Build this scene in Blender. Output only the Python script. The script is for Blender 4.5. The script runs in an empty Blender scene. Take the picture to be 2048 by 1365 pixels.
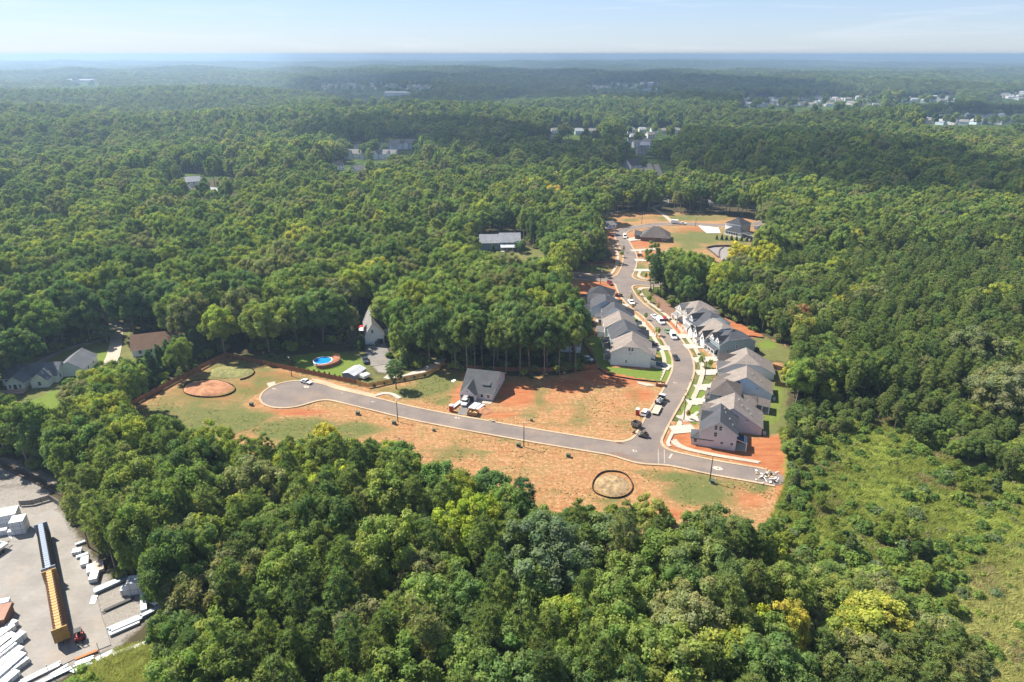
import bpy, bmesh, math, random
import numpy as np
from mathutils import Vector, Matrix
from mathutils.geometry import tessellate_polygon

R = math.radians
scene = bpy.context.scene
COL = scene.collection
rng = np.random.default_rng(7)
random.seed(7)

# ------------------------------------------------------------------ camera
CAM_H = 115.0
PITCH = 22.8
FPX = 1365.0                      # focal length in pixels of the 2048-wide photograph
cam_data = bpy.data.cameras.new('camera')
cam_data.sensor_width = 36.0
cam_data.lens = 36.0 * FPX / 2048.0
cam_data.clip_start = 1.0
cam_data.clip_end = 90000.0
cam = bpy.data.objects.new('camera', cam_data)
cam.location = (0, 0, CAM_H)
cam.rotation_euler = (R(90 - PITCH), 0, 0)
COL.objects.link(cam)
scene.camera = cam

# ------------------------------------------------------------------ light
SUN_EL = 49.5
SUN_DIR = Vector((-0.857 * math.cos(R(SUN_EL)), 0.515 * math.cos(R(SUN_EL)), math.sin(R(SUN_EL)))).normalized()   # towards the sun
world = bpy.data.worlds.new('World')
scene.world = world
world.use_nodes = True
wn = world.node_tree
wn.nodes.clear()
w_out = wn.nodes.new('ShaderNodeOutputWorld')
w_bg = wn.nodes.new('ShaderNodeBackground')
w_sky = wn.nodes.new('ShaderNodeTexSky')
w_sky.sky_type = 'NISHITA'
w_sky.sun_disc = False
w_sky.sun_elevation = R(SUN_EL)
w_sky.sun_rotation = math.atan2(SUN_DIR.x, SUN_DIR.y)
w_sky.air_density = 1.0
w_sky.dust_density = 0.15
w_sky.ozone_density = 2.5
w_sky.altitude = 200
w_bg.inputs['Strength'].default_value = 0.063
# a pale veil and thin high cirrus streaks over the clear sky, all round
w_tc = wn.nodes.new('ShaderNodeTexCoord')
w_map = wn.nodes.new('ShaderNodeMapping')
w_map.inputs['Location'].default_value = (3.3, 1.4, 0.2)
w_map.inputs['Rotation'].default_value = (0.0, R(-5), R(12))
w_map.inputs['Scale'].default_value = (3.2, 3.2, 38.0)
w_noi = wn.nodes.new('ShaderNodeTexNoise')
w_noi.inputs['Scale'].default_value = 1.1
w_noi.inputs['Detail'].default_value = 10.0
w_noi.inputs['Roughness'].default_value = 0.6
w_noi.inputs['Distortion'].default_value = 0.9
w_rmp = wn.nodes.new('ShaderNodeMapRange')
w_rmp.inputs['From Min'].default_value = 0.53
w_rmp.inputs['From Max'].default_value = 0.80
w_rmp.inputs['To Max'].default_value = 0.36
w_wb = wn.nodes.new('ShaderNodeVectorMath'); w_wb.operation = 'MULTIPLY'; w_wb.inputs[1].default_value = (0.66, 0.74, 0.98)
w_veil = wn.nodes.new('ShaderNodeMix'); w_veil.data_type = 'RGBA'; w_veil.inputs[0].default_value = 0.34; w_veil.inputs[7].default_value = (4.2, 5.0, 6.3, 1)
w_mix = wn.nodes.new('ShaderNodeMix'); w_mix.data_type = 'RGBA'; w_mix.inputs[7].default_value = (6.6, 6.8, 7.2, 1)
wn.links.new(w_sky.outputs[0], w_wb.inputs[0]); wn.links.new(w_wb.outputs[0], w_veil.inputs[6]); wn.links.new(w_veil.outputs[2], w_mix.inputs[6])
wn.links.new(w_tc.outputs['Generated'], w_map.inputs['Vector'])
wn.links.new(w_map.outputs['Vector'], w_noi.inputs['Vector'])
wn.links.new(w_noi.outputs[0], w_rmp.inputs['Value'])
wn.links.new(w_rmp.outputs[0], w_mix.inputs[0])
wn.links.new(w_mix.outputs[2], w_bg.inputs['Color'])
wn.links.new(w_bg.outputs[0], w_out.inputs['Surface'])

sun_data = bpy.data.lights.new('sun', 'SUN')
sun_data.energy = 5.0
sun_data.angle = R(0.53)
sun_data.color = (1.0, 0.93, 0.82)
sun = bpy.data.objects.new('sun', sun_data)
sun.rotation_euler = SUN_DIR.to_track_quat('Z', 'Y').to_euler()
sun.location = (-200, 100, 300)
COL.objects.link(sun)

scene.render.engine = 'CYCLES'
scene.view_settings.view_transform = 'Standard'
scene.view_settings.look = 'None'
scene.view_settings.exposure = 1.3
scene.view_settings.gamma = 1.0
scene.view_settings.use_curve_mapping = False
HAZE = 0.00018
cy = scene.cycles
cy.max_bounces = 6
cy.diffuse_bounces = 4
cy.glossy_bounces = 2
cy.transmission_bounces = 3
cy.volume_bounces = 2
cy.transparent_max_bounces = 6
cy.caustics_reflective = False
cy.caustics_refractive = False
cy.sample_clamp_indirect = 6.0
cy.use_denoising = True
cy.use_adaptive_sampling = True
cy.adaptive_threshold = 0.02

# ------------------------------------------------------------------ photograph <-> place
_cp, _sp = math.cos(R(PITCH)), math.sin(R(PITCH))

def G(px, py, z=0.0):
    """The point at height z that the photograph shows at pixel (px, py)."""
    u = (px - 1024.0) / FPX
    v = -(py - 682.5) / FPX
    d = (u, _cp + v * _sp, -_sp + v * _cp)
    t = (z - CAM_H) / d[2]
    return (d[0] * t, d[1] * t, z)

def project(P):
    """World points (n, 3) -> photograph pixels."""
    P = np.asarray(P, float)
    dz = P[..., 2] - CAM_H
    depth = P[..., 1] * _cp - dz * _sp
    up = P[..., 1] * _sp + dz * _cp
    depth = np.where(np.abs(depth) < 1e-6, 1e-6, depth)
    return np.stack([1024 + FPX * P[..., 0] / depth, 682.5 - FPX * up / depth, depth], -1)

def terrain(x, y):
    """Height of the land: level around the building site, rolling hills farther out."""
    x = np.asarray(x, float); y = np.asarray(y, float)
    d = np.hypot(x, y)
    r = np.clip((d - 620.0) / 900.0, 0, 1)
    r = r * r * (3 - 2 * r)
    far = np.clip((d - 1500) / 9000.0, 0, 1)
    h = (12.5 * np.sin(x / 300.0 + 1.3 * np.sin(y / 520.0)) * np.cos(y / 330.0 + 0.6)
         + 7.5 * np.sin(x / 151.0 + y / 190.0 + 2.0)
         + 12.0 * np.sin(y / 640.0 + 0.8 * np.sin(x / 800.0) + 0.4))
    h2 = 24 * np.sin(x / 2300.0 + 0.4) * np.cos(y / 1900.0) + 16 * np.sin(y / 1150.0 + x / 3100.0) + 14 * np.sin(x / 1270.0 + 1.1 * np.sin(y / 2700.0)) + 9 * np.sin(x / 640.0 + y / 900.0) * np.sin(y / 480.0)
    return (h - 12.0) * r + far * h2 * 0.8

def GT(px, py, dz=0.0):
    """The point of the (hilly) land seen at a pixel: march along the ray."""
    u = (px - 1024.0) / FPX
    v = -(py - 682.5) / FPX
    d = np.array((u, _cp + v * _sp, -_sp + v * _cp))
    ts = np.geomspace(60, 60000, 2600)
    P = d[None] * ts[:, None] + np.array((0, 0, CAM_H))
    below = P[:, 2] <= terrain(P[:, 0], P[:, 1]) + dz
    i = int(np.argmax(below)) if below.any() else len(ts) - 1
    return (float(P[i, 0]), float(P[i, 1]), float(terrain(P[i, 0], P[i, 1])))

def inside(px, py, poly):
    """Even-odd test of many pixels against one polygon."""
    px = np.asarray(px, float); py = np.asarray(py, float)
    c = np.zeros(px.shape, bool)
    n = len(poly)
    for i in range(n):
        x1, y1 = poly[i]; x2, y2 = poly[(i + 1) % n]
        if y1 == y2: continue
        k = ((y1 > py) != (y2 > py)) & (px < (x2 - x1) * (py - y1) / (y2 - y1) + x1)
        c ^= k
    return c

# ------------------------------------------------------------------ objects
def tag(o, label=None, cat=None, group=None, kind=None):
    if label: o['label'] = label
    if cat: o['category'] = cat
    if group: o['group'] = group
    if kind: o['kind'] = kind
    return o

ORD = ['first', 'second', 'third', 'fourth', 'fifth', 'sixth', 'seventh', 'eighth', 'ninth', 'tenth', 'eleventh', 'twelfth', 'thirteenth', 'fourteenth', 'fifteenth', 'sixteenth', 'seventeenth', 'eighteenth', 'nineteenth', 'twentieth']
ORD += ['twenty-' + o for o in ORD[:9]] + ['thirtieth'] + ['thirty-' + o for o in ORD[:9]] + ['fortieth'] + ['forty-' + o for o in ORD[:9]]
def empty(name, loc, rz=0.0, label=None, cat=None, group=None):
    o = bpy.data.objects.new(name, None)
    o.location = loc; o.rotation_euler = (0, 0, rz)
    o.empty_display_size = 0.5
    COL.objects.link(o)
    return tag(o, label, cat, group)

def mesh_np(name, V, F, mats=None, fmat=None, smooth=False):
    """A mesh from vertices and a list of faces (or an (n, k) array)."""
    me = bpy.data.meshes.new(name)
    V = np.asarray(V, np.float32)
    if isinstance(F, np.ndarray):
        n, k = F.shape
        me.vertices.add(len(V)); me.vertices.foreach_set('co', V.ravel())
        me.loops.add(n * k); me.loops.foreach_set('vertex_index', F.astype(np.int32).ravel())
        me.polygons.add(n)
        me.polygons.foreach_set('loop_start', np.arange(0, n * k, k, dtype=np.int32))
        me.update(calc_edges=True)
    else:
        me.from_pydata(V.tolist(), [], F)
        me.update()
    for m in (mats or []): me.materials.append(m)
    if fmat is not None: me.polygons.foreach_set('material_index', np.asarray(fmat, np.int32))
    if smooth: me.polygons.foreach_set('use_smooth', np.ones(len(me.polygons), bool))
    return me

def link(name, me, parent=None, loc=(0, 0, 0), rz=0.0):
    o = bpy.data.objects.new(name, me)
    o.location = loc; o.rotation_euler = (0, 0, rz)
    COL.objects.link(o)
    if parent: o.parent = parent
    return o

def copy_tree(o, parent=None, src_children=None):
    """A thing with its parts and their sub-parts, sharing mesh data."""
    c = o.copy(); COL.objects.link(c); c.parent = parent
    for ch in src_children(o) if src_children else o.children: copy_tree(ch, c)
    return c

class MB:
    """Collects boxes, prisms, tubes and sheets into one mesh."""
    def __init__(s): s.V = []; s.F = []; s.M = []
    def add(s, V, F, m=0):
        b = len(s.V); s.V += [tuple(v) for v in V]; s.F += [tuple(i + b for i in f) for f in F]; s.M += [m] * len(F); return s
    def box(s, x0, y0, z0, x1, y1, z1, m=0):
        V = [(x, y, z) for z in (z0, z1) for y in (y0, y1) for x in (x0, x1)]
        return s.add(V, [(0, 2, 3, 1), (4, 5, 7, 6), (0, 1, 5, 4), (2, 6, 7, 3), (0, 4, 6, 2), (1, 3, 7, 5)], m)
    def obox(s, c, ax, half, m=0):
        """Box about c along three axes with half sizes."""
        c = Vector(c); ax = [Vector(a).normalized() for a in ax]
        V = [c + ax[0] * half[0] * i + ax[1] * half[1] * j + ax[2] * half[2] * k for k in (-1, 1) for j in (-1, 1) for i in (-1, 1)]
        return s.add(V, [(0, 2, 3, 1), (4, 5, 7, 6), (0, 1, 5, 4), (2, 6, 7, 3), (0, 4, 6, 2), (1, 3, 7, 5)], m)
    def bar(s, a, b, w, h=None, m=0):
        a = Vector(a); b = Vector(b); d = (b - a); L = d.length
        if L < 1e-5: return s
        d /= L
        side = d.cross(Vector((0, 0, 1)))
        side = Vector((1, 0, 0)) if side.length < 1e-3 else side.normalized()
        up = side.cross(d)
        return s.obox((a + b) / 2, (d, side, up), (L / 2, w / 2, (h or w) / 2), m)
    def tube(s, pts, rad, n=6, m=0, cap=True):
        pts = [Vector(p) for p in pts]
        if not hasattr(rad, '__len__'): rad = [rad] * len(pts)
        V = []; F = []
        for i, p in enumerate(pts):
            d = (pts[min(i + 1, len(pts) - 1)] - pts[max(i - 1, 0)]).normalized()
            a = d.cross(Vector((0, 0, 1))) if abs(d.z) < 0.9 else d.cross(Vector((0, 1, 0)))
            a.normalize(); b = d.cross(a)
            for k in range(n):
                t = 2 * math.pi * k / n
                V.append(p + (a * math.cos(t) + b * math.sin(t)) * rad[i])
        for i in range(len(pts) - 1):
            for k in range(n):
                k2 = (k + 1) % n
                F.append((i * n + k, i * n + k2, (i + 1) * n + k2, (i + 1) * n + k))
        if cap:
            F.append(tuple(range(n))[::-1]); F.append(tuple((len(pts) - 1) * n + k for k in range(n)))
        return s.add(V, F, m)
    def prism(s, poly, z0, z1, m=0):
        """Upright prism over a simple xy polygon."""
        A = sum(poly[i][0] * poly[(i + 1) % len(poly)][1] - poly[(i + 1) % len(poly)][0] * poly[i][1] for i in range(len(poly)))
        if A < 0: poly = poly[::-1]
        n = len(poly)
        V = [(p[0], p[1], z0) for p in poly] + [(p[0], p[1], z1) for p in poly]
        F = [(i, (i + 1) % n, n + (i + 1) % n, n + i) for i in range(n)]
        tri = tessellate_polygon([[Vector((p[0], p[1], 0)) for p in poly]])
        for t in tri:
            t = list(t)
            a, b, c = (poly[i] for i in t)
            if (b[0] - a[0]) * (c[1] - a[1]) - (b[1] - a[1]) * (c[0] - a[0]) < 0: t = t[::-1]
            F.append(tuple(i + n for i in t))
        return s.add(V, F, m)
    def extrude_y(s, prof, y0, y1, m=0):
        """A profile in xz (counter-clockwise seen from -y) drawn out along y."""
        n = len(prof)
        V = [(p[0], y0, p[1]) for p in prof] + [(p[0], y1, p[1]) for p in prof]
        F = [tuple(range(n)), tuple(range(2 * n - 1, n - 1, -1))] + [((i + 1) % n, i, n + i, n + (i + 1) % n) for i in range(n)]
        return s.add(V, F, m)
    def mesh(s, name, mats, smooth=False):
        if not isinstance(mats, (list, tuple)): mats = [mats]
        me = mesh_np(name, s.V, s.F, mats, s.M, smooth)
        return me
    def build(s, name, mats, parent=None, loc=(0, 0, 0), rz=0.0, smooth=False):
        return link(name, s.mesh(name, mats, smooth), parent, loc, rz)

# ------------------------------------------------------------------ materials
_mats = {}
def nt_new(name):
    m = bpy.data.materials.new(name); m.use_nodes = True
    nt = m.node_tree
    return m, nt, nt.nodes['Principled BSDF']

def mat(name, col, rough=0.7, var=0.12, scale=1.5, metal=0.0, bump=0.0, spec=0.3, stretch=(1, 1, 1), var2=0.0, scale2=0.15):
    """A plain surface with mottling (two scales) and optional fine relief."""
    if name in _mats: return _mats[name]
    m, nt, b = nt_new(name)
    b.inputs['Roughness'].default_value = rough
    b.inputs['Metallic'].default_value = metal
    b.inputs['Specular IOR Level'].default_value = spec
    tc = nt.nodes.new('ShaderNodeTexCoord')
    mp = nt.nodes.new('ShaderNodeMapping'); mp.inputs['Scale'].default_value = stretch
    nt.links.new(tc.outputs['Object'], mp.inputs['Vector'])
    n1 = nt.nodes.new('ShaderNodeTexNoise'); n1.inputs['Scale'].default_value = scale; n1.inputs['Detail'].default_value = 6
    nt.links.new(mp.outputs['Vector'], n1.inputs['Vector'])
    r = nt.nodes.new('ShaderNodeMapRange')
    r.inputs['From Min'].default_value = 0.3; r.inputs['From Max'].default_value = 0.7
    r.inputs['To Min'].default_value = 1 - var; r.inputs['To Max'].default_value = 1 + var
    nt.links.new(n1.outputs[0], r.inputs['Value'])
    val = r.outputs[0]
    if var2:
        n2 = nt.nodes.new('ShaderNodeTexNoise'); n2.inputs['Scale'].default_value = scale2; n2.inputs['Detail'].default_value = 3
        nt.links.new(tc.outputs['Object'], n2.inputs['Vector'])
        r2 = nt.nodes.new('ShaderNodeMapRange')
        r2.inputs['From Min'].default_value = 0.3; r2.inputs['From Max'].default_value = 0.7
        r2.inputs['To Min'].default_value = 1 - var2; r2.inputs['To Max'].default_value = 1 + var2
        nt.links.new(n2.outputs[0], r2.inputs['Value'])
        mu = nt.nodes.new('ShaderNodeMath'); mu.operation = 'MULTIPLY'
        nt.links.new(val, mu.inputs[0]); nt.links.new(r2.outputs[0], mu.inputs[1]); val = mu.outputs[0]
    v = nt.nodes.new('ShaderNodeVectorMath'); v.operation = 'SCALE'
    v.inputs[0].default_value = col
    nt.links.new(val, v.inputs['Scale'])
    nt.links.new(v.outputs[0], b.inputs['Base Color'])
    if bump:
        bp = nt.nodes.new('ShaderNodeBump'); bp.inputs['Strength'].default_value = bump; bp.inputs['Distance'].default_value = 0.05
        nt.links.new(n1.outputs[0], bp.inputs['Height']); nt.links.new(bp.outputs[0], b.inputs['Normal'])
    _mats[name] = m
    return m
# ================================================================== TREES
def leaf_material(name, transl=0.3):
    """Leaf: colour = tint of the single tree x variation of the clump; some light passes through."""
    m = bpy.data.materials.new(name); m.use_nodes = True
    nt = m.node_tree; nt.nodes.clear()
    out = nt.nodes.new('ShaderNodeOutputMaterial')
    at = nt.nodes.new('ShaderNodeAttribute'); at.attribute_type = 'INSTANCER'; at.attribute_name = 'tint'
    lv = nt.nodes.new('ShaderNodeAttribute'); lv.attribute_type = 'GEOMETRY'; lv.attribute_name = 'lv'
    mul = nt.nodes.new('ShaderNodeVectorMath'); mul.operation = 'MULTIPLY'
    nt.links.new(at.outputs['Vector'], mul.inputs[0]); nt.links.new(lv.outputs['Vector'], mul.inputs[1])
    d = nt.nodes.new('ShaderNodeBsdfDiffuse'); t = nt.nodes.new('ShaderNodeBsdfTranslucent')
    sc = nt.nodes.new('ShaderNodeVectorMath'); sc.operation = 'MULTIPLY'; sc.inputs[1].default_value = (1.05 * transl, 1.15 * transl, 0.55 * transl)
    nt.links.new(mul.outputs[0], d.inputs['Color']); nt.links.new(mul.outputs[0], sc.inputs[0]); nt.links.new(sc.outputs[0], t.inputs['Color'])
    mx = nt.nodes.new('ShaderNodeAddShader')      # reflects its colour and lets about as much through
    nt.links.new(d.outputs[0], mx.inputs[0]); nt.links.new(t.outputs[0], mx.inputs[1])
    nt.links.new(mx.outputs[0], out.inputs['Surface'])
    return m
M_LEAF = leaf_material('leaf', 0.95)
M_NEEDLE = leaf_material('needle', 0.85)
M_BARK = mat('bark', (0.22, 0.18, 0.145), 0.9, 0.3, 3.0, stretch=(1, 1, 0.2))

_t = (1 + 5 ** 0.5) / 2
ICO_V = np.array([(-1, _t, 0), (1, _t, 0), (-1, -_t, 0), (1, -_t, 0), (0, -1, _t), (0, 1, _t), (0, -1, -_t), (0, 1, -_t), (_t, 0, -1), (_t, 0, 1), (-_t, 0, -1), (-_t, 0, 1)]) / math.sqrt(1 + _t * _t)
ICO_F = np.array([(0, 11, 5), (0, 5, 1), (0, 1, 7), (0, 7, 10), (0, 10, 11), (1, 5, 9), (5, 11, 4), (11, 10, 2), (10, 7, 6), (7, 1, 8), (3, 9, 4), (3, 4, 2), (3, 2, 6), (3, 6, 8), (3, 8, 9), (4, 9, 5), (2, 4, 11), (6, 2, 10), (8, 6, 7), (9, 8, 1)])

def unit(v): return v / (np.linalg.norm(v, axis=-1, keepdims=True) + 1e-9)

def rot_rand(r):
    q = r.normal(size=4); q /= np.linalg.norm(q); w, x, y, z = q
    return np.array([[1 - 2 * (y * y + z * z), 2 * (x * y - z * w), 2 * (x * z + y * w)], [2 * (x * y + z * w), 1 - 2 * (x * x + z * z), 2 * (y * z - x * w)], [2 * (x * z - y * w), 2 * (y * z + x * w), 1 - 2 * (x * x + y * y)]])

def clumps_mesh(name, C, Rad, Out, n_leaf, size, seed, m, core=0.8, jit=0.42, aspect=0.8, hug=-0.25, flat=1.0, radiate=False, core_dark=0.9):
    """A crown out of clumps: each a small inner body wrapped in many single leaves (or needle sprays)."""
    r = np.random.default_rng(seed)
    Vs, Fs, L = [], [], []
    nb = 0
    for c, rad, o in zip(C, Rad, Out):
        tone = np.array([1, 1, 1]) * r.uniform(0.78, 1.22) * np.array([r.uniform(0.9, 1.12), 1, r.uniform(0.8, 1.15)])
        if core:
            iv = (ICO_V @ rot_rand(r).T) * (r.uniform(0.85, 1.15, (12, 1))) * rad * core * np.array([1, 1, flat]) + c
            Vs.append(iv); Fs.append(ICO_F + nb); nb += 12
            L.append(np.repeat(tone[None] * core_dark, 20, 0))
        d = unit(r.normal(size=(n_leaf * 3, 3)))
        d = d[(d @ o) > hug][:n_leaf]
        n = len(d)
        pos = c + d * rad * r.uniform(0.82, 1.15, (n, 1)) * np.array([1, 1, flat])
        if radiate:
            ax = unit(d + r.normal(size=(n, 3)) * 0.35 + np.array([0, 0, 0.25]))
            side = unit(np.cross(ax, r.normal(size=(n, 3))))
            s = size * r.uniform(0.7, 1.3, (n, 1))
            p0 = pos - ax * s * 0.5 - side * s * aspect * 0.5; p1 = pos - ax * s * 0.5 + side * s * aspect * 0.5; p2 = pos + ax * s * 0.7
        else:
            nn = unit(d * 0.75 + np.array([0, 0, 0.3]) + r.normal(size=(n, 3)) * jit)
            a = unit(np.cross(nn, r.normal(size=(n, 3)))); b = np.cross(nn, a)
            s = size * r.uniform(0.65, 1.35, (n, 1))
            p0 = pos - a * s * 0.5 - b * s * 0.3 * aspect; p1 = pos + a * s * 0.5 - b * s * 0.3 * aspect; p2 = pos + b * s * 0.75 * aspect
        V = np.stack([p0, p1, p2], 1).reshape(-1, 3)
        Vs.append(V); Fs.append(np.arange(len(V)).reshape(-1, 3) + nb); nb += len(V)
        L.append(tone[None] * r.uniform(0.75, 1.3, (n, 1)))
    V = np.concatenate(Vs); F = np.concatenate(Fs); L = np.concatenate(L)
    me = mesh_np(name, V, F, [m])
    at = me.attributes.new('lv', 'FLOAT_VECTOR', 'FACE')
    at.data.foreach_set('vector', L.astype(np.float32).ravel())
    return me

def broad_crown(seed, Rr=5.0, z0=6.0, z1=19.0, nl=44, leaf=0.62, n_leaf=70, lob=1.0):
    """Deciduous crown: bulging clumps over an uneven dome, hollow below."""
    r = np.random.default_rng(seed)
    C, Rad, Out = [], [], []
    zc = z0 + (z1 - z0) * 0.42
    off = r.uniform(0, 6.28)
    ga = math.pi * (3 - 5 ** 0.5)
    # a few big limbs make the outline uneven
    limbs = [(unit(np.array([math.cos(a), math.sin(a), r.uniform(0.0, 1.0)])), r.uniform(0.05, 0.34)) for a in r.uniform(0, 6.28, 6)]
    for i in range(nl):
        zz = 1 - (i + 0.5) / nl * 1.45
        th = off + ga * i + r.normal() * 0.25
        rr = math.sqrt(max(0, 1 - zz * zz))
        d = np.array([rr * math.cos(th), rr * math.sin(th), zz])
        if r.random() < 0.09: continue
        bulge = 1 + sum(w * max(0, d @ l) ** 3 for l, w in limbs) + r.normal() * 0.10
        hz = (z1 - zc) if zz > 0 else (zc - z0)
        rad = Rr * lob * r.uniform(0.22, 0.36) * (1.0 if zz > -0.1 else 0.85)
        c = np.array([0, 0, zc]) + d * np.array([Rr, Rr, hz]) * (bulge - 0.24)
        C.append(c); Rad.append(rad); Out.append(unit(d + np.array([0, 0, 0.35])))
    for i in range(5):                       # filling
        C.append(np.array([r.normal() * Rr * 0.25, r.normal() * Rr * 0.25, zc + r.uniform(-0.2, 0.4) * (z1 - zc)])); Rad.append(Rr * 0.42); Out.append(np.array([0, 0, 1.0]))
    return clumps_mesh('crown', C, Rad, Out, n_leaf, leaf, seed + 99, M_LEAF)

def pine_crown(seed, Rr=3.7, z0=8.0, z1=22.0, leaf=0.75, n_leaf=34, open_=0.0):
    """Southern pine: whorls of branch ends, each a round brush of needles; rounded top."""
    r = np.random.default_rng(seed)
    C, Rad, Out = [], [], []
    z = z1 - 0.5
    C.append(np.array([0, 0, z])); Rad.append(0.8); Out.append(np.array([0, 0, 1.0]))
    h = z1 - z0
    while z > z0:
        f = (z1 - z) / h
        prof = Rr * (min(1.0, (f / 0.42) ** 0.62) if f < 0.46 else max(0.35, 1 - (f - 0.46) * 0.9))
        n = int(3 + prof * 1.9)
        ph = r.uniform(0, 6.28)
        for k in range(n):
            th = ph + 2 * math.pi * k / n + r.normal() * 0.25
            q = prof * r.uniform(0.72, 1.12)
            rad = r.uniform(0.5, 0.95) * (0.72 + 0.09 * prof)
            p = np.array([math.cos(th) * q, math.sin(th) * q, z + r.normal() * 0.35 - 0.12 * q])
            if r.random() > open_:
                C.append(p); Rad.append(rad); Out.append(unit(np.array([math.cos(th), math.sin(th), 0.9])))
            if prof > 2.2 and r.random() > 0.45:
                C.append(p * np.array([0.5, 0.5, 1]) + np.array([0, 0, 0.35])); Rad.append(rad * 1.05); Out.append(np.array([0, 0, 1.0]))
        z -= r.uniform(0.95, 1.3)
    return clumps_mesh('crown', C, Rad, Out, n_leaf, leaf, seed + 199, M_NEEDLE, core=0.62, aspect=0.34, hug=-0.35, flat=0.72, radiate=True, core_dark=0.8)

def cone_crown(seed, Rr=2.0, z0=0.6, z1=9.0, nl=60, leaf=0.5, n_leaf=42):
    """Dense cone (cypress, cedar) clothed to the ground."""
    r = np.random.default_rng(seed)
    C, Rad, Out = [], [], []
    for i in range(nl):
        f = ((i + 0.5) / nl) ** 0.6
        z = z1 - (z1 - z0) * f
        q = Rr * (f ** 0.75) * r.uniform(0.62, 0.95)
        th = i * 2.39996 + r.normal() * 0.3
        C.append(np.array([math.cos(th) * q, math.sin(th) * q, z])); Rad.append(Rr * r.uniform(0.24, 0.36) * (0.5 + 0.5 * f)); Out.append(unit(np.array([math.cos(th), math.sin(th), 0.6])))
    C.append(np.array([0, 0, z0 + (z1 - z0) * 0.3])); Rad.append(Rr * 0.55); Out.append(np.array([0, 0, 1.0]))
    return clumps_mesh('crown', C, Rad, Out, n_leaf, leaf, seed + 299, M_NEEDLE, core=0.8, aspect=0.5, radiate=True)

def bush_crown(seed, Rr=1.5, hgt=1.9, nl=11, leaf=0.42, n_leaf=42):
    r = np.random.default_rng(seed)
    C, Rad, Out = [], [], []
    for i in range(nl):
        th = i * 2.39996; zz = r.uniform(0.15, 1)
        q = Rr * 0.7 * math.sqrt(max(0.05, 1 - zz * zz)) * r.uniform(0.7, 1.25)
        C.append(np.array([math.cos(th) * q, math.sin(th) * q, hgt * 0.22 + zz * hgt * 0.55])); Rad.append(Rr * r.uniform(0.3, 0.48)); Out.append(unit(np.array([math.cos(th), math.sin(th), 0.8])))
    return clumps_mesh('crown', C, Rad, Out, n_leaf, leaf, seed + 399, M_LEAF)

def trunk_mesh(seed, h, r0, fork=0.45, spread=3.0, n=7, limbs=5):
    r = np.random.default_rng(seed)
    mb = MB()
    pts = [(r.normal() * 0.12 * i * 0.4, r.normal() * 0.12 * i * 0.4, h * f) for i, f in enumerate((-0.02, 0.08, 0.3, 0.55, 0.8, 1.0))]
    mb.tube(pts, [r0 * 1.35, r0, r0 * 0.86, r0 * 0.66, r0 * 0.42, r0 * 0.12], n)
    for k in range(limbs):
        a = r.uniform(0, 6.28); f = r.uniform(fork, 0.85)
        z = h * f; s = spread * r.uniform(0.5, 1.0) * (1.15 - f)
        mb.tube([(0, 0, z), (math.cos(a) * s * 0.5, math.sin(a) * s * 0.5, z + s * 0.35), (math.cos(a) * s, math.sin(a) * s, z + s * 0.8)], [r0 * 0.42, r0 * 0.28, r0 * 0.08], 5)
    return mb.mesh('trunk', M_BARK, True)

PROTO = {}          # kind -> list of (crown mesh, trunk mesh, radius, height)
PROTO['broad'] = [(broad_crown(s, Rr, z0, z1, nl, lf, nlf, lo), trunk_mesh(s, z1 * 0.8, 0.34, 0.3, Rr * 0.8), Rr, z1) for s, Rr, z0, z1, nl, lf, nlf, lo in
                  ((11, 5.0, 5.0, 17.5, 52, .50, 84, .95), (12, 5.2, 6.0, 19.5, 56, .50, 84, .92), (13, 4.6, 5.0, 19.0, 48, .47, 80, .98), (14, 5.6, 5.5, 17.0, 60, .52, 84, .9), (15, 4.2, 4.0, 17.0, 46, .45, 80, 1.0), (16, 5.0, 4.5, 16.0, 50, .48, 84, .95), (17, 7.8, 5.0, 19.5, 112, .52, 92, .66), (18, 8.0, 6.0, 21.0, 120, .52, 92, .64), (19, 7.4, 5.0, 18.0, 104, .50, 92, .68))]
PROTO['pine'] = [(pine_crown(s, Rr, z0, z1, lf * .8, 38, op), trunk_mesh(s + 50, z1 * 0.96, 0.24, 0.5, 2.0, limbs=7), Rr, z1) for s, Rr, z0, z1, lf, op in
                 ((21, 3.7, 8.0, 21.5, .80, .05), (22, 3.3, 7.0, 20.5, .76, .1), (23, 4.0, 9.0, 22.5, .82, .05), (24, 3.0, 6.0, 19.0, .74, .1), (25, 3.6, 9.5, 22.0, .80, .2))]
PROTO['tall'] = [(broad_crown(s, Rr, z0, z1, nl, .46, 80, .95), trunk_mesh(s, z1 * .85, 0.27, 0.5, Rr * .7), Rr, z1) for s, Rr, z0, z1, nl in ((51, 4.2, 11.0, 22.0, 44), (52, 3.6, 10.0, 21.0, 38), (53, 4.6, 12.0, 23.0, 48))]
PROTO['cone'] = [(cone_crown(s), trunk_mesh(s, 8.0, 0.14, limbs=0), 2.0, 9.0) for s in (31, 32, 33)]
PROTO['bush'] = [(bush_crown(s, Rr, h), trunk_mesh(s, 1.2, 0.05, limbs=3, spread=0.8, n=5), Rr, h) for s, Rr, h in ((41, 1.5, 1.9), (42, 1.3, 2.2), (43, 1.8, 1.8), (44, 1.2, 1.5))]

GREEN = [((0.096, 0.130, 0.035), .34), ((0.070, 0.104, 0.033), .24), ((0.120, 0.148, 0.040), .20), ((0.118, 0.126, 0.054), .14), ((0.150, 0.170, 0.036), .08)]
PINES = [((0.092, 0.122, 0.040), .4), ((0.112, 0.136, 0.046), .3), ((0.072, 0.103, 0.038), .2), ((0.122, 0.134, 0.056), .1)]
def pick(tab, r):
    u = r.random(); s = 0
    for c, p in tab:
        s += p
        if u < s: return c
    return tab[0][0]

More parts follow.
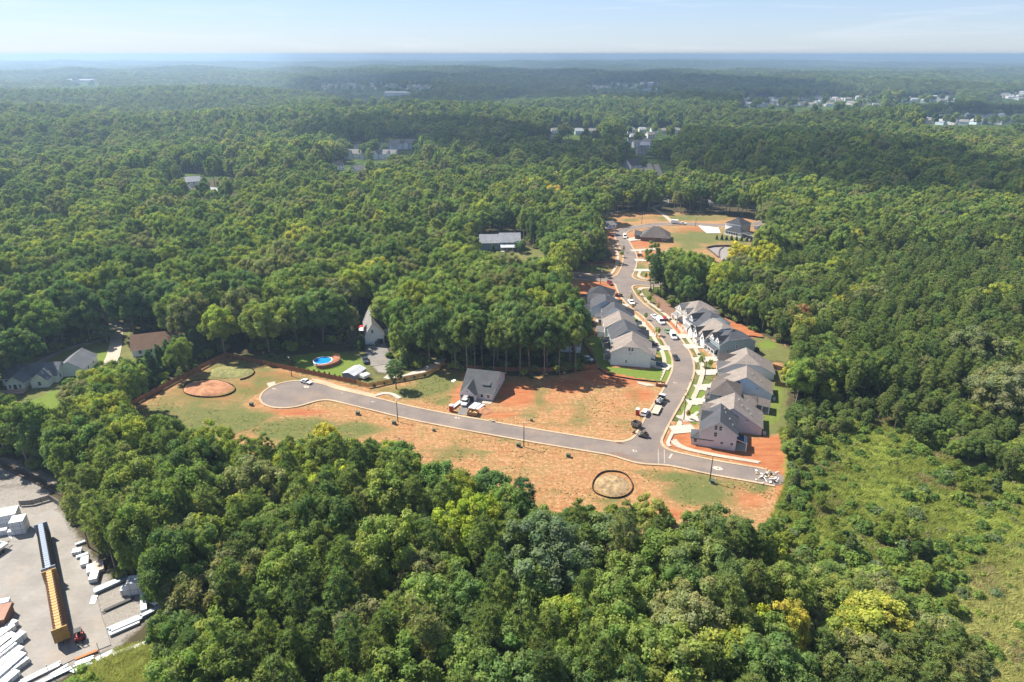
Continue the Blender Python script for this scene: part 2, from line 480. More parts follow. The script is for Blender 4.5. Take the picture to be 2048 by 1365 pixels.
def forest_object(name, kind, pts, scl, rot, idx, tint, sources, label, cat):
    """Everything too far or too many to be a thing of its own: one object, one instance per tree."""
    me = bpy.data.meshes.new(name)
    n = len(pts)
    me.vertices.add(n); me.vertices.foreach_set('co', np.asarray(pts, np.float32).ravel())
    def attr(nm, t, prop, data, dt=np.float32):
        a = me.attributes.new(nm, t, 'POINT'); a.data.foreach_set(prop, np.asarray(data, dt).ravel())
    attr('scl', 'FLOAT_VECTOR', 'vector', scl); attr('rotz', 'FLOAT_VECTOR', 'vector', np.stack([np.zeros(n), np.zeros(n), rot], 1))
    attr('pidx', 'INT', 'value', idx, np.int32); attr('tint', 'FLOAT_VECTOR', 'vector', tint)
    o = link(name, me)
    ng = bpy.data.node_groups.new(name, 'GeometryNodeTree')
    ng.interface.new_socket('Geometry', in_out='INPUT', socket_type='NodeSocketGeometry')
    ng.interface.new_socket('Geometry', in_out='OUTPUT', socket_type='NodeSocketGeometry')
    N = ng.nodes; Lk = ng.links
    gi = N.new('NodeGroupInput'); go = N.new('NodeGroupOutput')
    join = N.new('GeometryNodeJoinGeometry')
    for parts in sources:
        jj = N.new('GeometryNodeJoinGeometry')
        for p in parts:
            oi = N.new('GeometryNodeObjectInfo'); oi.transform_space = 'ORIGINAL'; oi.inputs['Object'].default_value = p
            Lk.new(oi.outputs['Geometry'], jj.inputs[0])
        g2 = N.new('GeometryNodeGeometryToInstance')
        Lk.new(jj.outputs[0], g2.inputs[0]); Lk.new(g2.outputs[0], join.inputs[0])
    iop = N.new('GeometryNodeInstanceOnPoints'); iop.inputs['Pick Instance'].default_value = True
    Lk.new(gi.outputs[0], iop.inputs['Points']); Lk.new(join.outputs[0], iop.inputs['Instance'])
    def na(nm, t):
        a = N.new('GeometryNodeInputNamedAttribute'); a.data_type = t; a.inputs['Name'].default_value = nm
        return a.outputs[0]
    Lk.new(na('scl', 'FLOAT_VECTOR'), iop.inputs['Scale']); Lk.new(na('pidx', 'INT'), iop.inputs['Instance Index'])
    e2r = N.new('FunctionNodeEulerToRotation'); Lk.new(na('rotz', 'FLOAT_VECTOR'), e2r.inputs[0]); Lk.new(e2r.outputs[0], iop.inputs['Rotation'])
    Lk.new(iop.outputs[0], go.inputs[0])
    md = o.modifiers.new('scatter', 'NODES'); md.node_group = ng
    tag(o, label, cat, kind='stuff')
    return o
# ================================================================== LAYOUT OF THE CLEARINGS
SITE = [(252, 822), (330, 778), (450, 710), (585, 740), (725, 770), (795, 764), (850, 750), (890, 727), (905, 740), (1000, 750), (1100, 754), (1192, 736),
        (1168, 684), (1182, 672), (1198, 652), (1162, 615), (1150, 585), (1140, 562), (1130, 546), (1205, 524), (1230, 520), (1205, 482), (1216, 455), (1196, 432),
        (1250, 424), (1330, 424), (1420, 428), (1500, 438), (1530, 448), (1522, 480), (1505, 505), (1445, 527), (1390, 510), (1345, 500), (1305, 520), (1300, 560),
        (1302, 590), (1320, 592), (1345, 605), (1372, 622), (1395, 600), (1440, 632), (1480, 650), (1528, 670), (1580, 695), (1576, 740), (1578, 770), (1571, 793), (1572, 900),
        (1580, 930), (1575, 965), (1554, 1010), (1551, 1038), (1519, 1041), (1477, 1043), (1442, 1030), (1420, 1026), (1390, 1043), (1364, 1060), (1354, 1035),
        (1340, 1017), (1305, 1008), (1266, 1006), (1200, 1002), (1144, 998), (1112, 1011), (1086, 1024), (1074, 996), (1049, 968), (1029, 981), (1012, 992), (999, 971),
        (942, 956), (910, 949), (875, 949), (850, 932), (835, 905), (786, 883), (749, 881), (711, 881), (674, 864), (649, 859), (612, 879), (574, 871), (524, 864),
        (487, 874), (450, 881), (425, 864), (400, 854), (374, 858), (349, 834), (286, 830)]
POOL_YARD = [(450, 710), (455, 703), (520, 702), (580, 704), (640, 694), (700, 698), (716, 690), (722, 655), (730, 620), (756, 616), (768, 640), (770, 690), (768, 715), (775, 735), (800, 742), (850, 738),
             (885, 712), (905, 715), (890, 729), (850, 752), (795, 766), (725, 772), (585, 742)]
WEST_YARD = [(0, 800), (0, 746), (55, 715), (100, 714), (140, 692), (190, 682), (215, 674), (235, 652), (262, 646), (262, 672), (300, 668), (350, 662), (362, 672), (335, 695), (285, 712),
             (262, 728), (205, 742), (168, 742), (122, 765), (118, 800), (130, 835), (90, 828), (40, 812)]
WEST_DRIVE = [(176, 594), (214, 590), (220, 640), (250, 648), (240, 668), (212, 655), (202, 622), (186, 614)]
BLUE_LOT = [(950, 508), (950, 474), (1042, 466), (1040, 490), (1085, 500), (1092, 528), (1040, 525), (1000, 512)]
MEADOW = [(1580, 925), (1600, 895), (1650, 878), (1720, 868), (1770, 848), (1800, 870), (1850, 905), (1920, 925), (1990, 960), (2060, 985), (2060, 1285), (1980, 1270), (1900, 1240), (1850, 1205),
          (1830, 1170), (1780, 1150), (1720, 1150), (1690, 1130), (1640, 1105), (1590, 1075), (1562, 1040), (1566, 1000)]
YARD = [(0, 985), (50, 975), (100, 988), (122, 1010), (150, 1060), (175, 1090), (215, 1140), (235, 1165), (270, 1150), (322, 1172), (325, 1200), (300, 1240), (250, 1290), (170, 1325), (110, 1365), (-10, 1400), (-40, 1400), (-40, 985)]
RAILWAY = [(-260, 860), (-20, 905), (30, 915), (90, 942), (130, 960), (124, 982), (60, 984), (-20, 990), (-260, 960)]
YARD_GRASS = [(150, 1375), (168, 1338), (250, 1297), (288, 1310), (285, 1375)]
FAR_GAPS = [[(1306, 326), (1340, 330), (1344, 402), (1314, 400)], [(1240, 335), (1290, 322), (1308, 345), (1262, 340)], [(1392, 402), (1530, 412), (1530, 425), (1400, 420)], [(1824, 358), (1836, 360), (1838, 390), (1830, 390)],
            [(332, 395), (352, 350), (408, 343), (468, 364), (468, 396), (400, 398)], [(240, 402), (258, 402), (262, 420), (245, 420)], [(60, 426), (132, 417), (132, 436), (60, 436)],
            [(698, 312), (705, 292), (760, 276), (832, 280), (832, 295), (780, 316), (740, 320)], [(665, 340), (680, 328), (745, 332), (745, 348), (690, 350)],
            [(1098, 272), (1100, 256), (1200, 256), (1200, 272), (1115, 284)], [(1248, 270), (1262, 255), (1362, 257), (1362, 268), (1300, 280), (1296, 308), (1266, 308)],
            [(638, 180), (642, 168), (862, 165), (862, 177), (700, 185)], [(670, 208), (740, 196), (775, 183), (818, 183), (820, 193), (750, 205)], [(1170, 172), (1320, 165), (1320, 184), (1180, 184)],
            [(1485, 212), (1490, 195), (1760, 195), (1762, 210), (1600, 216)], [(1780, 199), (1910, 190), (1910, 202), (1790, 204)], [(1830, 244), (1900, 226), (2050, 232), (2050, 248), (1900, 247)], [(1970, 195), (2050, 182), (2050, 200), (1990, 202)],
            [(136, 160), (194, 160), (194, 167), (140, 167)]]
FAR_GAPS = [[(x, y + (4 if y > sum(q[1] for q in g) / len(g) else -3) * (y < 330)) for x, y in g] for g in FAR_GAPS]
CLEAR = [SITE, POOL_YARD, WEST_YARD, WEST_DRIVE, BLUE_LOT, MEADOW, YARD, RAILWAY, YARD_GRASS]

# ================================================================== THE GROUND
# kinds of cover: 0 straw and dry clay, 1 bare red clay, 2 rough grass, 3 sown lawn, 4 gravel, 5 tall meadow, 6 mulch
STRAW, CLAY, GRASS, LAWN, GRAVEL, MEAD, MULCH = range(7)
GX0, GX1, GY0, GY1, GS = -300.0, 320.0, 70.0, 700.0, 1.5
gx = np.arange(GX0, GX1 + .1, GS)
gy = np.concatenate([np.arange(GY0, 330, GS), np.arange(330, GY1 + .1, GS * 2)])
XX, YY = np.meshgrid(gx, gy)
PP = project(np.stack([XX, YY, np.zeros_like(XX)], -1))
PX, PY = PP[..., 0], PP[..., 1]
W = np.zeros(XX.shape + (7,))
def paint(k, poly, w=1.0, clear=True):
    m = inside(PX, PY, poly)
    if clear: W[m] = 0
    W[m, k] = w
def dab(k, cx, cy, rx, ry, w=1.0):
    d = np.sqrt(((PX - cx) / rx) ** 2 + ((PY - cy) / ry) ** 2)
    f = np.clip(1.35 - d, 0, 1) * w
    W[..., k] = np.maximum(W[..., k], f)
def blur(k, n):
    a = W[..., k]
    for _ in range(n):
        p = np.pad(a, 1, mode='edge')
        a = (p[1:-1, 1:-1] * 2 + p[:-2, 1:-1] + p[2:, 1:-1] + p[1:-1, :-2] + p[1:-1, 2:]) / 6
    W[..., k] = a

paint(STRAW, SITE)
near_edge = [(300, 830), (420, 862), (650, 862), (850, 905), (1000, 965), (1120, 1000), (1340, 1005), (1560, 1020), (1570, 1075), (1340, 1075), (1080, 1050), (900, 1000), (640, 920), (330, 900)]
W[..., STRAW] = np.maximum(W[..., STRAW], inside(PX, PY, near_edge) * 1.0)
blur(STRAW, 3)
paint(GRASS, [(262, 822), (452, 716), (720, 776), (800, 772), (855, 758), (900, 735), (930, 745), (915, 790), (890, 815), (760, 785), (620, 756), (520, 790), (400, 850), (300, 835)], 0.62, False)
for a in [(1230, 752, 88, 24, 1.0), (1140, 772, 60, 22, .7), (925, 788, 34, 34, .85), (1030, 790, 60, 30, .9), (1000, 830, 60, 10, .7), (545, 752, 62, 12, 1.0), (500, 776, 45, 16, .9), (415, 785, 80, 26, .9),
          (590, 824, 90, 9, .85), (700, 812, 50, 5, .5), (1500, 1000, 55, 26, .6), (1440, 1010, 30, 20, .5), (1215, 955, 70, 14, .55), (1180, 930, 90, 10, .35), (1100, 800, 70, 20, .45), (1230, 815, 60, 25, .4), (1280, 790, 40, 18, .8),
          (870, 945, 35, 12, .6), (1345, 1030, 30, 20, .7), (1570, 960, 22, 60, .9), (760, 850, 60, 8, .45), (960, 990, 60, 14, .3), (1050, 960, 80, 14, .4), (1190, 585, 45, 32, 1.0), (1230, 600, 22, 40, .8),
          (1290, 480, 45, 18, .9), (1385, 462, 40, 10, .9), (1305, 515, 30, 14, .9), (1225, 470, 18, 14, .7), (1290, 436, 60, 6, .5), (1440, 436, 50, 5, .5), (1345, 480, 40, 20, .5)]: dab(CLAY, *a)
for a in [(470, 742, 48, 15, 1.0), (425, 842, 140, 32, 1.2), (600, 858, 120, 26, 1.15), (705, 856, 70, 14, 1.0), (1078, 800, 14, 44, .62), (1058, 824, 18, 16, .6), (1158, 832, 20, 34, .62), (1190, 830, 90, 30, .36), (1268, 800, 18, 34, .5), (990, 795, 30, 10, .6), (960, 905, 90, 5, .7), (1300, 945, 60, 8, .7), (330, 822, 60, 14, .9), (870, 765, 46, 28, 1.25), (830, 785, 50, 14, 1.1), (903, 905, 70, 20, .7), (885, 928, 26, 16, .8), (1062, 832, 30, 8, .65),
          (1398, 985, 84, 32, .95), (1360, 955, 80, 11, 1.05), (1445, 965, 60, 9, .85), (1520, 975, 30, 14, .8), (1090, 782, 18, 9, .7), (1130, 850, 60, 10, .5), (1085, 815, 40, 22, .45), (1260, 850, 35, 20, .45), (780, 905, 45, 12, .6), (1000, 880, 90, 6, .6), (940, 865, 80, 6, .6), (760, 835, 60, 6, .5), (1140, 900, 60, 5, .6),
          (690, 872, 60, 8, .8), (1230, 1000, 60, 8, .6), (1120, 985, 40, 8, .6), (1400, 475, 110, 18, .9), (1380, 436, 110, 8, .8), (1185, 538, 50, 9, 1.0), (1210, 440, 25, 8, .7), (1280, 540, 18, 20, .9), (1320, 575, 30, 8, .8), (1480, 480, 40, 20, .8), (1380, 490, 40, 18, .8), (1260, 440, 30, 5, .7)]: dab(GRASS, *a)
# yards of the finished houses
paint(GRASS, [(1262, 575), (1300, 580), (1400, 700), (1432, 740), (1415, 800), (1392, 850), (1340, 846), (1372, 790), (1392, 750), (1385, 705), (1340, 650)], 1.0)
paint(LAWN, [(1345, 846), (1372, 800), (1388, 770), (1432, 765), (1412, 806), (1394, 850)], 0.8, False)
dab(STRAW, 1420, 734, 14, 6, .9); dab(STRAW, 1410, 709, 14, 5, .9)
paint(LAWN, [(1172, 676), (1200, 672), (1222, 735), (1300, 740), (1312, 722), (1322, 690), (1345, 712), (1350, 748), (1328, 764), (1222, 745), (1196, 730)], 1.0)
paint(LAWN, [(1200, 600), (1240, 600), (1330, 690), (1318, 712), (1290, 690), (1240, 640)], 0.6)
paint(GRASS, [(1490, 672), (1528, 672), (1580, 698), (1578, 770), (1571, 858), (1522, 878), (1535, 800), (1530, 720)], 1.0)
paint(LAWN, [(1535, 770), (1572, 770), (1560, 840), (1518, 862)], .55, False); dab(LAWN, 1535, 690, 25, 12, .8); dab(STRAW, 1555, 730, 22, 8, .8)
W[inside(PX, PY, [(1520, 718), (1570, 722), (1572, 736), (1530, 730)]), GRASS] = .25
paint(CLAY, [(1440, 632), (1500, 655), (1530, 673), (1500, 677), (1440, 650)], .9)
paint(CLAY, [(1325, 884), (1342, 862), (1395, 868), (1480, 880), (1572, 868), (1580, 945), (1540, 940), (1400, 906), (1340, 896)], 1.0)
W[inside(PX, PY, [(1325, 884), (1342, 862), (1395, 868), (1480, 880), (1572, 868), (1580, 945), (1540, 940), (1400, 906), (1340, 896)]), STRAW] = 1.0
paint(CLAY, [(1322, 640), (1345, 628), (1396, 620), (1402, 668), (1360, 672)], .9)
paint(MULCH, [(1302, 586), (1328, 592), (1366, 625), (1346, 640), (1318, 622)], 1.0)
# yards of the older houses
paint(GRASS, [(440, 706), (585, 712), (720, 700), (880, 708), (890, 730), (850, 752), (795, 766), (725, 772), (585, 742), (452, 712)], 0.7)
paint(LAWN, [(580, 712), (655, 702), (715, 712), (735, 740), (720, 765), (600, 738)], 0.8, False)
paint(GRAVEL, [(728, 690), (768, 690), (778, 720), (776, 752), (752, 742), (738, 715)], 1.0)
dab(MULCH, 830, 715, 40, 18, 1.0)
paint(GRASS, WEST_YARD, 1.0); paint(LAWN, [(135, 745), (190, 700), (226, 694), (222, 728), (165, 742)], .75, False); paint(LAWN, [(40, 812), (118, 775), (130, 836), (90, 830)], .75, False)
paint(GRASS, WEST_DRIVE, 1.0)
paint(GRASS, BLUE_LOT, .8); dab(STRAW, 1060, 515, 40, 12, .8)
paint(GRASS, [(1180, 680), (1100, 690), (1110, 735), (1195, 735)], .6)
blur(GRASS, 1); blur(CLAY, 1)
dab(GRASS, 560, 715, 40, 6, 1.0)
paint(MEAD, MEADOW, 1.0); paint(MEAD, YARD_GRASS, 1.0)
W[..., MEAD] = np.maximum(W[..., MEAD], inside(PX, PY, [(1570, 880), (1650, 840), (1780, 820), (2100, 960), (2100, 1420), (1900, 1420), (1800, 1250), (1600, 1090), (1560, 1060)]) * .8)
blur(MEAD, 4)
paint(GRAVEL, YARD, .75); paint(GRAVEL, RAILWAY, .6); dab(GRASS, 240, 1200, 40, 30, .45)
blur(GRAVEL, 2)

def ground_material():
    m, nt, b = nt_new('ground_cover')
    b.inputs['Roughness'].default_value = 0.95; b.inputs['Specular IOR Level'].default_value = 0.1
    tc = nt.nodes.new('ShaderNodeTexCoord')
    def noise(scale, det=5, dist=0.0, stretch=None, rough=0.6):
        n = nt.nodes.new('ShaderNodeTexNoise'); n.inputs['Scale'].default_value = scale; n.inputs['Detail'].default_value = det; n.inputs['Distortion'].default_value = dist; n.inputs['Roughness'].default_value = rough
        if stretch:
            mp = nt.nodes.new('ShaderNodeMapping'); mp.inputs['Scale'].default_value = stretch[0]; mp.inputs['Rotation'].default_value = (0, 0, stretch[1])
            nt.links.new(tc.outputs['Object'], mp.inputs['Vector']); nt.links.new(mp.outputs['Vector'], n.inputs['Vector'])
        else: nt.links.new(tc.outputs['Object'], n.inputs['Vector'])
        return n.outputs[0]
    def rng_(v, a, b_, c=0.0, d=1.0):
        r = nt.nodes.new('ShaderNodeMapRange'); r.inputs['From Min'].default_value = a; r.inputs['From Max'].default_value = b_; r.inputs['To Min'].default_value = c; r.inputs['To Max'].default_value = d
        nt.links.new(v, r.inputs['Value']); return r.outputs[0]
    def mix(f, c1, c2):
        x = nt.nodes.new('ShaderNodeMix'); x.data_type = 'RGBA'
        if isinstance(f, float): x.inputs[0].default_value = f
        else: nt.links.new(f, x.inputs[0])
        for i, c in ((6, c1), (7, c2)):
            if isinstance(c, tuple): x.inputs[i].default_value = (*c, 1)
            else: nt.links.new(c, x.inputs[i])
        return x.outputs[2]
    def math_(op, a, b_):
        x = nt.nodes.new('ShaderNodeMath'); x.operation = op
        for i, c in ((0, a), (1, b_)):
            if isinstance(c, (int, float)): x.inputs[i].default_value = c
            else: nt.links.new(c, x.inputs[i])
        return x.outputs[0]
    A = nt.nodes.new('ShaderNodeAttribute'); A.attribute_name = 'cover_a'
    B = nt.nodes.new('ShaderNodeAttribute'); B.attribute_name = 'cover_b'
    sa = nt.nodes.new('ShaderNodeSeparateColor'); nt.links.new(A.outputs['Color'], sa.inputs[0])
    sb = nt.nodes.new('ShaderNodeSeparateColor'); nt.links.new(B.outputs['Color'], sb.inputs[0])
    w = [sa.outputs[0], sa.outputs[1], sa.outputs[2], A.outputs['Alpha'], sb.outputs[0], sb.outputs[1], sb.outputs[2]]
    fine = noise(2.2, 8, 0, rough=0.75); mid = noise(0.42, 8, 0.4, rough=0.68); big = noise(0.09, 5, 0.3); streak = noise(0.55, 6, 0.6, ((0.22, 1.0, 1.0), R(-22)), 0.65)
    mid2 = noise(0.17, 7, 0.8, rough=0.7); rut = noise(0.8, 5, 0.3, ((0.07, 1.0, 1.0), R(62)), 0.6)
    tuft = noise(0.9, 9, 0.3, rough=0.78)
    n_sum = math_('ADD', math_('MULTIPLY', mid, 0.6), math_('MULTIPLY', tuft, 0.4))
    def sel(k, n, amp=1.15, sharp=3.2):
        t = math_('ADD', w[k], math_('MULTIPLY', math_('SUBTRACT', n, 0.5), amp))
        return rng_(t, 0.5 - 0.5 / sharp, 0.5 + 0.5 / sharp)
    floor = mix(rng_(tuft, .35, .65), (0.075, 0.052, 0.032), (0.045, 0.05, 0.022))
    clay_c = mix(rng_(streak, .3, .7), (0.255, 0.080, 0.032), (0.36, 0.150, 0.066))
    clay_c = mix(rng_(rut, .54, .66, 0, .6), clay_c, (0.20, 0.066, 0.028))
    clay_c = mix(rng_(tuft, .52, .75, 0, .5), clay_c, (0.40, 0.235, 0.13))
    straw_c = mix(rng_(mid, .36, .64), (0.285, 0.128, 0.054), (0.325, 0.196, 0.092))
    straw_c = mix(rng_(streak, .42, .72, 0, .7), straw_c, (0.40, 0.20, 0.098))
    straw_c = mix(rng_(tuft, .50, .60, 0, .85), straw_c, (0.155, 0.125, 0.046))
    straw_c = mix(rng_(mid2, .50, .66, 0, .6), straw_c, (0.27, 0.112, 0.046))
    straw_c = mix(rng_(big, .50, .66, 0, .62), straw_c, (0.19, 0.150, 0.058))
    straw_c = mix(rng_(rut, .53, .64, 0, .62), straw_c, (0.20, 0.105, 0.05))
    straw_c = mix(rng_(tuft, .36, .47, .75, 0), straw_c, (0.46, 0.31, 0.17))
    straw_c = mix(rng_(fine, .54, .66, 0, .6), straw_c, (0.17, 0.11, 0.05))
    grass_c = mix(rng_(n_sum, .38, .62), (0.082, 0.100, 0.030), (0.155, 0.142, 0.052))
    grass_c = mix(rng_(big, .4, .7, 0, .6), grass_c, (0.092, 0.115, 0.032))
    grass_c = mix(rng_(streak, .60, .74, 0, .7), grass_c, (0.30, 0.19, 0.088))
    lawn_c = mix(rng_(n_sum, .38, .62), (0.095, 0.15, 0.020), (0.135, 0.17, 0.034))
    grav_c = mix(rng_(fine, .35, .65), (0.20, 0.182, 0.16), (0.28, 0.258, 0.23))
    grav_c = mix(rng_(tuft, .56, .66, 0, .6), grav_c, (0.15, 0.14, 0.06))
    mead_c = mix(rng_(n_sum, .36, .64), (0.15, 0.165, 0.032), (0.21, 0.21, 0.05))
    mead_c = mix(rng_(big, .5, .68, 0, .3), mead_c, (0.20, 0.18, 0.07))
    mulch_c = mix(rng_(tuft, .36, .64), (0.13, 0.075, 0.05), (0.25, 0.155, 0.105))
    c = mix(sel(STRAW, n_sum), floor, straw_c)
    c = mix(sel(CLAY, n_sum), c, clay_c)
    c = mix(sel(GRASS, math_('ADD', math_('MULTIPLY', n_sum, 0.55), math_('MULTIPLY', big, 0.45)), 2.0, 2.0), c, grass_c)
    c = mix(sel(LAWN, tuft, .7), c, lawn_c)
    c = mix(sel(GRAVEL, n_sum), c, grav_c)
    c = mix(sel(MEAD, n_sum), c, mead_c)
    c = mix(sel(MULCH, n_sum, .5), c, mulch_c)
    # wheel tracks and fine speckle are colour of the ground itself
    c = mix(rng_(fine, .3, .5, .35, 0), c, mix(0.5, c, (0.06, 0.045, 0.03)))
    nt.links.new(c, b.inputs['Base Color'])
    bp = nt.nodes.new('ShaderNodeBump'); bp.inputs['Strength'].default_value = 0.8; bp.inputs['Distance'].default_value = 0.35
    nt.links.new(tuft, bp.inputs['Height']); nt.links.new(bp.outputs[0], b.inputs['Normal'])
    return m
M_GROUND = ground_material()

_r = np.random.default_rng(3)
relief = (0.10 * np.sin(XX / 4.1 + np.sin(YY / 6.3)) * np.cos(YY / 5.2 + 0.6 * np.sin(XX / 7.7)) + 0.05 * np.sin(XX / 1.9 + YY / 2.3))
relief = relief * np.clip(W[..., STRAW] + W[..., CLAY], 0, 1) * 0.7 - 0.14
ZZ = relief + np.minimum(terrain(XX, YY), 0) * 0
V = np.stack([XX, YY, ZZ], -1).reshape(-1, 3)
ny, nx = XX.shape
ii = (np.arange(ny - 1)[:, None] * nx + np.arange(nx - 1)[None]).ravel()
F = np.stack([ii, ii + 1, ii + nx + 1, ii + nx], 1)
# leave out what lies far outside the frame
fx = (PX[:-1, :-1].ravel() > -250) & (PX[:-1, :-1].ravel() < 2300)
me = mesh_np('ground', V, F[fx], [M_GROUND], smooth=True)
Wf = np.clip(W.reshape(-1, 7), 0, 1).astype(np.float32)
a = me.color_attributes.new('cover_a', 'FLOAT_COLOR', 'POINT'); a.data.foreach_set('color', np.ascontiguousarray(Wf[:, :4]).ravel())
a = me.color_attributes.new('cover_b', 'FLOAT_COLOR', 'POINT'); a.data.foreach_set('color', np.concatenate([Wf[:, 4:7], np.ones((len(Wf), 1), np.float32)], 1).ravel())
tag(link('ground', me), kind='structure')

# far land: woods seen from afar, to the horizon
def hills_material():
    m, nt, b = nt_new('far_woods')
    b.inputs['Roughness'].default_value = 1.0; b.inputs['Specular IOR Level'].default_value = 0.0
    tc = nt.nodes.new('ShaderNodeTexCoord')
    def noise(s, d=6):
        n = nt.nodes.new('ShaderNodeTexNoise'); n.inputs['Scale'].default_value = s; n.inputs['Detail'].default_value = d
        nt.links.new(tc.outputs['Object'], n.inputs['Vector']); return n.outputs[0]
    n1 = noise(0.07); n2 = noise(0.0016, 5)
    def ramp(v, stops):
        r = nt.nodes.new('ShaderNodeValToRGB'); nt.links.new(v, r.inputs[0])
        while len(r.color_ramp.elements) < len(stops): r.color_ramp.elements.new(0.5)
        for e, (p, c) in zip(r.color_ramp.elements, stops): e.position = p; e.color = (*c, 1)
        return r.outputs[0]
    c1 = ramp(n1, [(0.3, (0.03, 0.05, 0.018)), (0.5, (0.055, 0.085, 0.025)), (0.7, (0.10, 0.125, 0.035))])
    c2 = ramp(n2, [(0.35, (0.7, 0.75, 0.8)), (0.65, (1.2, 1.15, 1.0))])
    mu = nt.nodes.new('ShaderNodeVectorMath'); mu.operation = 'MULTIPLY'
    nt.links.new(c1, mu.inputs[0]); nt.links.new(c2, mu.inputs[1]); nt.links.new(mu.outputs[0], b.inputs['Base Color'])
    bp = nt.nodes.new('ShaderNodeBump'); bp.inputs['Strength'].default_value = 1.0; bp.inputs['Distance'].default_value = 8.0
    nt.links.new(n1, bp.inputs['Height']); nt.links.new(bp.outputs[0], b.inputs['Normal'])
    return m
ths = np.radians(np.concatenate([np.arange(-60, 60.01, 0.5), np.arange(65, 300.01, 5)]))
rads = np.concatenate([[1.0, 40, 90], np.geomspace(140, 34000, 200)])
TT, RR = np.meshgrid(ths, rads)
HX, HY = RR * np.sin(TT), RR * np.cos(TT)
HZ = terrain(HX, HY) - 0.6 + 11.0 * np.clip((RR - 10500) / 2500, 0, 1)
V = np.stack([HX, HY, HZ], -1).reshape(-1, 3)
nr, nth = TT.shape
ii = (np.arange(nr - 1)[:, None] * nth + np.arange(nth)[None]); jj = (np.arange(nr - 1)[:, None] * nth + (np.arange(nth) + 1)[None] % nth)
F = np.stack([ii.ravel(), (ii + nth).ravel(), (jj + nth).ravel(), jj.ravel()], 1)
F = F[:, ::-1]
tag(link('hills', mesh_np('hills', V, F, [hills_material()], smooth=True)), kind='structure')
# ================================================================== ROADS, KERBS, PAVEMENTS
def mat_asphalt(name, c1, c2, patch=0.4):
    m, nt, b = nt_new(name)
    b.inputs['Roughness'].default_value = 0.9; b.inputs['Specular IOR Level'].default_value = 0.25
    tc = nt.nodes.new('ShaderNodeTexCoord')
    def noise(s, d=5, st=None):
        n = nt.nodes.new('ShaderNodeTexNoise'); n.inputs['Scale'].default_value = s; n.inputs['Detail'].default_value = d; n.inputs['Roughness'].default_value = 0.65
        if st:
            mp = nt.nodes.new('ShaderNodeMapping'); mp.inputs['Scale'].default_value = st[0]; mp.inputs['Rotation'].default_value = (0, 0, R(st[1]))
            nt.links.new(tc.outputs['Object'], mp.inputs['Vector']); nt.links.new(mp.outputs['Vector'], n.inputs['Vector'])
        else: nt.links.new(tc.outputs['Object'], n.inputs['Vector'])
        return n.outputs[0]
    def mix(f, a, c):
        x = nt.nodes.new('ShaderNodeMix'); x.data_type = 'RGBA'; nt.links.new(f, x.inputs[0])
        for i, v in ((6, a), (7, c)):
            if isinstance(v, tuple): x.inputs[i].default_value = (*v, 1)
            else: nt.links.new(v, x.inputs[i])
        return x.outputs[2]
    def rr(v, a, c, d=0.0, e=1.0):
        r = nt.nodes.new('ShaderNodeMapRange'); r.inputs['From Min'].default_value = a; r.inputs['From Max'].default_value = c; r.inputs['To Min'].default_value = d; r.inputs['To Max'].default_value = e
        nt.links.new(v, r.inputs['Value']); return r.outputs[0]
    c = mix(rr(noise(0.12, 6), .38, .62), c1, c2)
    c = mix(rr(noise(0.9, 8), .52, .72, 0, patch), c, tuple(v * 1.28 for v in c2))
    c = mix(rr(noise(0.35, 7, ((1, 4, 1), 20)), .56, .74, 0, .5), c, tuple(v * 0.72 for v in c1))
    c = mix(rr(noise(0.07, 6), .54, .70, 0, .45), c, (c2[0] * 1.3, c2[1] * 1.05, c2[2] * .8))      # mud carried in on tyres
    c = mix(rr(noise(1.3, 5, ((.06, 1, 1), -20)), .55, .72, 0, .3), c, tuple(v * 0.7 for v in c1))
    c = mix(rr(noise(6.0, 4), .4, .7, 0, .25), c, tuple(v * 0.6 for v in c1))
    nt.links.new(c, b.inputs['Base Color'])
    return m
M_ASPH = mat_asphalt('asphalt', (0.140, 0.118, 0.107), (0.190, 0.155, 0.131))
M_LANE = mat_asphalt('old_asphalt', (0.14, 0.132, 0.124), (0.2, 0.185, 0.17))
M_KERB = mat('kerb_concrete', (0.36, 0.27, 0.175), 0.9, 0.14, 1.2, var2=0.16, scale2=0.12)
M_WALK = mat('pavement_concrete', (0.35, 0.30, 0.235), 0.9, 0.12, 1.4, var2=0.14, scale2=0.2)
M_DRIVE = mat('driveway_concrete', (0.36, 0.325, 0.275), 0.9, 0.10, 1.4, var2=0.1, scale2=0.25)
M_PAINT = mat('road_paint', (0.34, 0.31, 0.275), 0.8, 0.25, 3.0)
M_COLLAR = mat('manhole_concrete', (0.47, 0.39, 0.31), 0.9, 0.15, 3.0)
M_IRON = mat('cast_iron', (0.16, 0.14, 0.125), 0.7, 0.2, 6.0)

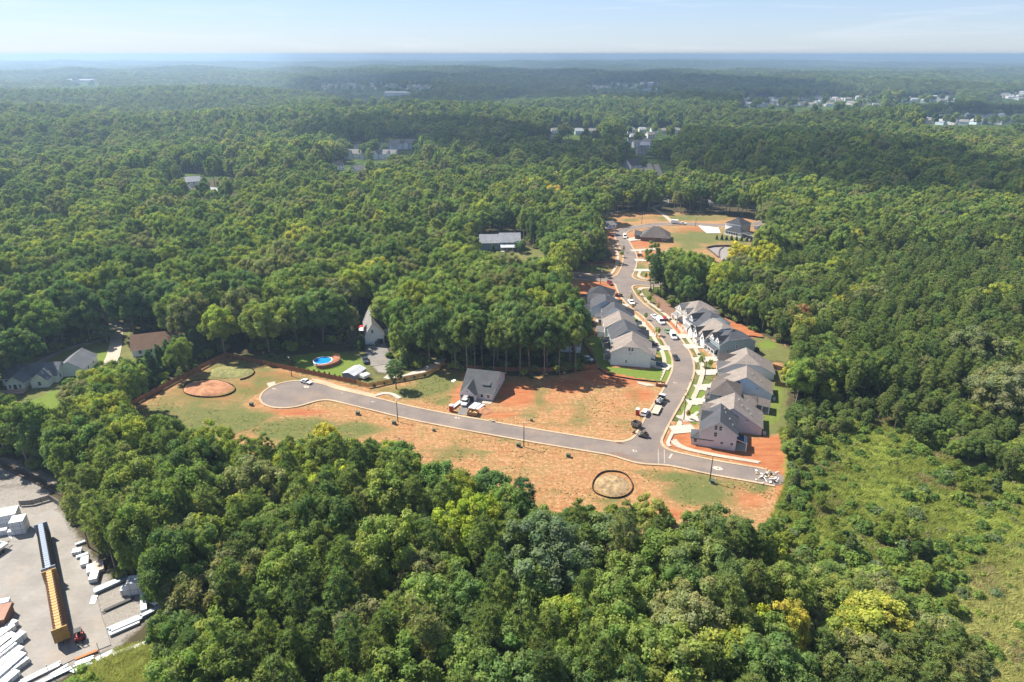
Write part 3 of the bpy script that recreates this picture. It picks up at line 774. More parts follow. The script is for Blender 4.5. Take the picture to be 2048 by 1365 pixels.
def smooth(pts, n=8):
    """Catmull-Rom through ground points."""
    P = [Vector(p[:2]) for p in pts]
    P = [P[0] * 2 - P[1]] + P + [P[-1] * 2 - P[-2]]
    out = []
    for i in range(1, len(P) - 2):
        for k in range(n):
            t = k / n
            a, b_, c, d = P[i - 1], P[i], P[i + 1], P[i + 2]
            out.append(0.5 * ((2 * b_) + (c - a) * t + (2 * a - 5 * b_ + 4 * c - d) * t * t + (-a + 3 * b_ - 3 * c + d) * t ** 3))
    out.append(P[-2])
    return np.array([(p.x, p.y) for p in out])
def px_line(pts, n=8): return smooth([G(*p) for p in pts], n)
LINE_A = px_line([(640, 784), (677, 791.5), (749, 808.5), (850, 832), (1047, 867.8), (1225, 897), (1340, 917), (1426, 935), (1512, 950), (1543, 956)])
LINE_B = px_line([(1283, 906), (1297, 875), (1318, 835), (1343, 794), (1358.5, 764), (1366.5, 738), (1362.5, 711), (1347.5, 684.6), (1328, 658), (1304, 633.5), (1267, 604.5), (1251, 582), (1246, 560), (1257, 535), (1260, 513), (1252, 495.5), (1243.5, 478), (1240, 466), (1258, 457.5), (1288, 452.8), (1323, 449), (1358, 448), (1393, 449), (1428, 450.6), (1490, 451.5), (1530, 445)])
LINE_C = px_line([(1100, 548), (1146.6, 553), (1196, 558), (1246, 561), (1288, 567), (1323, 570), (1358, 571), (1400, 571)])
def seg_dist(X, Y, L):
    d = np.full(X.shape, 1e9)
    for (x1, y1), (x2, y2) in zip(L[:-1], L[1:]):
        vx, vy = x2 - x1, y2 - y1; q = vx * vx + vy * vy + 1e-9
        t = np.clip(((X - x1) * vx + (Y - y1) * vy) / q, 0, 1)
        d = np.minimum(d, np.hypot(X - x1 - t * vx, Y - y1 - t * vy))
    return d
def smin(a, b_, k):
    h = np.clip(0.5 + 0.5 * (b_ - a) / k, 0, 1)
    return b_ * (1 - h) + a * h - k * h * (1 - h)
CUL = (-81.0, 223.6)
def road_field(X, Y):
    a = seg_dist(X, Y, LINE_A) - 3.75; b_ = seg_dist(X, Y, LINE_B) - 3.85; c = seg_dist(X, Y, LINE_C) - 3.6
    cul = np.hypot(X - CUL[0], (Y - CUL[1])) - 10.6
    return smin(smin(smin(a, cul, 7.0), b_, 7.5), c, 7.5)
RS = 0.8
rx = np.arange(-100, 190, RS); ry = np.arange(165, 585, RS)
RX, RY = np.meshgrid(rx, ry)
RF = road_field(RX, RY)
RP = project(np.stack([RX, RY, np.zeros_like(RX)], -1))
def band_object(name, m, lo, hi, ztop, zbot, where=None, field=None):
    """The strip of land where lo < distance-from-road-edge < hi, as a slab with side walls."""
    f = RF if field is None else field
    ok = (f[:-1, :-1] < hi + 1.6) & (f[:-1, :-1] > lo - 1.6)
    if where is not None: ok &= where[:-1, :-1]
    mb = MB(); idx = {}
    def vid(p, z):
        k = (round(p[0], 3), round(p[1], 3), z)
        if k not in idx: idx[k] = len(mb.V); mb.V.append((p[0], p[1], z))
        return idx[k]
    def clip(poly, lim, keep_less):
        out = []
        n = len(poly)
        for i in range(n):
            a, b_ = poly[i], poly[(i + 1) % n]
            ia = (a[2] < lim) == keep_less; ib = (b_[2] < lim) == keep_less
            if ia: out.append(a)
            if ia != ib:
                t = (lim - a[2]) / (b_[2] - a[2])
                out.append((a[0] + (b_[0] - a[0]) * t, a[1] + (b_[1] - a[1]) * t, lim, True))
        return out
    for j, i in zip(*np.nonzero(ok)):
        poly = [(rx[i], ry[j], f[j, i], False), (rx[i + 1], ry[j], f[j, i + 1], False), (rx[i + 1], ry[j + 1], f[j + 1, i + 1], False), (rx[i], ry[j + 1], f[j + 1, i], False)]
        if hi is not None: poly = clip(poly, hi, True)
        if len(poly) > 2 and lo > -900: poly = clip(poly, lo, False)
        if len(poly) < 3: continue
        mb.F.append(tuple(vid(p, ztop) for p in poly)); mb.M.append(0)
        if zbot is not None:
            for a, b_ in zip(poly, poly[1:] + poly[:1]):
                if a[3] and b_[3] and abs(a[2] - b_[2]) < 1e-6:
                    mb.F.append((vid(b_, ztop), vid(a, ztop), vid(a, zbot), vid(b_, zbot))); mb.M.append(0)
    o = mb.build(name, m)
    tag(o, kind='structure')
    return o
band_object('road', M_ASPH, -1e3, 0.0, 0.0, -0.15)
end_open = ~((RX > G(1535, 950)[0]) & (RY < 215))
band_object('kerb', M_KERB, 0.0, 0.75, 0.12, -0.15, end_open)
def where_px(*polys):
    w = np.zeros(RX.shape, bool)
    for p in polys: w |= inside(RP[..., 0], RP[..., 1], p)
    return w
SW = where_px([(1325, 862), (1345, 800), (1378, 760), (1384, 735), (1375, 700), (1345, 655), (1318, 632), (1268, 580), (1258, 572), (1300, 575), (1400, 575), (1400, 590), (1290, 588), (1360, 640), (1420, 700), (1430, 760), (1400, 840), (1372, 865)],
              [(1330, 768), (1352, 745), (1346, 715), (1325, 675), (1300, 640), (1262, 605), (1248, 596), (1225, 596), (1260, 640), (1310, 690), (1325, 740), (1318, 768)],
              [(1100, 548), (1225, 553), (1243, 520), (1230, 490), (1205, 490), (1205, 530), (1100, 535)],
              [(1330, 902), (1505, 934), (1520, 925), (1345, 880)], [(1262, 552), (1275, 560), (1400, 565), (1400, 550), (1300, 552), (1275, 540), (1285, 500), (1265, 500), (1262, 530)])
band_object('pavement', M_WALK, 2.7, 4.35, 0.10, -0.15, SW)
# the broad concrete apron along the far side of the cul-de-sac street
apron = where_px([(622, 752), (640, 748), (752, 786), (750, 800), (700, 792), (622, 768)])
band_object('pavement', M_KERB, 0.76, 2.6, 0.115, -0.15, apron)

def ribbon(name, pts, width, m, z=0.03, kind='structure', zb=-0.15, n=6, closed=False, far=False):
    L = smooth([(GT(*p) if far else G(*p)) for p in pts], n) if n > 1 else np.array([G(*p)[:2] for p in pts])
    mb = MB(); V = []
    for i, p in enumerate(L):
        d = L[min(i + 1, len(L) - 1)] - L[max(i - 1, 0)]; d = d / (np.hypot(*d) + 1e-9); nrm = np.array((-d[1], d[0]))
        w = width if not hasattr(width, '__len__') else width[0] + (width[1] - width[0]) * i / (len(L) - 1)
        zz = float(terrain(p[0], p[1])) if far else 0.0
        for s, zo in ((1, zb), (1, z), (-1, z), (-1, zb)): V.append((p[0] + nrm[0] * s * w / 2, p[1] + nrm[1] * s * w / 2, zz + zo))
    F = []
    for i in range(len(L) - 1):
        for k in range(3): F.append((i * 4 + k, i * 4 + k + 1, i * 4 + 5 + k, i * 4 + 4 + k))
    F += [(0, 3, 2, 1), tuple((len(L) - 1) * 4 + k for k in range(4))]
    mb.add(V, F)
    o = mb.build(name, m)
    if kind: tag(o, kind=kind)
    return o
# garden path from the apron to the kerb by the lamp
ribbon('path', [(748, 792), (768, 787), (785, 789), (800, 797)], 1.6, M_DRIVE, 0.09)
# driveways
for a, b_, w_ in [((1343, 861), (1388, 857), 5.0), ((1357, 838.5), (1396, 836), 4.6), ((1375, 805), (1416, 802), 4.6), ((1391, 776), (1432, 773.5), 4.6), ((1393, 746), (1440, 744.5), 4.8), ((1388, 721), (1440, 717.5), 4.8), ((1369, 694), (1415, 692), 5.0), ((1354, 673), (1398, 671.5), 5.2),
                  ((1341, 736.5), (1300, 727), 5.5), ((1340, 697), (1306, 696), 5.0), ((1312, 670.5), (1282, 668), 4.6), ((1292, 649.5), (1262, 648), 4.6), ((1256, 613), (1240, 611), 4.6), ((1232, 597), (1216, 598), 4.2),
                  ((1268, 541), (1300, 541), 4.8), ((1270, 521), (1318, 520), 5.0), ((1262, 502), (1320, 498), 4.0), ((1255, 480), (1285, 477), 8.0)]:
    ribbon('driveway', [a, ((a[0] + b_[0]) / 2, (a[1] + b_[1]) / 2), b_], w_, M_DRIVE, 0.135, n=2)
ribbon('driveway', [(929, 830), (936, 812), (942, 800)], 5.0, M_LANE, -0.02, n=2)
# front walks
for pts in ([(1347, 862), (1336, 885), (1340, 893)], [(1375, 842), (1396, 824)], [(1392, 811), (1412, 792)], [(1409, 782), (1428, 764)], [(1428, 750), (1440, 735)]): ribbon('path', pts, 1.1, M_DRIVE, 0.105, n=3)
# older drives and lanes
ribbon('lane', [(182, 592), (200, 604), (212, 628), (224, 644), (236, 660)], 4.0, M_WALK, 0.0)
ribbon('lane', [(262, 642), (252, 655), (236, 662), (231, 690), (226, 712), (216, 732)], (4.2, 5.4), M_WALK, 0.03)
ribbon('lane', [(60, 735), (110, 708), (150, 693), (200, 680), (222, 668)], 2.6, M_LANE, 0.015)
ribbon('driveway', [(205, 742), (235, 737), (262, 728)], 6.5, M_WALK, 0.06)
ribbon('lane', [(748, 690), (755, 705), (762, 730)], (10.0, 8.0), M_LANE, -0.03)
ribbon('lane', [(772, 752), (800, 757), (830, 747), (860, 735), (886, 716)], 4.0, M_DRIVE, 0.0)
ribbon('lane', [(1312, 330), (1320, 350), (1328, 372), (1332, 392), (1330, 410)], 6.0, M_LANE, 0.3, far=True)
ribbon('car_park', [(1288, 328), (1294, 342)], 16.0, M_LANE, 0.3, n=2, far=True)
ribbon('lane', [(1385, 404), (1420, 407), (1480, 412), (1530, 416)], 9.0, M_LANE, 0.3, far=True)
ribbon('lane', [(1828, 356), (1832, 372), (1834, 392)], 7.0, M_LANE, 0.3, far=True)
ribbon('path', [(1346, 446), (1330, 432), (1310, 419), (1304, 416), (1318, 411), (1330, 405)], 3.0, M_WALK, 0.04)
ribbon('path', [(1210, 428), (1235, 424), (1260, 420)], 3.0, M_WALK, 0.04)
ribbon('lane', [(1490, 462), (1506, 480), (1516, 490)], 5.0, M_LANE, 0.02)
ribbon('road', [(1512, 452), (1530, 443), (1545, 438)], 10.0, M_ASPH, -0.008)

# crossing lines, stop bar
def quad_mark(name, corners, m, z):
    mb = MB(); mb.add([(G(*c)[0], G(*c)[1], z) for c in corners], [(0, 1, 2, 3)]); o = mb.build(name, m); tag(o, kind='structure'); return o
mk = MB()
for x in (1316.5, 1328.5):
    a, b_ = G(x, 899), G(x + .3, 927)
    d = Vector((b_[0] - a[0], b_[1] - a[1], 0)).normalized(); nrm = Vector((-d.y, d.x, 0)) * 0.09
    mk.add([Vector(a) + nrm, Vector(b_) + nrm, Vector(b_) - nrm, Vector(a) - nrm], [(0, 1, 2, 3)])
a, b_ = G(1344, 908), G(1338.5, 917); d = Vector((b_[0] - a[0], b_[1] - a[1], 0)).normalized(); nrm = Vector((-d.y, d.x, 0)) * 0.3
mk.add([Vector(a) + nrm, Vector(b_) + nrm, Vector(b_) - nrm, Vector(a) - nrm], [(0, 1, 2, 3)])
mk.V = [(v[0], v[1], 0.005) for v in mk.V]
tag(mk.build('road_markings', M_PAINT), kind='structure')
# manhole covers set in pale concrete collars
def manhole(px, py, r=0.75, stretch=1.35, label=''):
    p = G(px, py)
    t = empty('manhole', (p[0], p[1], 0), R(-20), label, 'manhole cover', 'manhole covers in the street')
    c = MB(); n = 20
    ring = [(math.cos(2 * math.pi * k / n), math.sin(2 * math.pi * k / n)) for k in range(n)]
    V = [(x * 0.42, y * 0.42, 0.012) for x, y in ring] + [(x * r * stretch * (1 + .08 * math.sin(k * 2.1)) - 0.1, y * r * (1 + .08 * math.cos(k * 1.7)), 0.006) for k, (x, y) in enumerate(ring)]
    c.add(V, [(k, n + k, n + (k + 1) % n, (k + 1) % n) for k in range(n)]); c.build('collar', M_COLLAR, t)
    l = MB(); l.prism([(x * 0.40, y * 0.40) for x, y in ring], 0.0, 0.016); l.build('cover', M_IRON, t)
for a in [(1436, 937, 0.95, 1.5, 'manhole with wide pale collar near the last street lamp'), (1270, 902, 0.6, 1.2, 'manhole with faint collar in the middle of the junction'), (915, 836, 0.55, 1.6, 'manhole in the street in front of the house under construction'), (613, 774, 0.8, 1.4, 'manhole on the cul-de-sac in front of the white car'),
          (549, 778, 0.5, 1.5, 'small manhole at the far rim of the cul-de-sac'), (686, 787, 0.4, 1.4, 'faint manhole where the cul-de-sac narrows'), (747, 804, 0.45, 1.4, 'manhole in the street beside the curved garden path'), (1351, 766, .5, 1.3, 'manhole on the bend beside the red bare lot'), (1262, 583, 0.5, 1.2, 'manhole on the hill street just before the crossroads')]: manhole(*a[:4], label=a[4])
# dark silt washed over the road at the junction
sl = [(1217, 906), (1228, 904.5), (1240, 905), (1252, 910), (1266, 916), (1290, 921), (1286, 922.5), (1262, 920), (1240, 914), (1222, 910)]
mb = MB(); mb.prism([G(*p)[:2] for p in sl], -0.05, 0.012); tag(mb.build('washed_silt', mat('silt', (0.16, 0.11, 0.085), .95, .2, 1.0)), kind='structure')
# ================================================================== HOUSES
def mat_shingle(name, col):
    m, nt, b = nt_new(name)
    b.inputs['Roughness'].default_value = 0.9; b.inputs['Specular IOR Level'].default_value = 0.2
    tc = nt.nodes.new('ShaderNodeTexCoord')
    sx = nt.nodes.new('ShaderNodeSeparateXYZ'); nt.links.new(tc.outputs['Object'], sx.inputs[0])
    w = nt.nodes.new('ShaderNodeMath'); w.operation = 'MULTIPLY'; w.inputs[1].default_value = 5.5; nt.links.new(sx.outputs['Z'], w.inputs[0])
    fr = nt.nodes.new('ShaderNodeMath'); fr.operation = 'FRACT'; nt.links.new(w.outputs[0], fr.inputs[0])
    n1 = nt.nodes.new('ShaderNodeTexNoise'); n1.inputs['Scale'].default_value = 3.2; n1.inputs['Detail'].default_value = 6; nt.links.new(tc.outputs['Object'], n1.inputs['Vector'])
    n2 = nt.nodes.new('ShaderNodeTexNoise'); n2.inputs['Scale'].default_value = 0.35; n2.inputs['Detail'].default_value = 3; nt.links.new(tc.outputs['Object'], n2.inputs['Vector'])
    def rr(v, a, c, d, e):
        r = nt.nodes.new('ShaderNodeMapRange'); r.inputs['From Min'].default_value = a; r.inputs['From Max'].default_value = c; r.inputs['To Min'].default_value = d; r.inputs['To Max'].default_value = e
        nt.links.new(v, r.inputs['Value']); return r.outputs[0]
    def mul(a, c):
        x = nt.nodes.new('ShaderNodeMath'); x.operation = 'MULTIPLY'; nt.links.new(a, x.inputs[0]); nt.links.new(c, x.inputs[1]); return x.outputs[0]
    f = mul(mul(rr(n1.outputs[0], .3, .7, .72, 1.3), rr(n2.outputs[0], .35, .65, .9, 1.1)), rr(fr.outputs[0], 0.0, 0.25, 0.75, 1.0))
    v = nt.nodes.new('ShaderNodeVectorMath'); v.operation = 'SCALE'; v.inputs[0].default_value = col; nt.links.new(f, v.inputs['Scale'])
    nt.links.new(v.outputs[0], b.inputs['Base Color'])
    return m
def mat_siding(name, col, pitch=6.0):
    m, nt, b = nt_new(name)
    b.inputs['Roughness'].default_value = 0.75; b.inputs['Specular IOR Level'].default_value = 0.25
    tc = nt.nodes.new('ShaderNodeTexCoord')
    sx = nt.nodes.new('ShaderNodeSeparateXYZ'); nt.links.new(tc.outputs['Object'], sx.inputs[0])
    w = nt.nodes.new('ShaderNodeMath'); w.operation = 'MULTIPLY'; w.inputs[1].default_value = pitch; nt.links.new(sx.outputs['Z'], w.inputs[0])
    fr = nt.nodes.new('ShaderNodeMath'); fr.operation = 'FRACT'; nt.links.new(w.outputs[0], fr.inputs[0])
    n1 = nt.nodes.new('ShaderNodeTexNoise'); n1.inputs['Scale'].default_value = 0.8; n1.inputs['Detail'].default_value = 4; nt.links.new(tc.outputs['Object'], n1.inputs['Vector'])
    r = nt.nodes.new('ShaderNodeMapRange'); r.inputs['From Min'].default_value = .3; r.inputs['From Max'].default_value = .7; r.inputs['To Min'].default_value = .94; r.inputs['To Max'].default_value = 1.05; nt.links.new(n1.outputs[0], r.inputs['Value'])
    v = nt.nodes.new('ShaderNodeVectorMath'); v.operation = 'SCALE'; v.inputs[0].default_value = col; nt.links.new(r.outputs[0], v.inputs['Scale'])
    nt.links.new(v.outputs[0], b.inputs['Base Color'])
    bp = nt.nodes.new('ShaderNodeBump'); bp.inputs['Strength'].default_value = 0.5; bp.inputs['Distance'].default_value = 0.02; nt.links.new(fr.outputs[0], bp.inputs['Height']); nt.links.new(bp.outputs[0], b.inputs['Normal'])
    return m
ROOF = {k: mat_shingle('shingle_' + k, c) for k, c in dict(beige=(0.195, 0.168, 0.148), dark=(0.040, 0.042, 0.048), slate=(0.060, 0.063, 0.072), grey=(0.19, 0.182, 0.175), brown=(0.17, 0.105, 0.07), taupe=(0.10, 0.085, 0.078), pale=(0.30, 0.31, 0.33), navy=(0.02, 0.035, 0.065), mid=(0.068, 0.072, 0.078), metal=(0.40, 0.42, 0.44), bluegrey=(0.115, 0.122, 0.135)).items()}
WALL = {k: mat_siding('siding_' + k, c) for k, c in dict(white=(0.72, 0.72, 0.71), pink=(0.60, 0.545, 0.55), ice=(0.56, 0.66, 0.72), teal=(0.24, 0.34, 0.365), cream=(0.66, 0.62, 0.54), blue=(0.20, 0.25, 0.32), brick=(0.16, 0.105, 0.085), greige=(0.58, 0.55, 0.50), wrap=(0.64, 0.58, 0.57), mint=(0.68, 0.72, 0.64), shed=(0.24, 0.25, 0.27)).items()}
M_TRIM = mat('white_trim', (0.78, 0.77, 0.74), 0.6, 0.05, 2.0)
M_GLASS = mat('window_glass', (0.022, 0.026, 0.032), 0.08, 0.1, 1.0, spec=0.6)
M_DOORW = mat('garage_door_white', (0.74, 0.72, 0.68), 0.6, 0.05, 2.0)
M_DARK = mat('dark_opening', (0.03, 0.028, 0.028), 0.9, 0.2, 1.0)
M_VENT = mat('vent_metal', (0.42, 0.42, 0.42), 0.6, 0.1, 4.0)
M_WOOD = mat('fresh_lumber', (0.50, 0.36, 0.21), 0.85, 0.2, 2.5)

def roof_geom(x0, y0, x1, y1, eave, ridge, axis, cn, cf, ov, rf=0.5, dn=0.0, eave2=None):
    """Top faces of a roof over a rectangle. cn, cf: 1 = full gable at that end, 0 = full hip, between = clipped gable."""
    if axis == 'x':
        V, F, wallpolys = roof_geom(y0, -x1, y1, -x0, eave, ridge, 'y', cf, cn, ov, rf, dn, eave2)
        tr = lambda p: (-p[1], p[0], p[2])
        return [tr(p) for p in V], F, [[tr(p) for p in w] for w in wallpolys]
    e1 = eave; e2 = eave if eave2 is None else eave2
    xr = x0 + (x1 - x0) * rf
    sl = (ridge - e1) / (xr - x0); sr = (ridge - e2) / (x1 - xr)
    zl, zr = e1 - ov * sl, e2 - ov * sr
    V = []; F = []
    def end(c, y, s):
        """corner left, clip left, ridge point, clip right, corner right"""
        zc = max(e1, e2) + c * (ridge - max(e1, e2))
        inset = (ridge - zc) / max(sl, sr)
        return [(x0 - ov, y - s * ov, zl), (xr - (ridge - zc) / sl, y - s * ov, zc), (xr, y - s * ov + s * (inset + (ov if c < 0.999 else 0)), ridge), (xr + (ridge - zc) / sr, y - s * ov, zc), (x1 + ov, y - s * ov, zr)]
    N = end(cn, y0, 1); Fr = end(cf, y1, -1)
    if cn < 0.001: N[1] = N[0]; N[3] = N[4]
    if cf < 0.001: Fr[1] = Fr[0]; Fr[3] = Fr[4]
    V = N + Fr
    def face(ids):
        out = []
        for i in ids:
            if not out or V[out[-1]] != V[i]: out.append(i)
        if len(out) > 1 and V[out[0]] == V[out[-1]]: out.pop()
        if len(out) > 2: F.append(tuple(out))
    face([0, 1, 2, 7, 6, 5][::-1]); face([2, 3, 4, 9, 8, 7][::-1])
    if cn < 0.999: face([1, 3, 2])
    if cf < 0.999: face([8, 6, 7])
    d = 0.06
    zcn = max(e1, e2) + cn * (ridge - max(e1, e2)); zcf = max(e1, e2) + cf * (ridge - max(e1, e2))
    def wall(c, y, zc):
        if c < 0.001: return [(x0, y, -0.3), (x1, y, -0.3), (x1, y, e2 - d), (x0, y, e1 - d)]
        if c > 0.999: return [(x0, y, -0.3), (x1, y, -0.3), (x1, y, e2 - d), (xr, y, ridge - d), (x0, y, e1 - d)]
        return [(x0, y, -0.3), (x1, y, -0.3), (x1, y, e2 - d), (xr + (ridge - zc) / sr, y, zc - d), (xr - (ridge - zc) / sl, y, zc - d), (x0, y, e1 - d)]
    walls = [wall(cn, y0, zcn), wall(cf, y1, zcf)[::-1], [(x0, y1, -0.3), (x0, y0, -0.3), (x0, y0, e1 - d), (x0, y1, e1 - d)], [(x1, y0, -0.3), (x1, y1, -0.3), (x1, y1, e2 - d), (x1, y0, e2 - d)]]
    return V, F, walls

def block(root, x0, y0, x1, y1, eave, ridge, axis='y', cn=1.0, cf=1.0, wall='white', roof='grey', ov=0.4, rf=0.5, eave2=None, zb=0.0, trim=True):
    V, F, walls = roof_geom(x0, y0, x1, y1, eave, ridge, axis, cn, cf, ov, rf, 0, eave2)
    # weld
    key = {}; V2 = []; mp = []
    for v in V:
        k = tuple(round(c, 4) for c in v)
        if k not in key: key[k] = len(V2); V2.append(v)
        mp.append(key[k])
    F2 = [tuple(mp[i] for i in f) for f in F]
    th = 0.2; n = len(V2)
    edges = {}
    for f in F2:
        for a, b_ in zip(f, f[1:] + f[:1]): edges[(a, b_)] = 1
    mb = MB()
    Fs = list(F2) + [tuple(i + n for i in f[::-1]) for f in F2]; ms = [0] * len(Fs)
    for (a, b_) in edges:
        if (b_, a) not in edges: Fs.append((b_, a, a + n, b_ + n)); ms.append(1)
    mb.V = [tuple(v) for v in V2] + [(v[0], v[1], v[2] - th) for v in V2]; mb.F = Fs; mb.M = ms
    r = mb.build('roof', [ROOF[roof], M_TRIM if trim else ROOF[roof]], root)
    wb = MB()
    for w in walls: wb.add([(p[0], p[1], (zb if p[2] == -0.3 and zb else p[2])) for p in w], [tuple(range(len(w)))])
    wb.build('wall', WALL[wall], root)
    return r

def frame_axes(face):
    return {'near': (Vector((1, 0, 0)), Vector((0, -1, 0))), 'far': (Vector((-1, 0, 0)), Vector((0, 1, 0))), 'left': (Vector((0, -1, 0)), Vector((-1, 0, 0))), 'right': (Vector((0, 1, 0)), Vector((1, 0, 0)))}[face]
_win_cache = {}
def window(root, face, at, z, w=0.95, h=1.5, plane=0.0, split=True, sill=True):
    """A framed window on a wall: at = place along the wall, plane = where that wall stands."""
    ax, nrm = frame_axes(face)
    k = (w, h, split)
    if k not in _win_cache:
        fr = MB(); t = 0.11
        fr.box(-w / 2 - t, -0.03, -h / 2 - t, w / 2 + t, 0.06, -h / 2); fr.box(-w / 2 - t, -0.03, h / 2, w / 2 + t, 0.06, h / 2 + t)
        fr.box(-w / 2 - t, -0.03, -h / 2, -w / 2, 0.06, h / 2); fr.box(w / 2, -0.03, -h / 2, w / 2 + t, 0.06, h / 2)
        if split: fr.box(-w / 2, -0.02, -0.03, w / 2, 0.05, 0.03)
        pn = MB(); pn.box(-w / 2, 0.01, -h / 2, w / 2, 0.035, h / 2)
        _win_cache[k] = (fr.mesh('window', M_TRIM), pn.mesh('pane', M_GLASS))
    fm, pm = _win_cache[k]
    rz = math.atan2(-nrm.x, nrm.y) if False else math.atan2(nrm.y, nrm.x) - math.pi / 2
    if face in ('near', 'far'): p = (at, plane, z)
    else: p = (plane, at, z)
    o = link('window', fm, root, p, rz)
    link('pane', pm, o)
    return o
def garage_door(root, face, at, plane, w=4.6, h=2.2, m=None):
    ax, nrm = frame_axes(face)
    rz = math.atan2(nrm.y, nrm.x) - math.pi / 2
    p = (at, plane, 0) if face in ('near', 'far') else (plane, at, 0)
    d = MB()
    if m is None:
        d.box(-w / 2, 0.0, -0.1, w / 2, 0.03, h)
        for i in range(4):
            z0 = i * h / 4 + 0.03; d.box(-w / 2 + 0.05, 0.03, z0, w / 2 - 0.05, 0.06, z0 + h / 4 - 0.06)
        o = d.build('garage_door', M_DOORW, root, p, rz)
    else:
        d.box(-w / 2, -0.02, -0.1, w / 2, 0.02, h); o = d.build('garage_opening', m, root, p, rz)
    return o
def door(root, face, at, plane, m=None, w=1.0, h=2.1, z=0.15):
    ax, nrm = frame_axes(face); rz = math.atan2(nrm.y, nrm.x) - math.pi / 2
    p = (at, plane, z) if face in ('near', 'far') else (plane, at, z)
    d = MB(); d.box(-w / 2, -0.02, 0, w / 2, 0.06, h); d.build('door', m or M_DARK, root, p, rz)
def porch(root, x0, y0, x1, y1, zlow, zhigh, side, roof, posts, floor=True, under='white'):
    """Lean-to roof on posts. side = the edge at which it is low."""
    z = {'left': (zlow, zhigh, zlow, zhigh), 'right': (zhigh, zlow, zhigh, zlow), 'near': (zlow, zlow, zhigh, zhigh), 'far': (zhigh, zhigh, zlow, zlow)}[side]
    c = [(x0, y0, z[0]), (x1, y0, z[1]), (x1, y1, z[3]), (x0, y1, z[2])]
    mb = MB(); mb.add(c + [(p[0], p[1], p[2] - 0.2) for p in c], [(0, 1, 2, 3), (7, 6, 5, 4)]); mb.add(c + [(p[0], p[1], p[2] - 0.2) for p in c], [(1, 0, 4, 5), (2, 1, 5, 6), (3, 2, 6, 7), (0, 3, 7, 4)], 1)
    mb.build('porch_roof', [ROOF[roof], M_TRIM], root)
    for (x, y) in posts:
        fx = (x - x0) / (x1 - x0); fy = (y - y0) / (y1 - y0)
        zt = {'left': zlow + (zhigh - zlow) * fx, 'right': zhigh + (zlow - zhigh) * fx, 'near': zlow + (zhigh - zlow) * fy, 'far': zhigh + (zlow - zhigh) * fy}[side] - 0.18
        pb = MB(); pb.box(-0.13, -0.13, -0.2, 0.13, 0.13, zt); pb.build('post', M_TRIM, root, (x, y, 0))
    if floor:
        fb = MB(); fb.box(x0 + .1, y0 + .1, -0.25, x1 - .1, y1 - .1, 0.12); fb.build('porch_floor', M_DRIVE, root)
def roof_vents(root, pts):
    for (x, y, z) in pts:
        v = MB(); v.tube([(0, 0, -0.3), (0, 0, 0.35)], 0.11, 6); v.box(-0.2, -0.2, -0.12, 0.2, 0.2, -0.02)
        v.build('vent', M_VENT, root, (x, y, z))
def dormer(root, y0, y1, xf, xb, zb, zt, zr, roof, wall, side='left', win=1):
    """Gabled dormer standing on a roof slope; its gable faces 'left' (-x)."""
    ym = (y0 + y1) / 2
    wb = MB(); wb.add([(xf, y0, zb), (xf, y1, zb), (xf, y1, zt), (xf, ym, zr), (xf, y0, zt)], [(4, 3, 2, 1, 0)]); wb.add([(xf, y0, zb), (xb, y0, zt), (xf, y0, zt)], [(0, 1, 2)]); wb.add([(xf, y1, zb), (xf, y1, zt), (xb, y1, zt)], [(0, 1, 2)])
    wb.build('dormer_wall', WALL[wall], root)
    k = (xb - xf) / max(zt - zb, .1); xrb = xf + (zr - zb) * k
    rb = MB(); o = .25
    for a, b_, s in ((y0, ym, -1), (ym, y1, 1)):
        ye = y0 - o if s < 0 else y1 + o; ze = zt - o * (zr - zt) / (ym - y0)
        c = [(xf - o, ye, ze), (xf - o, ym, zr), (xrb, ym, zr), (xf + (ze - zb) * k, ye, ze)]
        if s < 0: c = c[::-1]
        rb.add(c + [(p[0], p[1], p[2] + .1) for p in c], [(0, 1, 2, 3), (7, 6, 5, 4), (0, 4, 5, 1), (1, 5, 6, 2), (2, 6, 7, 3), (3, 7, 4, 0)])
    rb.build('dormer_roof', ROOF[roof], root)
    for i in range(win): window(root, 'left', ym + (i - (win - 1) / 2) * 1.2, (zb + zt) / 2 + .2, .8, 1.1, xf)

def house_at(name, bl, br, label, w=None, group=None, cat='house'):
    A = Vector(G(*bl)); B = Vector(G(*br)); d = B - A
    t = empty(name, A, math.atan2(d.y, d.x), label, cat, group)
    return t, (w or d.length)
NEWG = 'new houses along the curving street'

# ---- right-hand row, near to far
t, w = house_at('house', (1397, 891), (1470, 902), 'pale pink two-storey house with slate roof on the bare orange corner lot', group=NEWG)
block(t, 0, 0, w, 12.0, 5.8, 9.7, 'y', 1, 1, 'pink', 'slate')
block(t, -2.4, 0.3, 4.0, 5.2, 2.7, 4.2, 'x', 0.0, 0.0, 'cream', 'slate', trim=False)
block(t, 0.15, 5.0, 6.6, 11.6, 5.0, 8.4, 'x', 1, 1, 'pink', 'slate', ov=.35)
porch(t, w, 0.5, w + 3.4, 5.0, 2.9, 3.9, 'right', 'navy', [(w + 3.2, 0.7), (w + 3.2, 4.8)])
for a in ((4.6, 7.2), (6.0, 7.2)): window(t, 'near', a[0], a[1], 0.9, 1.5)
window(t, 'near', 4.7, 4.8, .95, 1.5); window(t, 'near', 6.9, 2.1, .9, .9); window(t, 'near', 9.9, 2.2, .9, .9)
for y in (2.5, 6.0, 9.5): window(t, 'left', y, 4.3, 1.0, 1.5, -0.0)
for z in (4.4,): window(t, 'right', 8, z, 1.0, 1.5, w)
garage_door(t, 'left', 8.5, -0.02); door(t, 'left', 2.5, -2.42)
window(t, 'near', -1.2, 1.5, 1.0, 1.2, 0.3)
roof_vents(t, [(7.2, 8.5, 8.6), (8.6, 6.0, 7.8), (9.6, 3.8, 6.95), (6.8, 10.5, 9.0)])
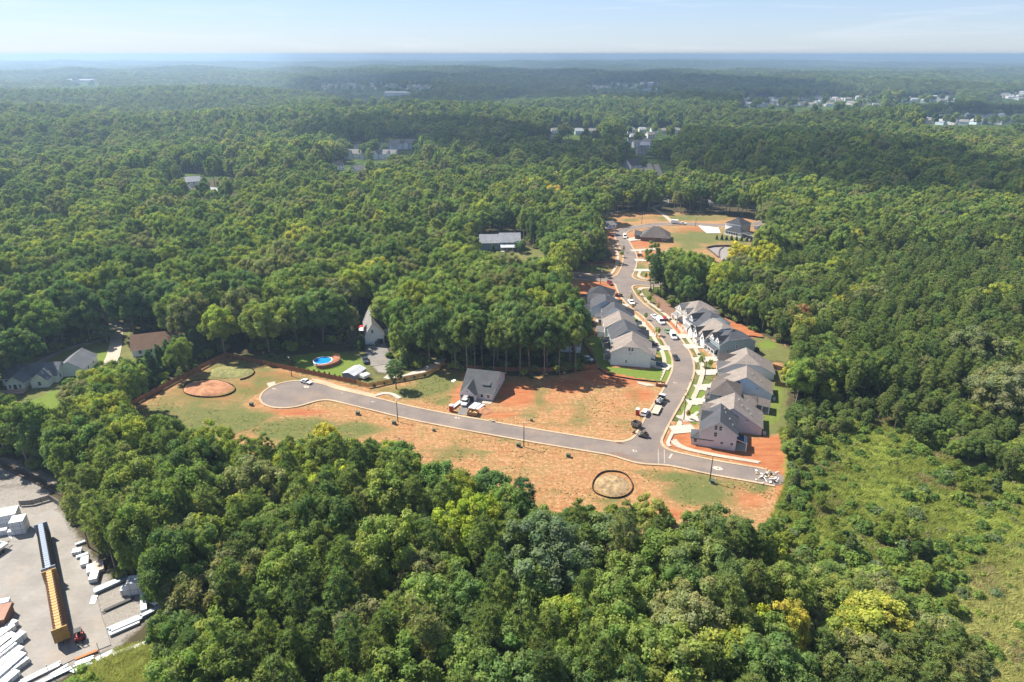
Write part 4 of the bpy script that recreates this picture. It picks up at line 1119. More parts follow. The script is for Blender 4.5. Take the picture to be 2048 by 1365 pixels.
def ac_unit(root, x, y):
    b = MB(); b.box(-.45, -.45, 0, .45, .45, .95); b.box(-.48, -.48, .85, .48, .48, .98, 0); b.build('air_conditioner', M_VENT, root, (x, y, 0))

t, w = house_at('house', (1402, 852), (1522, 870.5), 'wide beige-roofed ranch house with long pale pink side wall', group=NEWG)
block(t, 0, 0, w, 11.0, 2.8, 8.5, 'y', 1, 1, 'pink', 'beige')
block(t, -0.8, 0.8, 7.0, 6.2, 2.7, 5.6, 'x', 1, 1, 'cream', 'beige')
block(t, -0.2, 5.6, 6.0, 10.4, 2.7, 5.0, 'x', 1, 1, 'cream', 'beige', ov=.3)
garage_door(t, 'left', 8.0, -0.22); door(t, 'left', 3.4, -0.82); window(t, 'left', 1.8, 1.5, .9, 1.4, -0.8); window(t, 'left', 5.2, 1.5, .9, 1.4, -0.8)
window(t, 'right', 3, 1.5, 1, 1.4, w); window(t, 'right', 8, 1.5, 1, 1.4, w)
roof_vents(t, [(11, 7.5, 8.0), (12.2, 5.0, 7.2), (14, 5.0, 6.2), (15.2, 3.2, 5.5)]); ac_unit(t, w + 1.0, .6)
v = MB(); v.box(-0.5, -0.06, -.08, .5, .05, .08); v.build('wall_vent', M_DARK, t, (14.2, 0, 4.6))

t, w = house_at('house', (1416, 812), (1502, 826), 'two-storey house with dark hipped roof and teal siding between beige ranches', group=NEWG)
block(t, 0.2, 0, 10.2, 9.6, 5.4, 8.6, 'y', 0.0, 0.15, 'teal', 'taupe', rf=.46)
block(t, -1.2, 0.6, 4.0, 9.0, 2.8, 4.2, 'x', 0.0, 0.0, 'teal', 'taupe', trim=False)
block(t, 9.6, 0.5, 15.6, 7.6, 2.9, 4.6, 'x', 1, 0.4, 'teal', 'taupe', trim=False)
porch(t, 15.6, 1.0, 20.5, 6.8, 2.7, 3.4, 'right', 'taupe', [(20.2, 1.2), (20.2, 6.5), (17.9, 1.2)])
window(t, 'near', 3.6, 4.2, .9, 1.4); window(t, 'near', 7.4, 4.2, .9, 1.4); window(t, 'left', 5, 4.4, 1, 1.4, .2); garage_door(t, 'left', 6.4, -1.22); door(t, 'left', 2.2, -1.22)
roof_vents(t, [(7.5, 3.2, 6.9), (13, 2.0, 3.6)])

t, w = house_at('house', (1434, 787), (1542, 802), 'beige-roofed ranch house with ice-blue gable and one dark window', group=NEWG)
block(t, 0, 0, w, 10.0, 2.8, 8.1, 'y', 1, 1, 'ice', 'beige')
block(t, -1.0, 1.2, 6.5, 5.4, 2.7, 4.9, 'x', 1, 1, 'white', 'beige', ov=.3); block(t, -0.4, 5.0, 6.5, 9.4, 2.7, 5.3, 'x', 1, 1, 'white', 'beige', ov=.3)
window(t, 'near', 7.1, 5.2, 1.0, 1.5); garage_door(t, 'left', 7.2, -0.42); door(t, 'left', 3.2, -1.02)
window(t, 'right', 4, 1.5, 1, 1.4, w); ac_unit(t, w + 1.0, .8)
roof_vents(t, [(11.5, 5.5, 7.2), (12.4, 3.6, 6.5), (14.6, 4.2, 5.4)])
v = MB(); v.box(-0.5, -0.06, -.08, .5, .05, .08); v.build('wall_vent', M_DARK, t, (13.6, 0, 4.0))

t, w = house_at('house', (1438, 750), (1547, 760), 'beige-roofed ranch house with clipped gable and back fence', group=NEWG)
block(t, 0, 0, w, 10.6, 2.7, 8.0, 'y', 0.55, 1, 'ice', 'beige')
block(t, -0.8, 0.3, 8.0, 4.6, 2.6, 5.0, 'x', 1, 1, 'white', 'grey', ov=.3); block(t, -0.3, 4.8, 9.5, 10.0, 2.7, 6.2, 'x', 1, 1, 'white', 'taupe', ov=.3)
garage_door(t, 'left', 7.5, -0.32); door(t, 'left', 2.4, -0.82); window(t, 'right', 5, 1.5, 1, 1.4, w); ac_unit(t, w + 1.2, 7)
roof_vents(t, [(12, 6.0, 7.0), (13.5, 4.0, 6.2), (15.5, 6.0, 5.1)])

t, w = house_at('house', (1437, 713), (1508, 705), 'slate-roofed two-storey house with teal side wall and white porches', group=NEWG)
block(t, 0, 0, w, 9.0, 5.2, 9.6, 'y', 0.4, 0.4, 'teal', 'slate')
dormer(t, 1.0, 3.6, 0.0, 3.2, 5.1, 6.6, 8.0, 'dark', 'white'); dormer(t, 5.2, 7.8, 0.0, 3.2, 5.1, 6.6, 8.0, 'dark', 'white')
porch(t, -2.2, 0.4, 0.0, 8.6, 2.6, 3.4, 'left', 'slate', [(-2.0, 0.7), (-2.0, 3.2), (-2.0, 5.8), (-2.0, 8.4)])
garage_door(t, 'left', 6.3, -0.02); door(t, 'left', 1.8, -0.02); window(t, 'near', 8, 3.5, .9, 1.3); window(t, 'near', 4, 1.8, .9, 1.3)
bb = MB(); bb.box(-.9, -.9, 0, .9, .9, 1.6); bb.build('covered_grill', M_DARK, t, (w + 1.3, .6, 0))

t, w = house_at('house', (1411, 697), (1480, 689), 'beige-roofed two-storey house with two brown cross gables to the street', group=NEWG)
block(t, 0, 0, w, 9.6, 5.0, 9.4, 'y', 0.75, 1, 'ice', 'beige')
block(t, -1.0, 0.2, 5.5, 3.6, 4.8, 7.4, 'x', 1, 1, 'white', 'taupe', ov=.35); block(t, -1.0, 6.2, 4.5, 9.2, 4.8, 7.0, 'x', 1, 1, 'white', 'taupe', ov=.35)
porch(t, -2.6, 3.6, 0.0, 6.2, 2.6, 3.2, 'left', 'taupe', [(-2.4, 3.8), (-2.4, 6.0)])
garage_door(t, 'left', 1.9, -1.02, 2.8); window(t, 'left', 1.9, 4.0, 1.2, 1.3, -1.0); window(t, 'left', 7.7, 4.0, 1.1, 1.3, -1.0); door(t, 'left', 5, -0.02)

t, w = house_at('house', (1391, 674), (1458, 666), 'charcoal-roofed two-storey house with tall white dormer gables', group=NEWG)
block(t, 0, 0, w, 9.4, 5.0, 9.3, 'y', 0.7, 1, 'white', 'slate')
block(t, -1.6, 0.3, 3.0, 4.0, 2.8, 5.0, 'x', 1, 1, 'white', 'dark', ov=.35)
dormer(t, 4.6, 7.4, 0.6, 4.2, 5.2, 7.0, 8.6, 'dark', 'white', win=2)
porch(t, -2.2, 4.2, 0.0, 9.0, 2.5, 3.2, 'left', 'grey', [(-2.0, 4.5), (-2.0, 6.6), (-2.0, 8.8)])
garage_door(t, 'left', 2.1, -1.62, 2.9); window(t, 'left', 6.5, 1.6, 1, 1.4, 0); window(t, 'near', -0.8, 3.6, .7, .7, .3)

t, w = house_at('house', (1373, 652), (1437, 645), 'topmost house of the right-hand row with pale hipped roof and white porch', group=NEWG)
block(t, 0, 0, w, 11.0, 5.3, 9.6, 'y', 0.35, 0.35, 'greige', 'beige')
dormer(t, 1.2, 3.4, 0.0, 3.0, 5.2, 6.5, 7.6, 'grey', 'white'); dormer(t, 6.4, 9.4, 0.0, 3.4, 5.2, 6.6, 8.0, 'grey', 'white')
porch(t, -2.4, 4.5, 0.0, 10.5, 2.6, 3.4, 'left', 'grey', [(-2.2, 4.8), (-2.2, 7.5), (-2.2, 10.2)])
garage_door(t, 'left', 2.2, -0.02, 3.0); window(t, 'left', 8, 1.6, 1, 1.4, 0); window(t, 'left', 5, 4.2, 1, 1.4, 0)

# ---- left-hand row, near to far
t, w = house_at('house', (1220.3, 729.4), (1300, 735.5), 'white two-storey house with clipped beige gable above the vivid lawn', group=NEWG)
block(t, 0, 0, w, 12.4, 5.7, 10.0, 'y', 0.62, 1, 'white', 'beige')
porch(t, -3.0, 4.0, 0.0, 9.0, 2.6, 3.3, 'left', 'grey', [(-2.8, 4.2), (-2.8, 8.7)]); block(t, w - 1.0, 2.0, w + 1.8, 7.0, 5.2, 6.6, 'x', 1, 1, 'white', 'beige', ov=.3)
porch(t, w, 0.6, w + 2.2, 6.5, 2.6, 3.2, 'right', 'slate', [(w + 2, .8), (w + 2, 6.3)])
for x in (7.2, 8.35): window(t, 'near', x, 7.2, .75, 1.3)
window(t, 'near', 6.2, 1.9, .55, 1.1); window(t, 'left', 2, 4.4, 1, 1.4); window(t, 'left', 7, 4.4, 1, 1.4); garage_door(t, 'right', 9.6, w + .02); window(t, 'right', 4, 4.4, 1, 1.4, w)
v = MB(); v.box(-0.45, -0.06, -.06, .45, .05, .06); v.build('wall_vent', M_DARK, t, (7.6, 0, 5.3)); v = MB(); v.box(-.35, -.3, 0, .35, .02, 1.2); v.build('meter_box', M_VENT, t, (-0.4, .4, 0.8))
roof_vents(t, [(5.2, 6, 8.4), (6.0, 9, 8.8)])

t, w = house_at('house', (1222, 703), (1292, 703), 'dark charcoal-roofed two-storey house behind the white gabled house', group=NEWG)
block(t, 0, 0, w, 12.0, 5.6, 9.9, 'y', 0.9, 1, 'teal', 'slate', rf=.44)
block(t, w - 5.5, 2.5, w + 1.2, 7.5, 5.0, 7.6, 'x', 1, 1, 'white', 'dark', ov=.35); block(t, w - 4.5, 8.2, w + 1.0, 11.6, 5.0, 7.0, 'x', 1, 1, 'white', 'dark', ov=.35)
porch(t, -3.2, 3.0, 0.0, 8.0, 2.6, 3.3, 'left', 'slate', [(-3.0, 3.2), (-3.0, 7.8)]); garage_door(t, 'right', 5, w + 1.22); window(t, 'left', 5, 4.3, 1, 1.4); window(t, 'left', 9, 4.3, 1, 1.4)
roof_vents(t, [(4.2, 5.5, 8.3)])

t, w = house_at('house', (1209, 677), (1272, 678), 'beige-roofed house mostly hidden between two dark-roofed neighbours', group=NEWG)
block(t, 0, 0, w, 10.5, 5.2, 9.2, 'y', 1, 1, 'white', 'beige', rf=.5)
block(t, -3.0, 1.5, 3.0, 6.0, 2.8, 4.4, 'x', 1, 1, 'white', 'grey', ov=.35); garage_door(t, 'right', 6, w + .02); window(t, 'left', 8.5, 4.0, 1, 1.4)

t, w = house_at('house', (1203, 650), (1262, 652), 'ice-blue gabled house with dark roof in the middle of the left row', group=NEWG)
block(t, 0, 0, w, 10.0, 4.6, 8.8, 'y', 1, .6, 'ice', 'slate', rf=.42)
porch(t, -3.0, 2.5, 0.0, 7.5, 2.5, 3.2, 'left', 'slate', [(-2.8, 2.7), (-2.8, 7.3)]); block(t, w - 4.5, 3.0, w + 1.2, 8.0, 4.4, 6.6, 'x', 0.3, .3, 'white', 'dark', ov=.35)
garage_door(t, 'right', 5.5, w + 1.22); window(t, 'left', 5, 3.9, 1, 1.4); window(t, 'left', 8.5, 3.9, 1, 1.4)

t, w = house_at('house', (1182, 634), (1238, 636), 'long dark-roofed house with low rear wing in the left row', group=NEWG)
block(t, 0, 0, w, 11.0, 4.8, 8.8, 'y', 1, .5, 'ice', 'slate', rf=.5)
block(t, -4.0, 2, 3.0, 8.0, 2.8, 4.8, 'x', 1, 1, 'ice', 'slate', ov=.35); garage_door(t, 'right', 6, w + .02); block(t, w - 4, 3, w + 1, 7, 4.6, 6.6, 'x', 1, 1, 'white', 'dark', ov=.3)

t, w = house_at('house', (1174, 606), (1222, 611), 'far end house of the left row with dark hipped roof on red clay', group=NEWG)
block(t, 0, 0, w, 10.5, 4.8, 8.3, 'y', 0.2, .0, 'white', 'dark')
porch(t, -4.0, 0.5, 0.0, 5.5, 2.4, 3.0, 'left', 'dark', [(-3.8, .8), (-3.8, 5.2)]); garage_door(t, 'right', 6, w + .02); window(t, 'left', 4, 3.8, 1, 1.4); window(t, 'left', 8, 3.8, 1, 1.4); window(t, 'near', 6, 3.7, 1, 1.4)

# ---- the house under construction
A = Vector(G(919.3, 801.7))
t = empty('house', A, R(-13.6), 'house under construction with dark roof, open garage and bare sheathing walls', 'house')
block(t, 0, 2.6, 11.6, 20.4, 2.9, 7.6, 'x', 1, 1, 'wrap', 'mid', ov=.45)
block(t, 0.1, 0.0, 5.9, 8.6, 2.9, 5.6, 'y', 1, 1, 'wrap', 'mid', ov=.4)
wb = MB(); wb.add([(7.3, 5.4, 3.3), (9.7, 5.4, 3.3), (9.7, 5.4, 4.6), (7.3, 5.4, 4.6)], [(0, 1, 2, 3)]); wb.add([(7.3, 5.4, 3.3), (7.3, 5.4, 4.6), (7.3, 9.4, 4.9)], [(0, 1, 2)]); wb.add([(9.7, 5.4, 3.3), (9.7, 9.4, 4.9), (9.7, 5.4, 4.6)], [(0, 1, 2)]); wb.build('dormer_wall', WALL['wrap'], t)
rb = MB(); c = [(7.0, 5.0, 4.65), (10.0, 5.0, 4.65), (10.0, 12.0, 6.45), (7.0, 12.0, 6.45)]; rb.add(c + [(p[0], p[1], p[2] + .14) for p in c], [(3, 2, 1, 0), (4, 5, 6, 7), (0, 1, 5, 4), (1, 2, 6, 5), (2, 3, 7, 6), (3, 0, 4, 7)]); rb.build('dormer_roof', ROOF['mid'], t)
for x in (8.0, 9.0): window(t, 'near', x, 4.05, .6, .6, 5.4, split=False)
garage_door(t, 'near', 3.0, -0.03, 4.7, 2.3, M_DARK)
window(t, 'near', 3.0, 3.9, .5, .6, 0, split=False)
for x in (7.6, 10.0): window(t, 'near', x, 1.6, .9, 1.2, 2.6)
for y, z in ((8.2, 1.7), (11.4, 1.7), (9.8, 4.4), (12.2, 4.4)): window(t, 'right', y, z, .7, 1.3, 11.6)
fb = MB(); fb.box(-.15, -.15, -.3, 11.75, 20.55, 0.12); fb.build('foundation', M_WALK, t)

# ---- houses of the upper street
t, w = house_at('house', (1281, 482), (1339, 485), 'low brown brick house with a broad hipped roof on raw clay', group=NEWG)
block(t, 0, 0, w, 15.0, 3.0, 8.6, 'x', 0.0, 0.0, 'brick', 'taupe', ov=.5, rf=.5, trim=False)
block(t, -4.0, 4.0, 2.0, 13.0, 2.8, 5.0, 'x', 1, 0, 'brick', 'slate', ov=.4, trim=False)
window(t, 'near', w * .45, 1.6, .9, 1.5); window(t, 'near', w * .80, 1.5, 1.8, 1.3); garage_door(t, 'left', 8.5, -4.02); window(t, 'right', 5, 1.6, 1, 1.4, w)
t, w = house_at('house', (1310, 540), (1362, 543), 'pale house with grey gabled roof half behind two tall pines', group=NEWG)
block(t, 0, 0, w, 12.0, 5.2, 10.0, 'y', 1, 1, 'ice', 'grey'); block(t, -1.5, 3.0, 7.0, 9.0, 4.8, 8.2, 'x', 1, 1, 'white', 'grey', ov=.4)
porch(t, -4.0, .5, -.1, 5, 2.5, 3.1, 'left', 'grey', [(-3.8, .8), (-3.8, 4.8)]); window(t, 'near', 6, 4.5, 1, 1.4); window(t, 'near', 11, 4.5, 1, 1.4); garage_door(t, 'left', 7, -1.52)
t, w = house_at('house', (1449, 463), (1473, 468), 'white two-storey corner house with dark hipped roof and rear sunroom', group=NEWG)
block(t, 0, 0, 12.0, 13.0, 6.3, 10.0, 'y', 0.0, 0.0, 'white', 'dark'); block(t, 4.5, -7.0, 17.5, 0.5, 3.0, 5.6, 'x', 0.0, 0.0, 'white', 'dark', ov=.5)
for k in range(5): window(t, 'near', 6.4 + k * 1.9, 1.6, 1.2, 1.6, -7.0)
window(t, 'left', 4, 4.8, 1, 1.5); window(t, 'left', 9, 4.8, 1, 1.5); window(t, 'left', 6, 1.7, 1, 1.5); porch(t, 17.5, -6.5, 22.0, -.5, 2.6, 3.2, 'right', 'dark', [(21.7, -6.2), (21.7, -.8)])
A = G(1510, 466); t = empty('pavilion', (A[0], A[1], 0), R(-10), 'small open pavilion with grey hipped roof past the white corner house', 'pavilion')
V_, F_, _w = roof_geom(0, 0, 8, 6, 2.8, 4.6, 'x', 0, 0, .5); mb = MB(); mb.add(V_, F_); mb.add([(v[0], v[1], v[2] - .15) for v in V_], [f[::-1] for f in F_]); mb.build('roof', ROOF['slate'], t)
for x, y in ((.2, .2), (7.8, .2), (.2, 5.8), (7.8, 5.8)): b = MB(); b.box(-.12, -.12, -.2, .12, .12, 2.8); b.build('post', M_TRIM, t, (x, y, 0))

# ---- older houses in the trees
t, w = house_at('house', (960, 501), (1031, 500), 'long blue-grey house with pale roof and white glazed porch in a clearing')
block(t, 0, 0, 12.6, 9.5, 5.0, 9.2, 'x', 1, 1, 'blue', 'pale', ov=.4); block(t, 12.6, -1.0, w + 3, 9.0, 5.6, 10.2, 'x', 1, 1, 'blue', 'pale', ov=.4)
porch(t, 13.0, -5.0, w + 1.5, -1.0, 2.9, 4.2, 'near', 'metal', [(13.3, -4.8), (17, -4.8), (20.5, -4.8), (w + 1.2, -4.8)])
for x in (2.2, 5.2): window(t, 'near', x, 4.0, 1.2, 1.3)
for k in range(7): window(t, 'near', 14.2 + k * 1.8, 1.7, 1.3, 1.6, -4.7 if False else -1.0)
for x in (15.5, 19.0, 23.0): window(t, 'near', x, 4.7, 1.2, 1.2, -1.0)
t, w = house_at('house', (731, 690), (760, 690), 'steep grey-roofed white house with open garage beside the dark drive')
t.rotation_euler = (0, 0, R(13)); w = 8.0
block(t, 0, 0, w, 22.0, 4.2, 9.4, 'y', 1, 1, 'white', 'grey', rf=.42); block(t, w - 4, 8, w + 6, 16, 4.0, 8.2, 'x', 1, 1, 'white', 'mid', ov=.4)
garage_door(t, 'near', 2.6, -0.03, 3.6, 2.4); garage_door(t, 'near', 6.4, -0.03, 2.6, 2.2, M_DARK); window(t, 'near', 3.3, 5.8, .9, 1.5); window(t, 'left', 6, 2, 1, 1.4); window(t, 'left', 14, 2, 1, 1.4)
# white L-shaped house at the left edge
A = G(-4, 781); t = empty('house', (A[0], A[1], 0), R(9), 'white L-shaped one-storey house with slate roof and deck on the lawn', 'house')
block(t, 0, 4.0, 19.0, 13.0, 3.0, 6.6, 'x', 1, 1, 'mint', 'bluegrey', ov=.45)
block(t, 3.8, -1.0, 9.6, 8.5, 3.0, 5.6, 'y', 1, 1, 'mint', 'bluegrey', ov=.4); block(t, 11.6, 0.0, 17.4, 8.5, 3.0, 5.6, 'y', 1, 1, 'mint', 'bluegrey', ov=.4)
block(t, 16.5, 9.0, 26.5, 22.0, 3.0, 6.2, 'y', 1, 1, 'mint', 'bluegrey', ov=.45)
for x in (5.0, 8.4): window(t, 'near', x, 1.6, .8, 1.3, -1.0)
door(t, 'near', 6.7, -1.02); window(t, 'near', 14.6, 1.6, 1, 1.5, 0.0); window(t, 'near', 1.8, 1.6, 1.4, 1.3, 4.0); window(t, 'right', 6.5, 1.8, .9, 1.4, 19.0); window(t, 'right', 11, 1.8, 1.2, 1.3, 19.0) if False else None
window(t, 'right', 13, 1.7, 1.0, 1.3, 26.5); window(t, 'right', 18, 1.7, 1.0, 1.3, 26.5)
dk = MB(); dk.box(2.0, -5.2, 0.3, 11.0, -1.05, 0.45); dk.build('deck', mat('weathered_deck', (0.36, 0.25, 0.19), .9, .2, 1.5, stretch=(.2, 3, 1)), t)
rl = MB()
for a, b_ in (((2.0, -5.2), (11.0, -5.2)), ((11.0, -5.2), (11.0, -1.2)), ((2.0, -5.2), (2.0, -1.2))):
    rl.bar((*a, 1.35), (*b_, 1.35), .08); n = int(math.dist(a, b_) / .9)
    for k in range(n + 1): q = k / n; rl.bar((a[0] + (b_[0] - a[0]) * q, a[1] + (b_[1] - a[1]) * q, -.2), (a[0] + (b_[0] - a[0]) * q, a[1] + (b_[1] - a[1]) * q, 1.35), .07)
rl.build('deck_railing', mat('deck_rail', (0.20, 0.12, 0.09), .9, .2, 2), t)
# brown-roofed house behind the evergreens
A = G(266, 714); t = empty('house', (A[0], A[1], 0), R(20), 'long brown-roofed house with white trim behind the evergreen row', 'house')
block(t, 0, 0, 25.0, 11.0, 3.2, 7.6, 'x', 1, 1, 'white', 'brown', ov=.5); block(t, 17.5, -3.0, 24.0, 6, 3.0, 6.4, 'y', 1, 1, 'white', 'brown', ov=.4)
for x in (3, 7, 11, 15): window(t, 'near', x, 1.7, 1.1, 1.4)
window(t, 'left', 5.5, 1.7, 1.1, 1.4); garage_door(t, 'left', 8.4, -0.02, 2.6)
# white house glimpsed in the grove
t, w = house_at('house', (1100, 702), (1160, 706), 'white house glimpsed under the tall grove by the yellow fence')
block(t, 0, 0, w, 9.0, 3.0, 6.0, 'x', 1, 1, 'white', 'pale', ov=.4)
for x in (2.5, 6, 9.5): window(t, 'near', x, 1.7, 1, 1.4)
for (px, py, rz, ww, dd, wal, rf_, lab) in ((962, 540, 30, 9, 7, 'white', 'pale', 'small pale roof peeping out of the trees below the blue-grey house'), (1440, 412, -5, 17, 9, 'greige', 'grey', 'low grey-roofed house beside the far parking lane'), (1225, 458, 20, 7, 6, 'white', 'grey', 'small shed at the bend of the upper street')):
    A = G(px, py); t = empty('house' if ww > 8 else 'site_shed', (A[0] - ww / 2, A[1], 0), R(rz), lab, 'house' if ww > 8 else 'shed'); block(t, 0, 0, ww, dd, 2.8, 4.8, 'x', 1, 1, wal, rf_, ov=.4); window(t, 'near', ww * .3, 1.6, 1, 1.3); window(t, 'near', ww * .7, 1.6, 1, 1.3)

# ---- houses far off among the trees
rh = np.random.default_rng(17)
FARN = [0]
def far_house(px, py, rz, ww, dd, eave, ridge, wal, rf_, lab, cn=1.0, wins=3, up=0.0, name='house', group=None, gables=0):
    p = GT(px, py, 3.0)
    t = empty(name, (p[0], p[1], p[2] + up), R(rz), lab, 'house', group)
    block(t, -ww / 2, -dd / 2, ww / 2, dd / 2, eave, ridge, 'x', cn, cn, wal, rf_, ov=.4, zb=-6)
    for k in range(gables):
        x = -ww / 2 + (k + .5) * ww / gables; block(t, x - 2.6, -dd / 2 - 1.6, x + 2.6, 0, eave, ridge - .8, 'y', 1, 1, wal, rf_, ov=.3, zb=-6)
    for k in range(wins):
        x = -ww / 2 + (k + .5) * ww / wins
        window(t, 'near', x, eave * .72, 1.2, 1.4, -dd / 2 if not gables else -dd / 2 - 1.6)
        if eave > 4.5: window(t, 'near', x, eave * .25, 1.2, 1.4, -dd / 2 if not gables else -dd / 2 - 1.6)
    return t
for a in [(388, 366, 25, 14, 10, 5.2, 9.0, 'white', 'pale', 'white two-storey gabled house, taller of the trio by the power lines'), (366, 380, 60, 12, 9, 3.2, 6.5, 'white', 'grey', 'white low house with gable end left of the taller trio house'), (430, 384, -25, 16, 10, 3.6, 6.8, 'white', 'pale', 'white wide house with pale roof at the right of the trio'),
          (251, 412, 60, 12, 9, 4.5, 8.0, 'white', 'grey', 'lone white house wedged between round treetops'), (72, 430, 0, 14, 9, 3.0, 5.5, 'white', 'pale', 'low pale roof at the left edge among treetops'), (122, 427, 40, 12, 9, 4.5, 7.5, 'white', 'grey', 'white house beside the small rusty tree at the left'),
          (674, 334, 50, 12, 10, 5.0, 9.0, 'white', 'dark', 'white gabled house with dark roof near the townhouses'), (715, 342, 60, 13, 10, 4.6, 8.6, 'white', 'grey', 'white roof tip among treetops below the townhouses'), (775, 338, 10, 14, 9, 4.0, 7.5, 'greige', 'pale', 'grey roof among treetops right below the townhouses'),
          (1268, 330, 35, 22, 14, 3.6, 9.0, 'white', 'dark', 'pale-gabled house with dark roof beside the far car park')]: far_house(*a)
for k, (px, py, rz, n) in enumerate([(742, 312, -6, 8), (752, 300, 18, 7), (790, 293, 0, 6), (818, 290, 8, 4)]):
    far_house(px, py, rz, n * 8.0, 12, 6.2, 10.5, 'ice' if k % 2 else 'white', 'grey', ['long townhouse row in front of the grey townhouse group', 'long townhouse row set aslant behind the front row', 'white-gabled townhouse row at the back of the group', 'short townhouse row at the right end of the group'][k], 1.0, n, group='distant townhouse rows', gables=max(2, n // 2), name='townhouse_row')
for k, (px, py) in enumerate([(1110, 264), (1134, 262), (1158, 265), (1184, 265), (1100, 277), (1112, 279)]):
    far_house(px, py, rh.uniform(-10, 10), 13, 10, 5.6, 9.2, ['white', 'cream', 'ice'][k % 3], ['grey', 'brown', 'pale'][k % 3], ORD[k] + ' small house from the left in the mid-distance row above the dark woods', .6, 3, group='mid-distance houses in a row')
for k, (px, py) in enumerate([(1262, 263), (1284, 262), (1308, 262), (1330, 264), (1352, 263), (1268, 276), (1284, 280), (1300, 272), (1274, 290), (1290, 294), (1264, 284), (1282, 304), (1294, 287)]):
    far_house(px, py, rh.uniform(-15, 15), 12, 10, 5.8, 9.4, ['white', 'cream', 'ice', 'greige'][k % 4], ['grey', 'pale', 'mid', 'beige'][k % 4], ('%s house from the left along the back of the mid-distance cluster' % ORD[k] if k < 5 else '%s house of the steep mid-distance cluster, counted from the top' % ORD[k - 5]), .6, 3, group='mid-distance house cluster')
# estates near the horizon: each house still a house
WORDS = {'e1': ('the long shadowed estate', [(640, 860, 167, 178, 44)]), 'e2': ('the centre ridge estate', [(1175, 1290, 167, 178, 22)]), 'e3': ('the dense grey estate', [(1488, 1570, 197, 211, 30)]), 'e4': ('the scattered slope estate', [(1575, 1755, 194, 211, 39)]), 'e5': ('the sunlit thin estate', [(1782, 1905, 191, 202, 27)]), 'e6': ('the big sunlit estate', [(1835, 1960, 229, 246, 24), (1960, 2046, 230, 248, 15)]), 'e7': ('the highest right-hand estate', [(1972, 2046, 185, 198, 22)])}
for key, (place, boxes) in WORDS.items():
    pts = []
    for (xa, xb, ya, yb, n) in boxes:
        for k in range(n): pts.append((xa + (xb - xa) * (k + rh.uniform(.1, .9)) / n, rh.uniform(ya, yb)))
    pts.sort()
    for k, (px, py) in enumerate(pts):
        wal = ['white', 'white', 'cream', 'ice', 'greige'][int(rh.integers(5))]; rf_ = ['grey', 'pale', 'grey', 'pale', 'beige'][int(rh.integers(5))]
        p = GT(px, py, 5.0); sc = 1.0
        t = empty('house', (p[0], p[1], p[2]), rh.uniform(-1.2, 1.2), '', 'house', 'tiny houses of ' + place)
        t['label'] = '%s tiny house from left in %s, %s with %s roof' % (ORD[k], place, {'white': 'white', 'cream': 'cream', 'ice': 'pale blue', 'greige': 'greige'}[wal], {'grey': 'grey', 'pale': 'pale', 'beige': 'beige', 'metal': 'whitish'}[rf_])
        block(t, -7.5, -5.5, 7.5, 5.5, 6.0, 9.6, 'x', .7, .7, wal, rf_, ov=.4, zb=-10)
for (px, py, ww, dd, h, lab) in ((795, 189, 85, 30, 8, 'long low pale barn roof in the distant pale field'), (1298, 172, 75, 25, 14, 'long white flat building on the far ridge'), (1294, 181, 80, 22, 7, 'low pale green-roofed building below the white one on the far ridge'), (165, 163, 150, 60, 8, 'very bright white building far off at the left')):
    p = GT(px, py, 2.0); t = empty('far_building', (p[0], p[1], p[2]), 0, lab, 'building'); block(t, -ww / 2, -dd / 2, ww / 2, dd / 2, h, h + 4, 'x', 1, 1, 'white', 'metal' if ww < 100 else 'pale', ov=.5, zb=-10)
# ================================================================== FENCES
M_FENCE_OLD = mat('stained_fence', (0.26, 0.115, 0.055), 0.9, 0.25, 1.2, stretch=(3, 3, .3))
M_FENCE_NEW = mat('new_pine_fence', (0.50, 0.31, 0.12), 0.9, 0.2, 1.2, stretch=(3, 3, .3))
M_FENCE_DARK = mat('dark_fence', (0.15, 0.065, 0.042), 0.9, 0.25, 1.2, stretch=(3, 3, .3))
M_SILT = mat('silt_fabric', (0.025, 0.02, 0.018), 0.8, 0.2, 2.0)
_panel = {}
def fence(name, pts, m, label, h=1.85, bay=2.4):
    P = [Vector(G(*p)) for p in pts]
    t = empty(name, P[0], 0, label, 'fence')
    key = m.name
    for a, b_ in zip(P, P[1:]):
        L = (b_ - a).length; n = max(1, round(L / bay)); s = L / n; rz = math.atan2(b_.y - a.y, b_.x - a.x)
        k = (key, round(s, 2), h)
        if k not in _panel:
            mb = MB(); nb = int(s / 0.30); r = random.Random(3)
            for i in range(nb):
                x = s * i / nb; mb.box(x + .012, -0.02 + r.uniform(-.012, .012), 0.03, x + s / nb - .012, 0.02, h - r.uniform(0, .05))
            mb.box(0, 0.02, .35, s, .07, .45); mb.box(0, 0.02, h - .45, s, .07, h - .35)
            pb = MB(); pb.box(-.06, -.02, -.3, .06, .12, h + .05)
            _panel[k] = (mb.mesh('fence_panel', m), pb.mesh('post', m))
        for i in range(n):
            q = a + (b_ - a) * (i / n) - P[0]
            link('fence_panel', _panel[k][0], t, q, rz + random.uniform(-.008, .008)); link('post', _panel[k][1], t, q, rz)
    return t
fence('wooden_fence', [(250, 820), (350, 766), (452, 713)], M_FENCE_OLD, 'red-brown board fence slanting past the evergreen row')
fence('wooden_fence', [(452, 713), (585, 742), (714, 769)], M_FENCE_OLD, 'long brown board fence between the pool yard and the cul-de-sac')
fence('wooden_fence', [(714, 769), (736, 776), (790, 765), (852, 753), (872, 742), (890, 728)], M_FENCE_NEW, 'new yellow board fence curving along the gravel drive')
fence('wooden_fence', [(906, 737), (1000, 743), (1100, 744), (1195, 737)], M_FENCE_OLD, 'brown board fence behind the trunks of the tall grove')
fence('wooden_fence', [(1168, 684), (1183, 708), (1196, 735)], M_FENCE_NEW, 'short new yellow fence beside the vivid lawn')
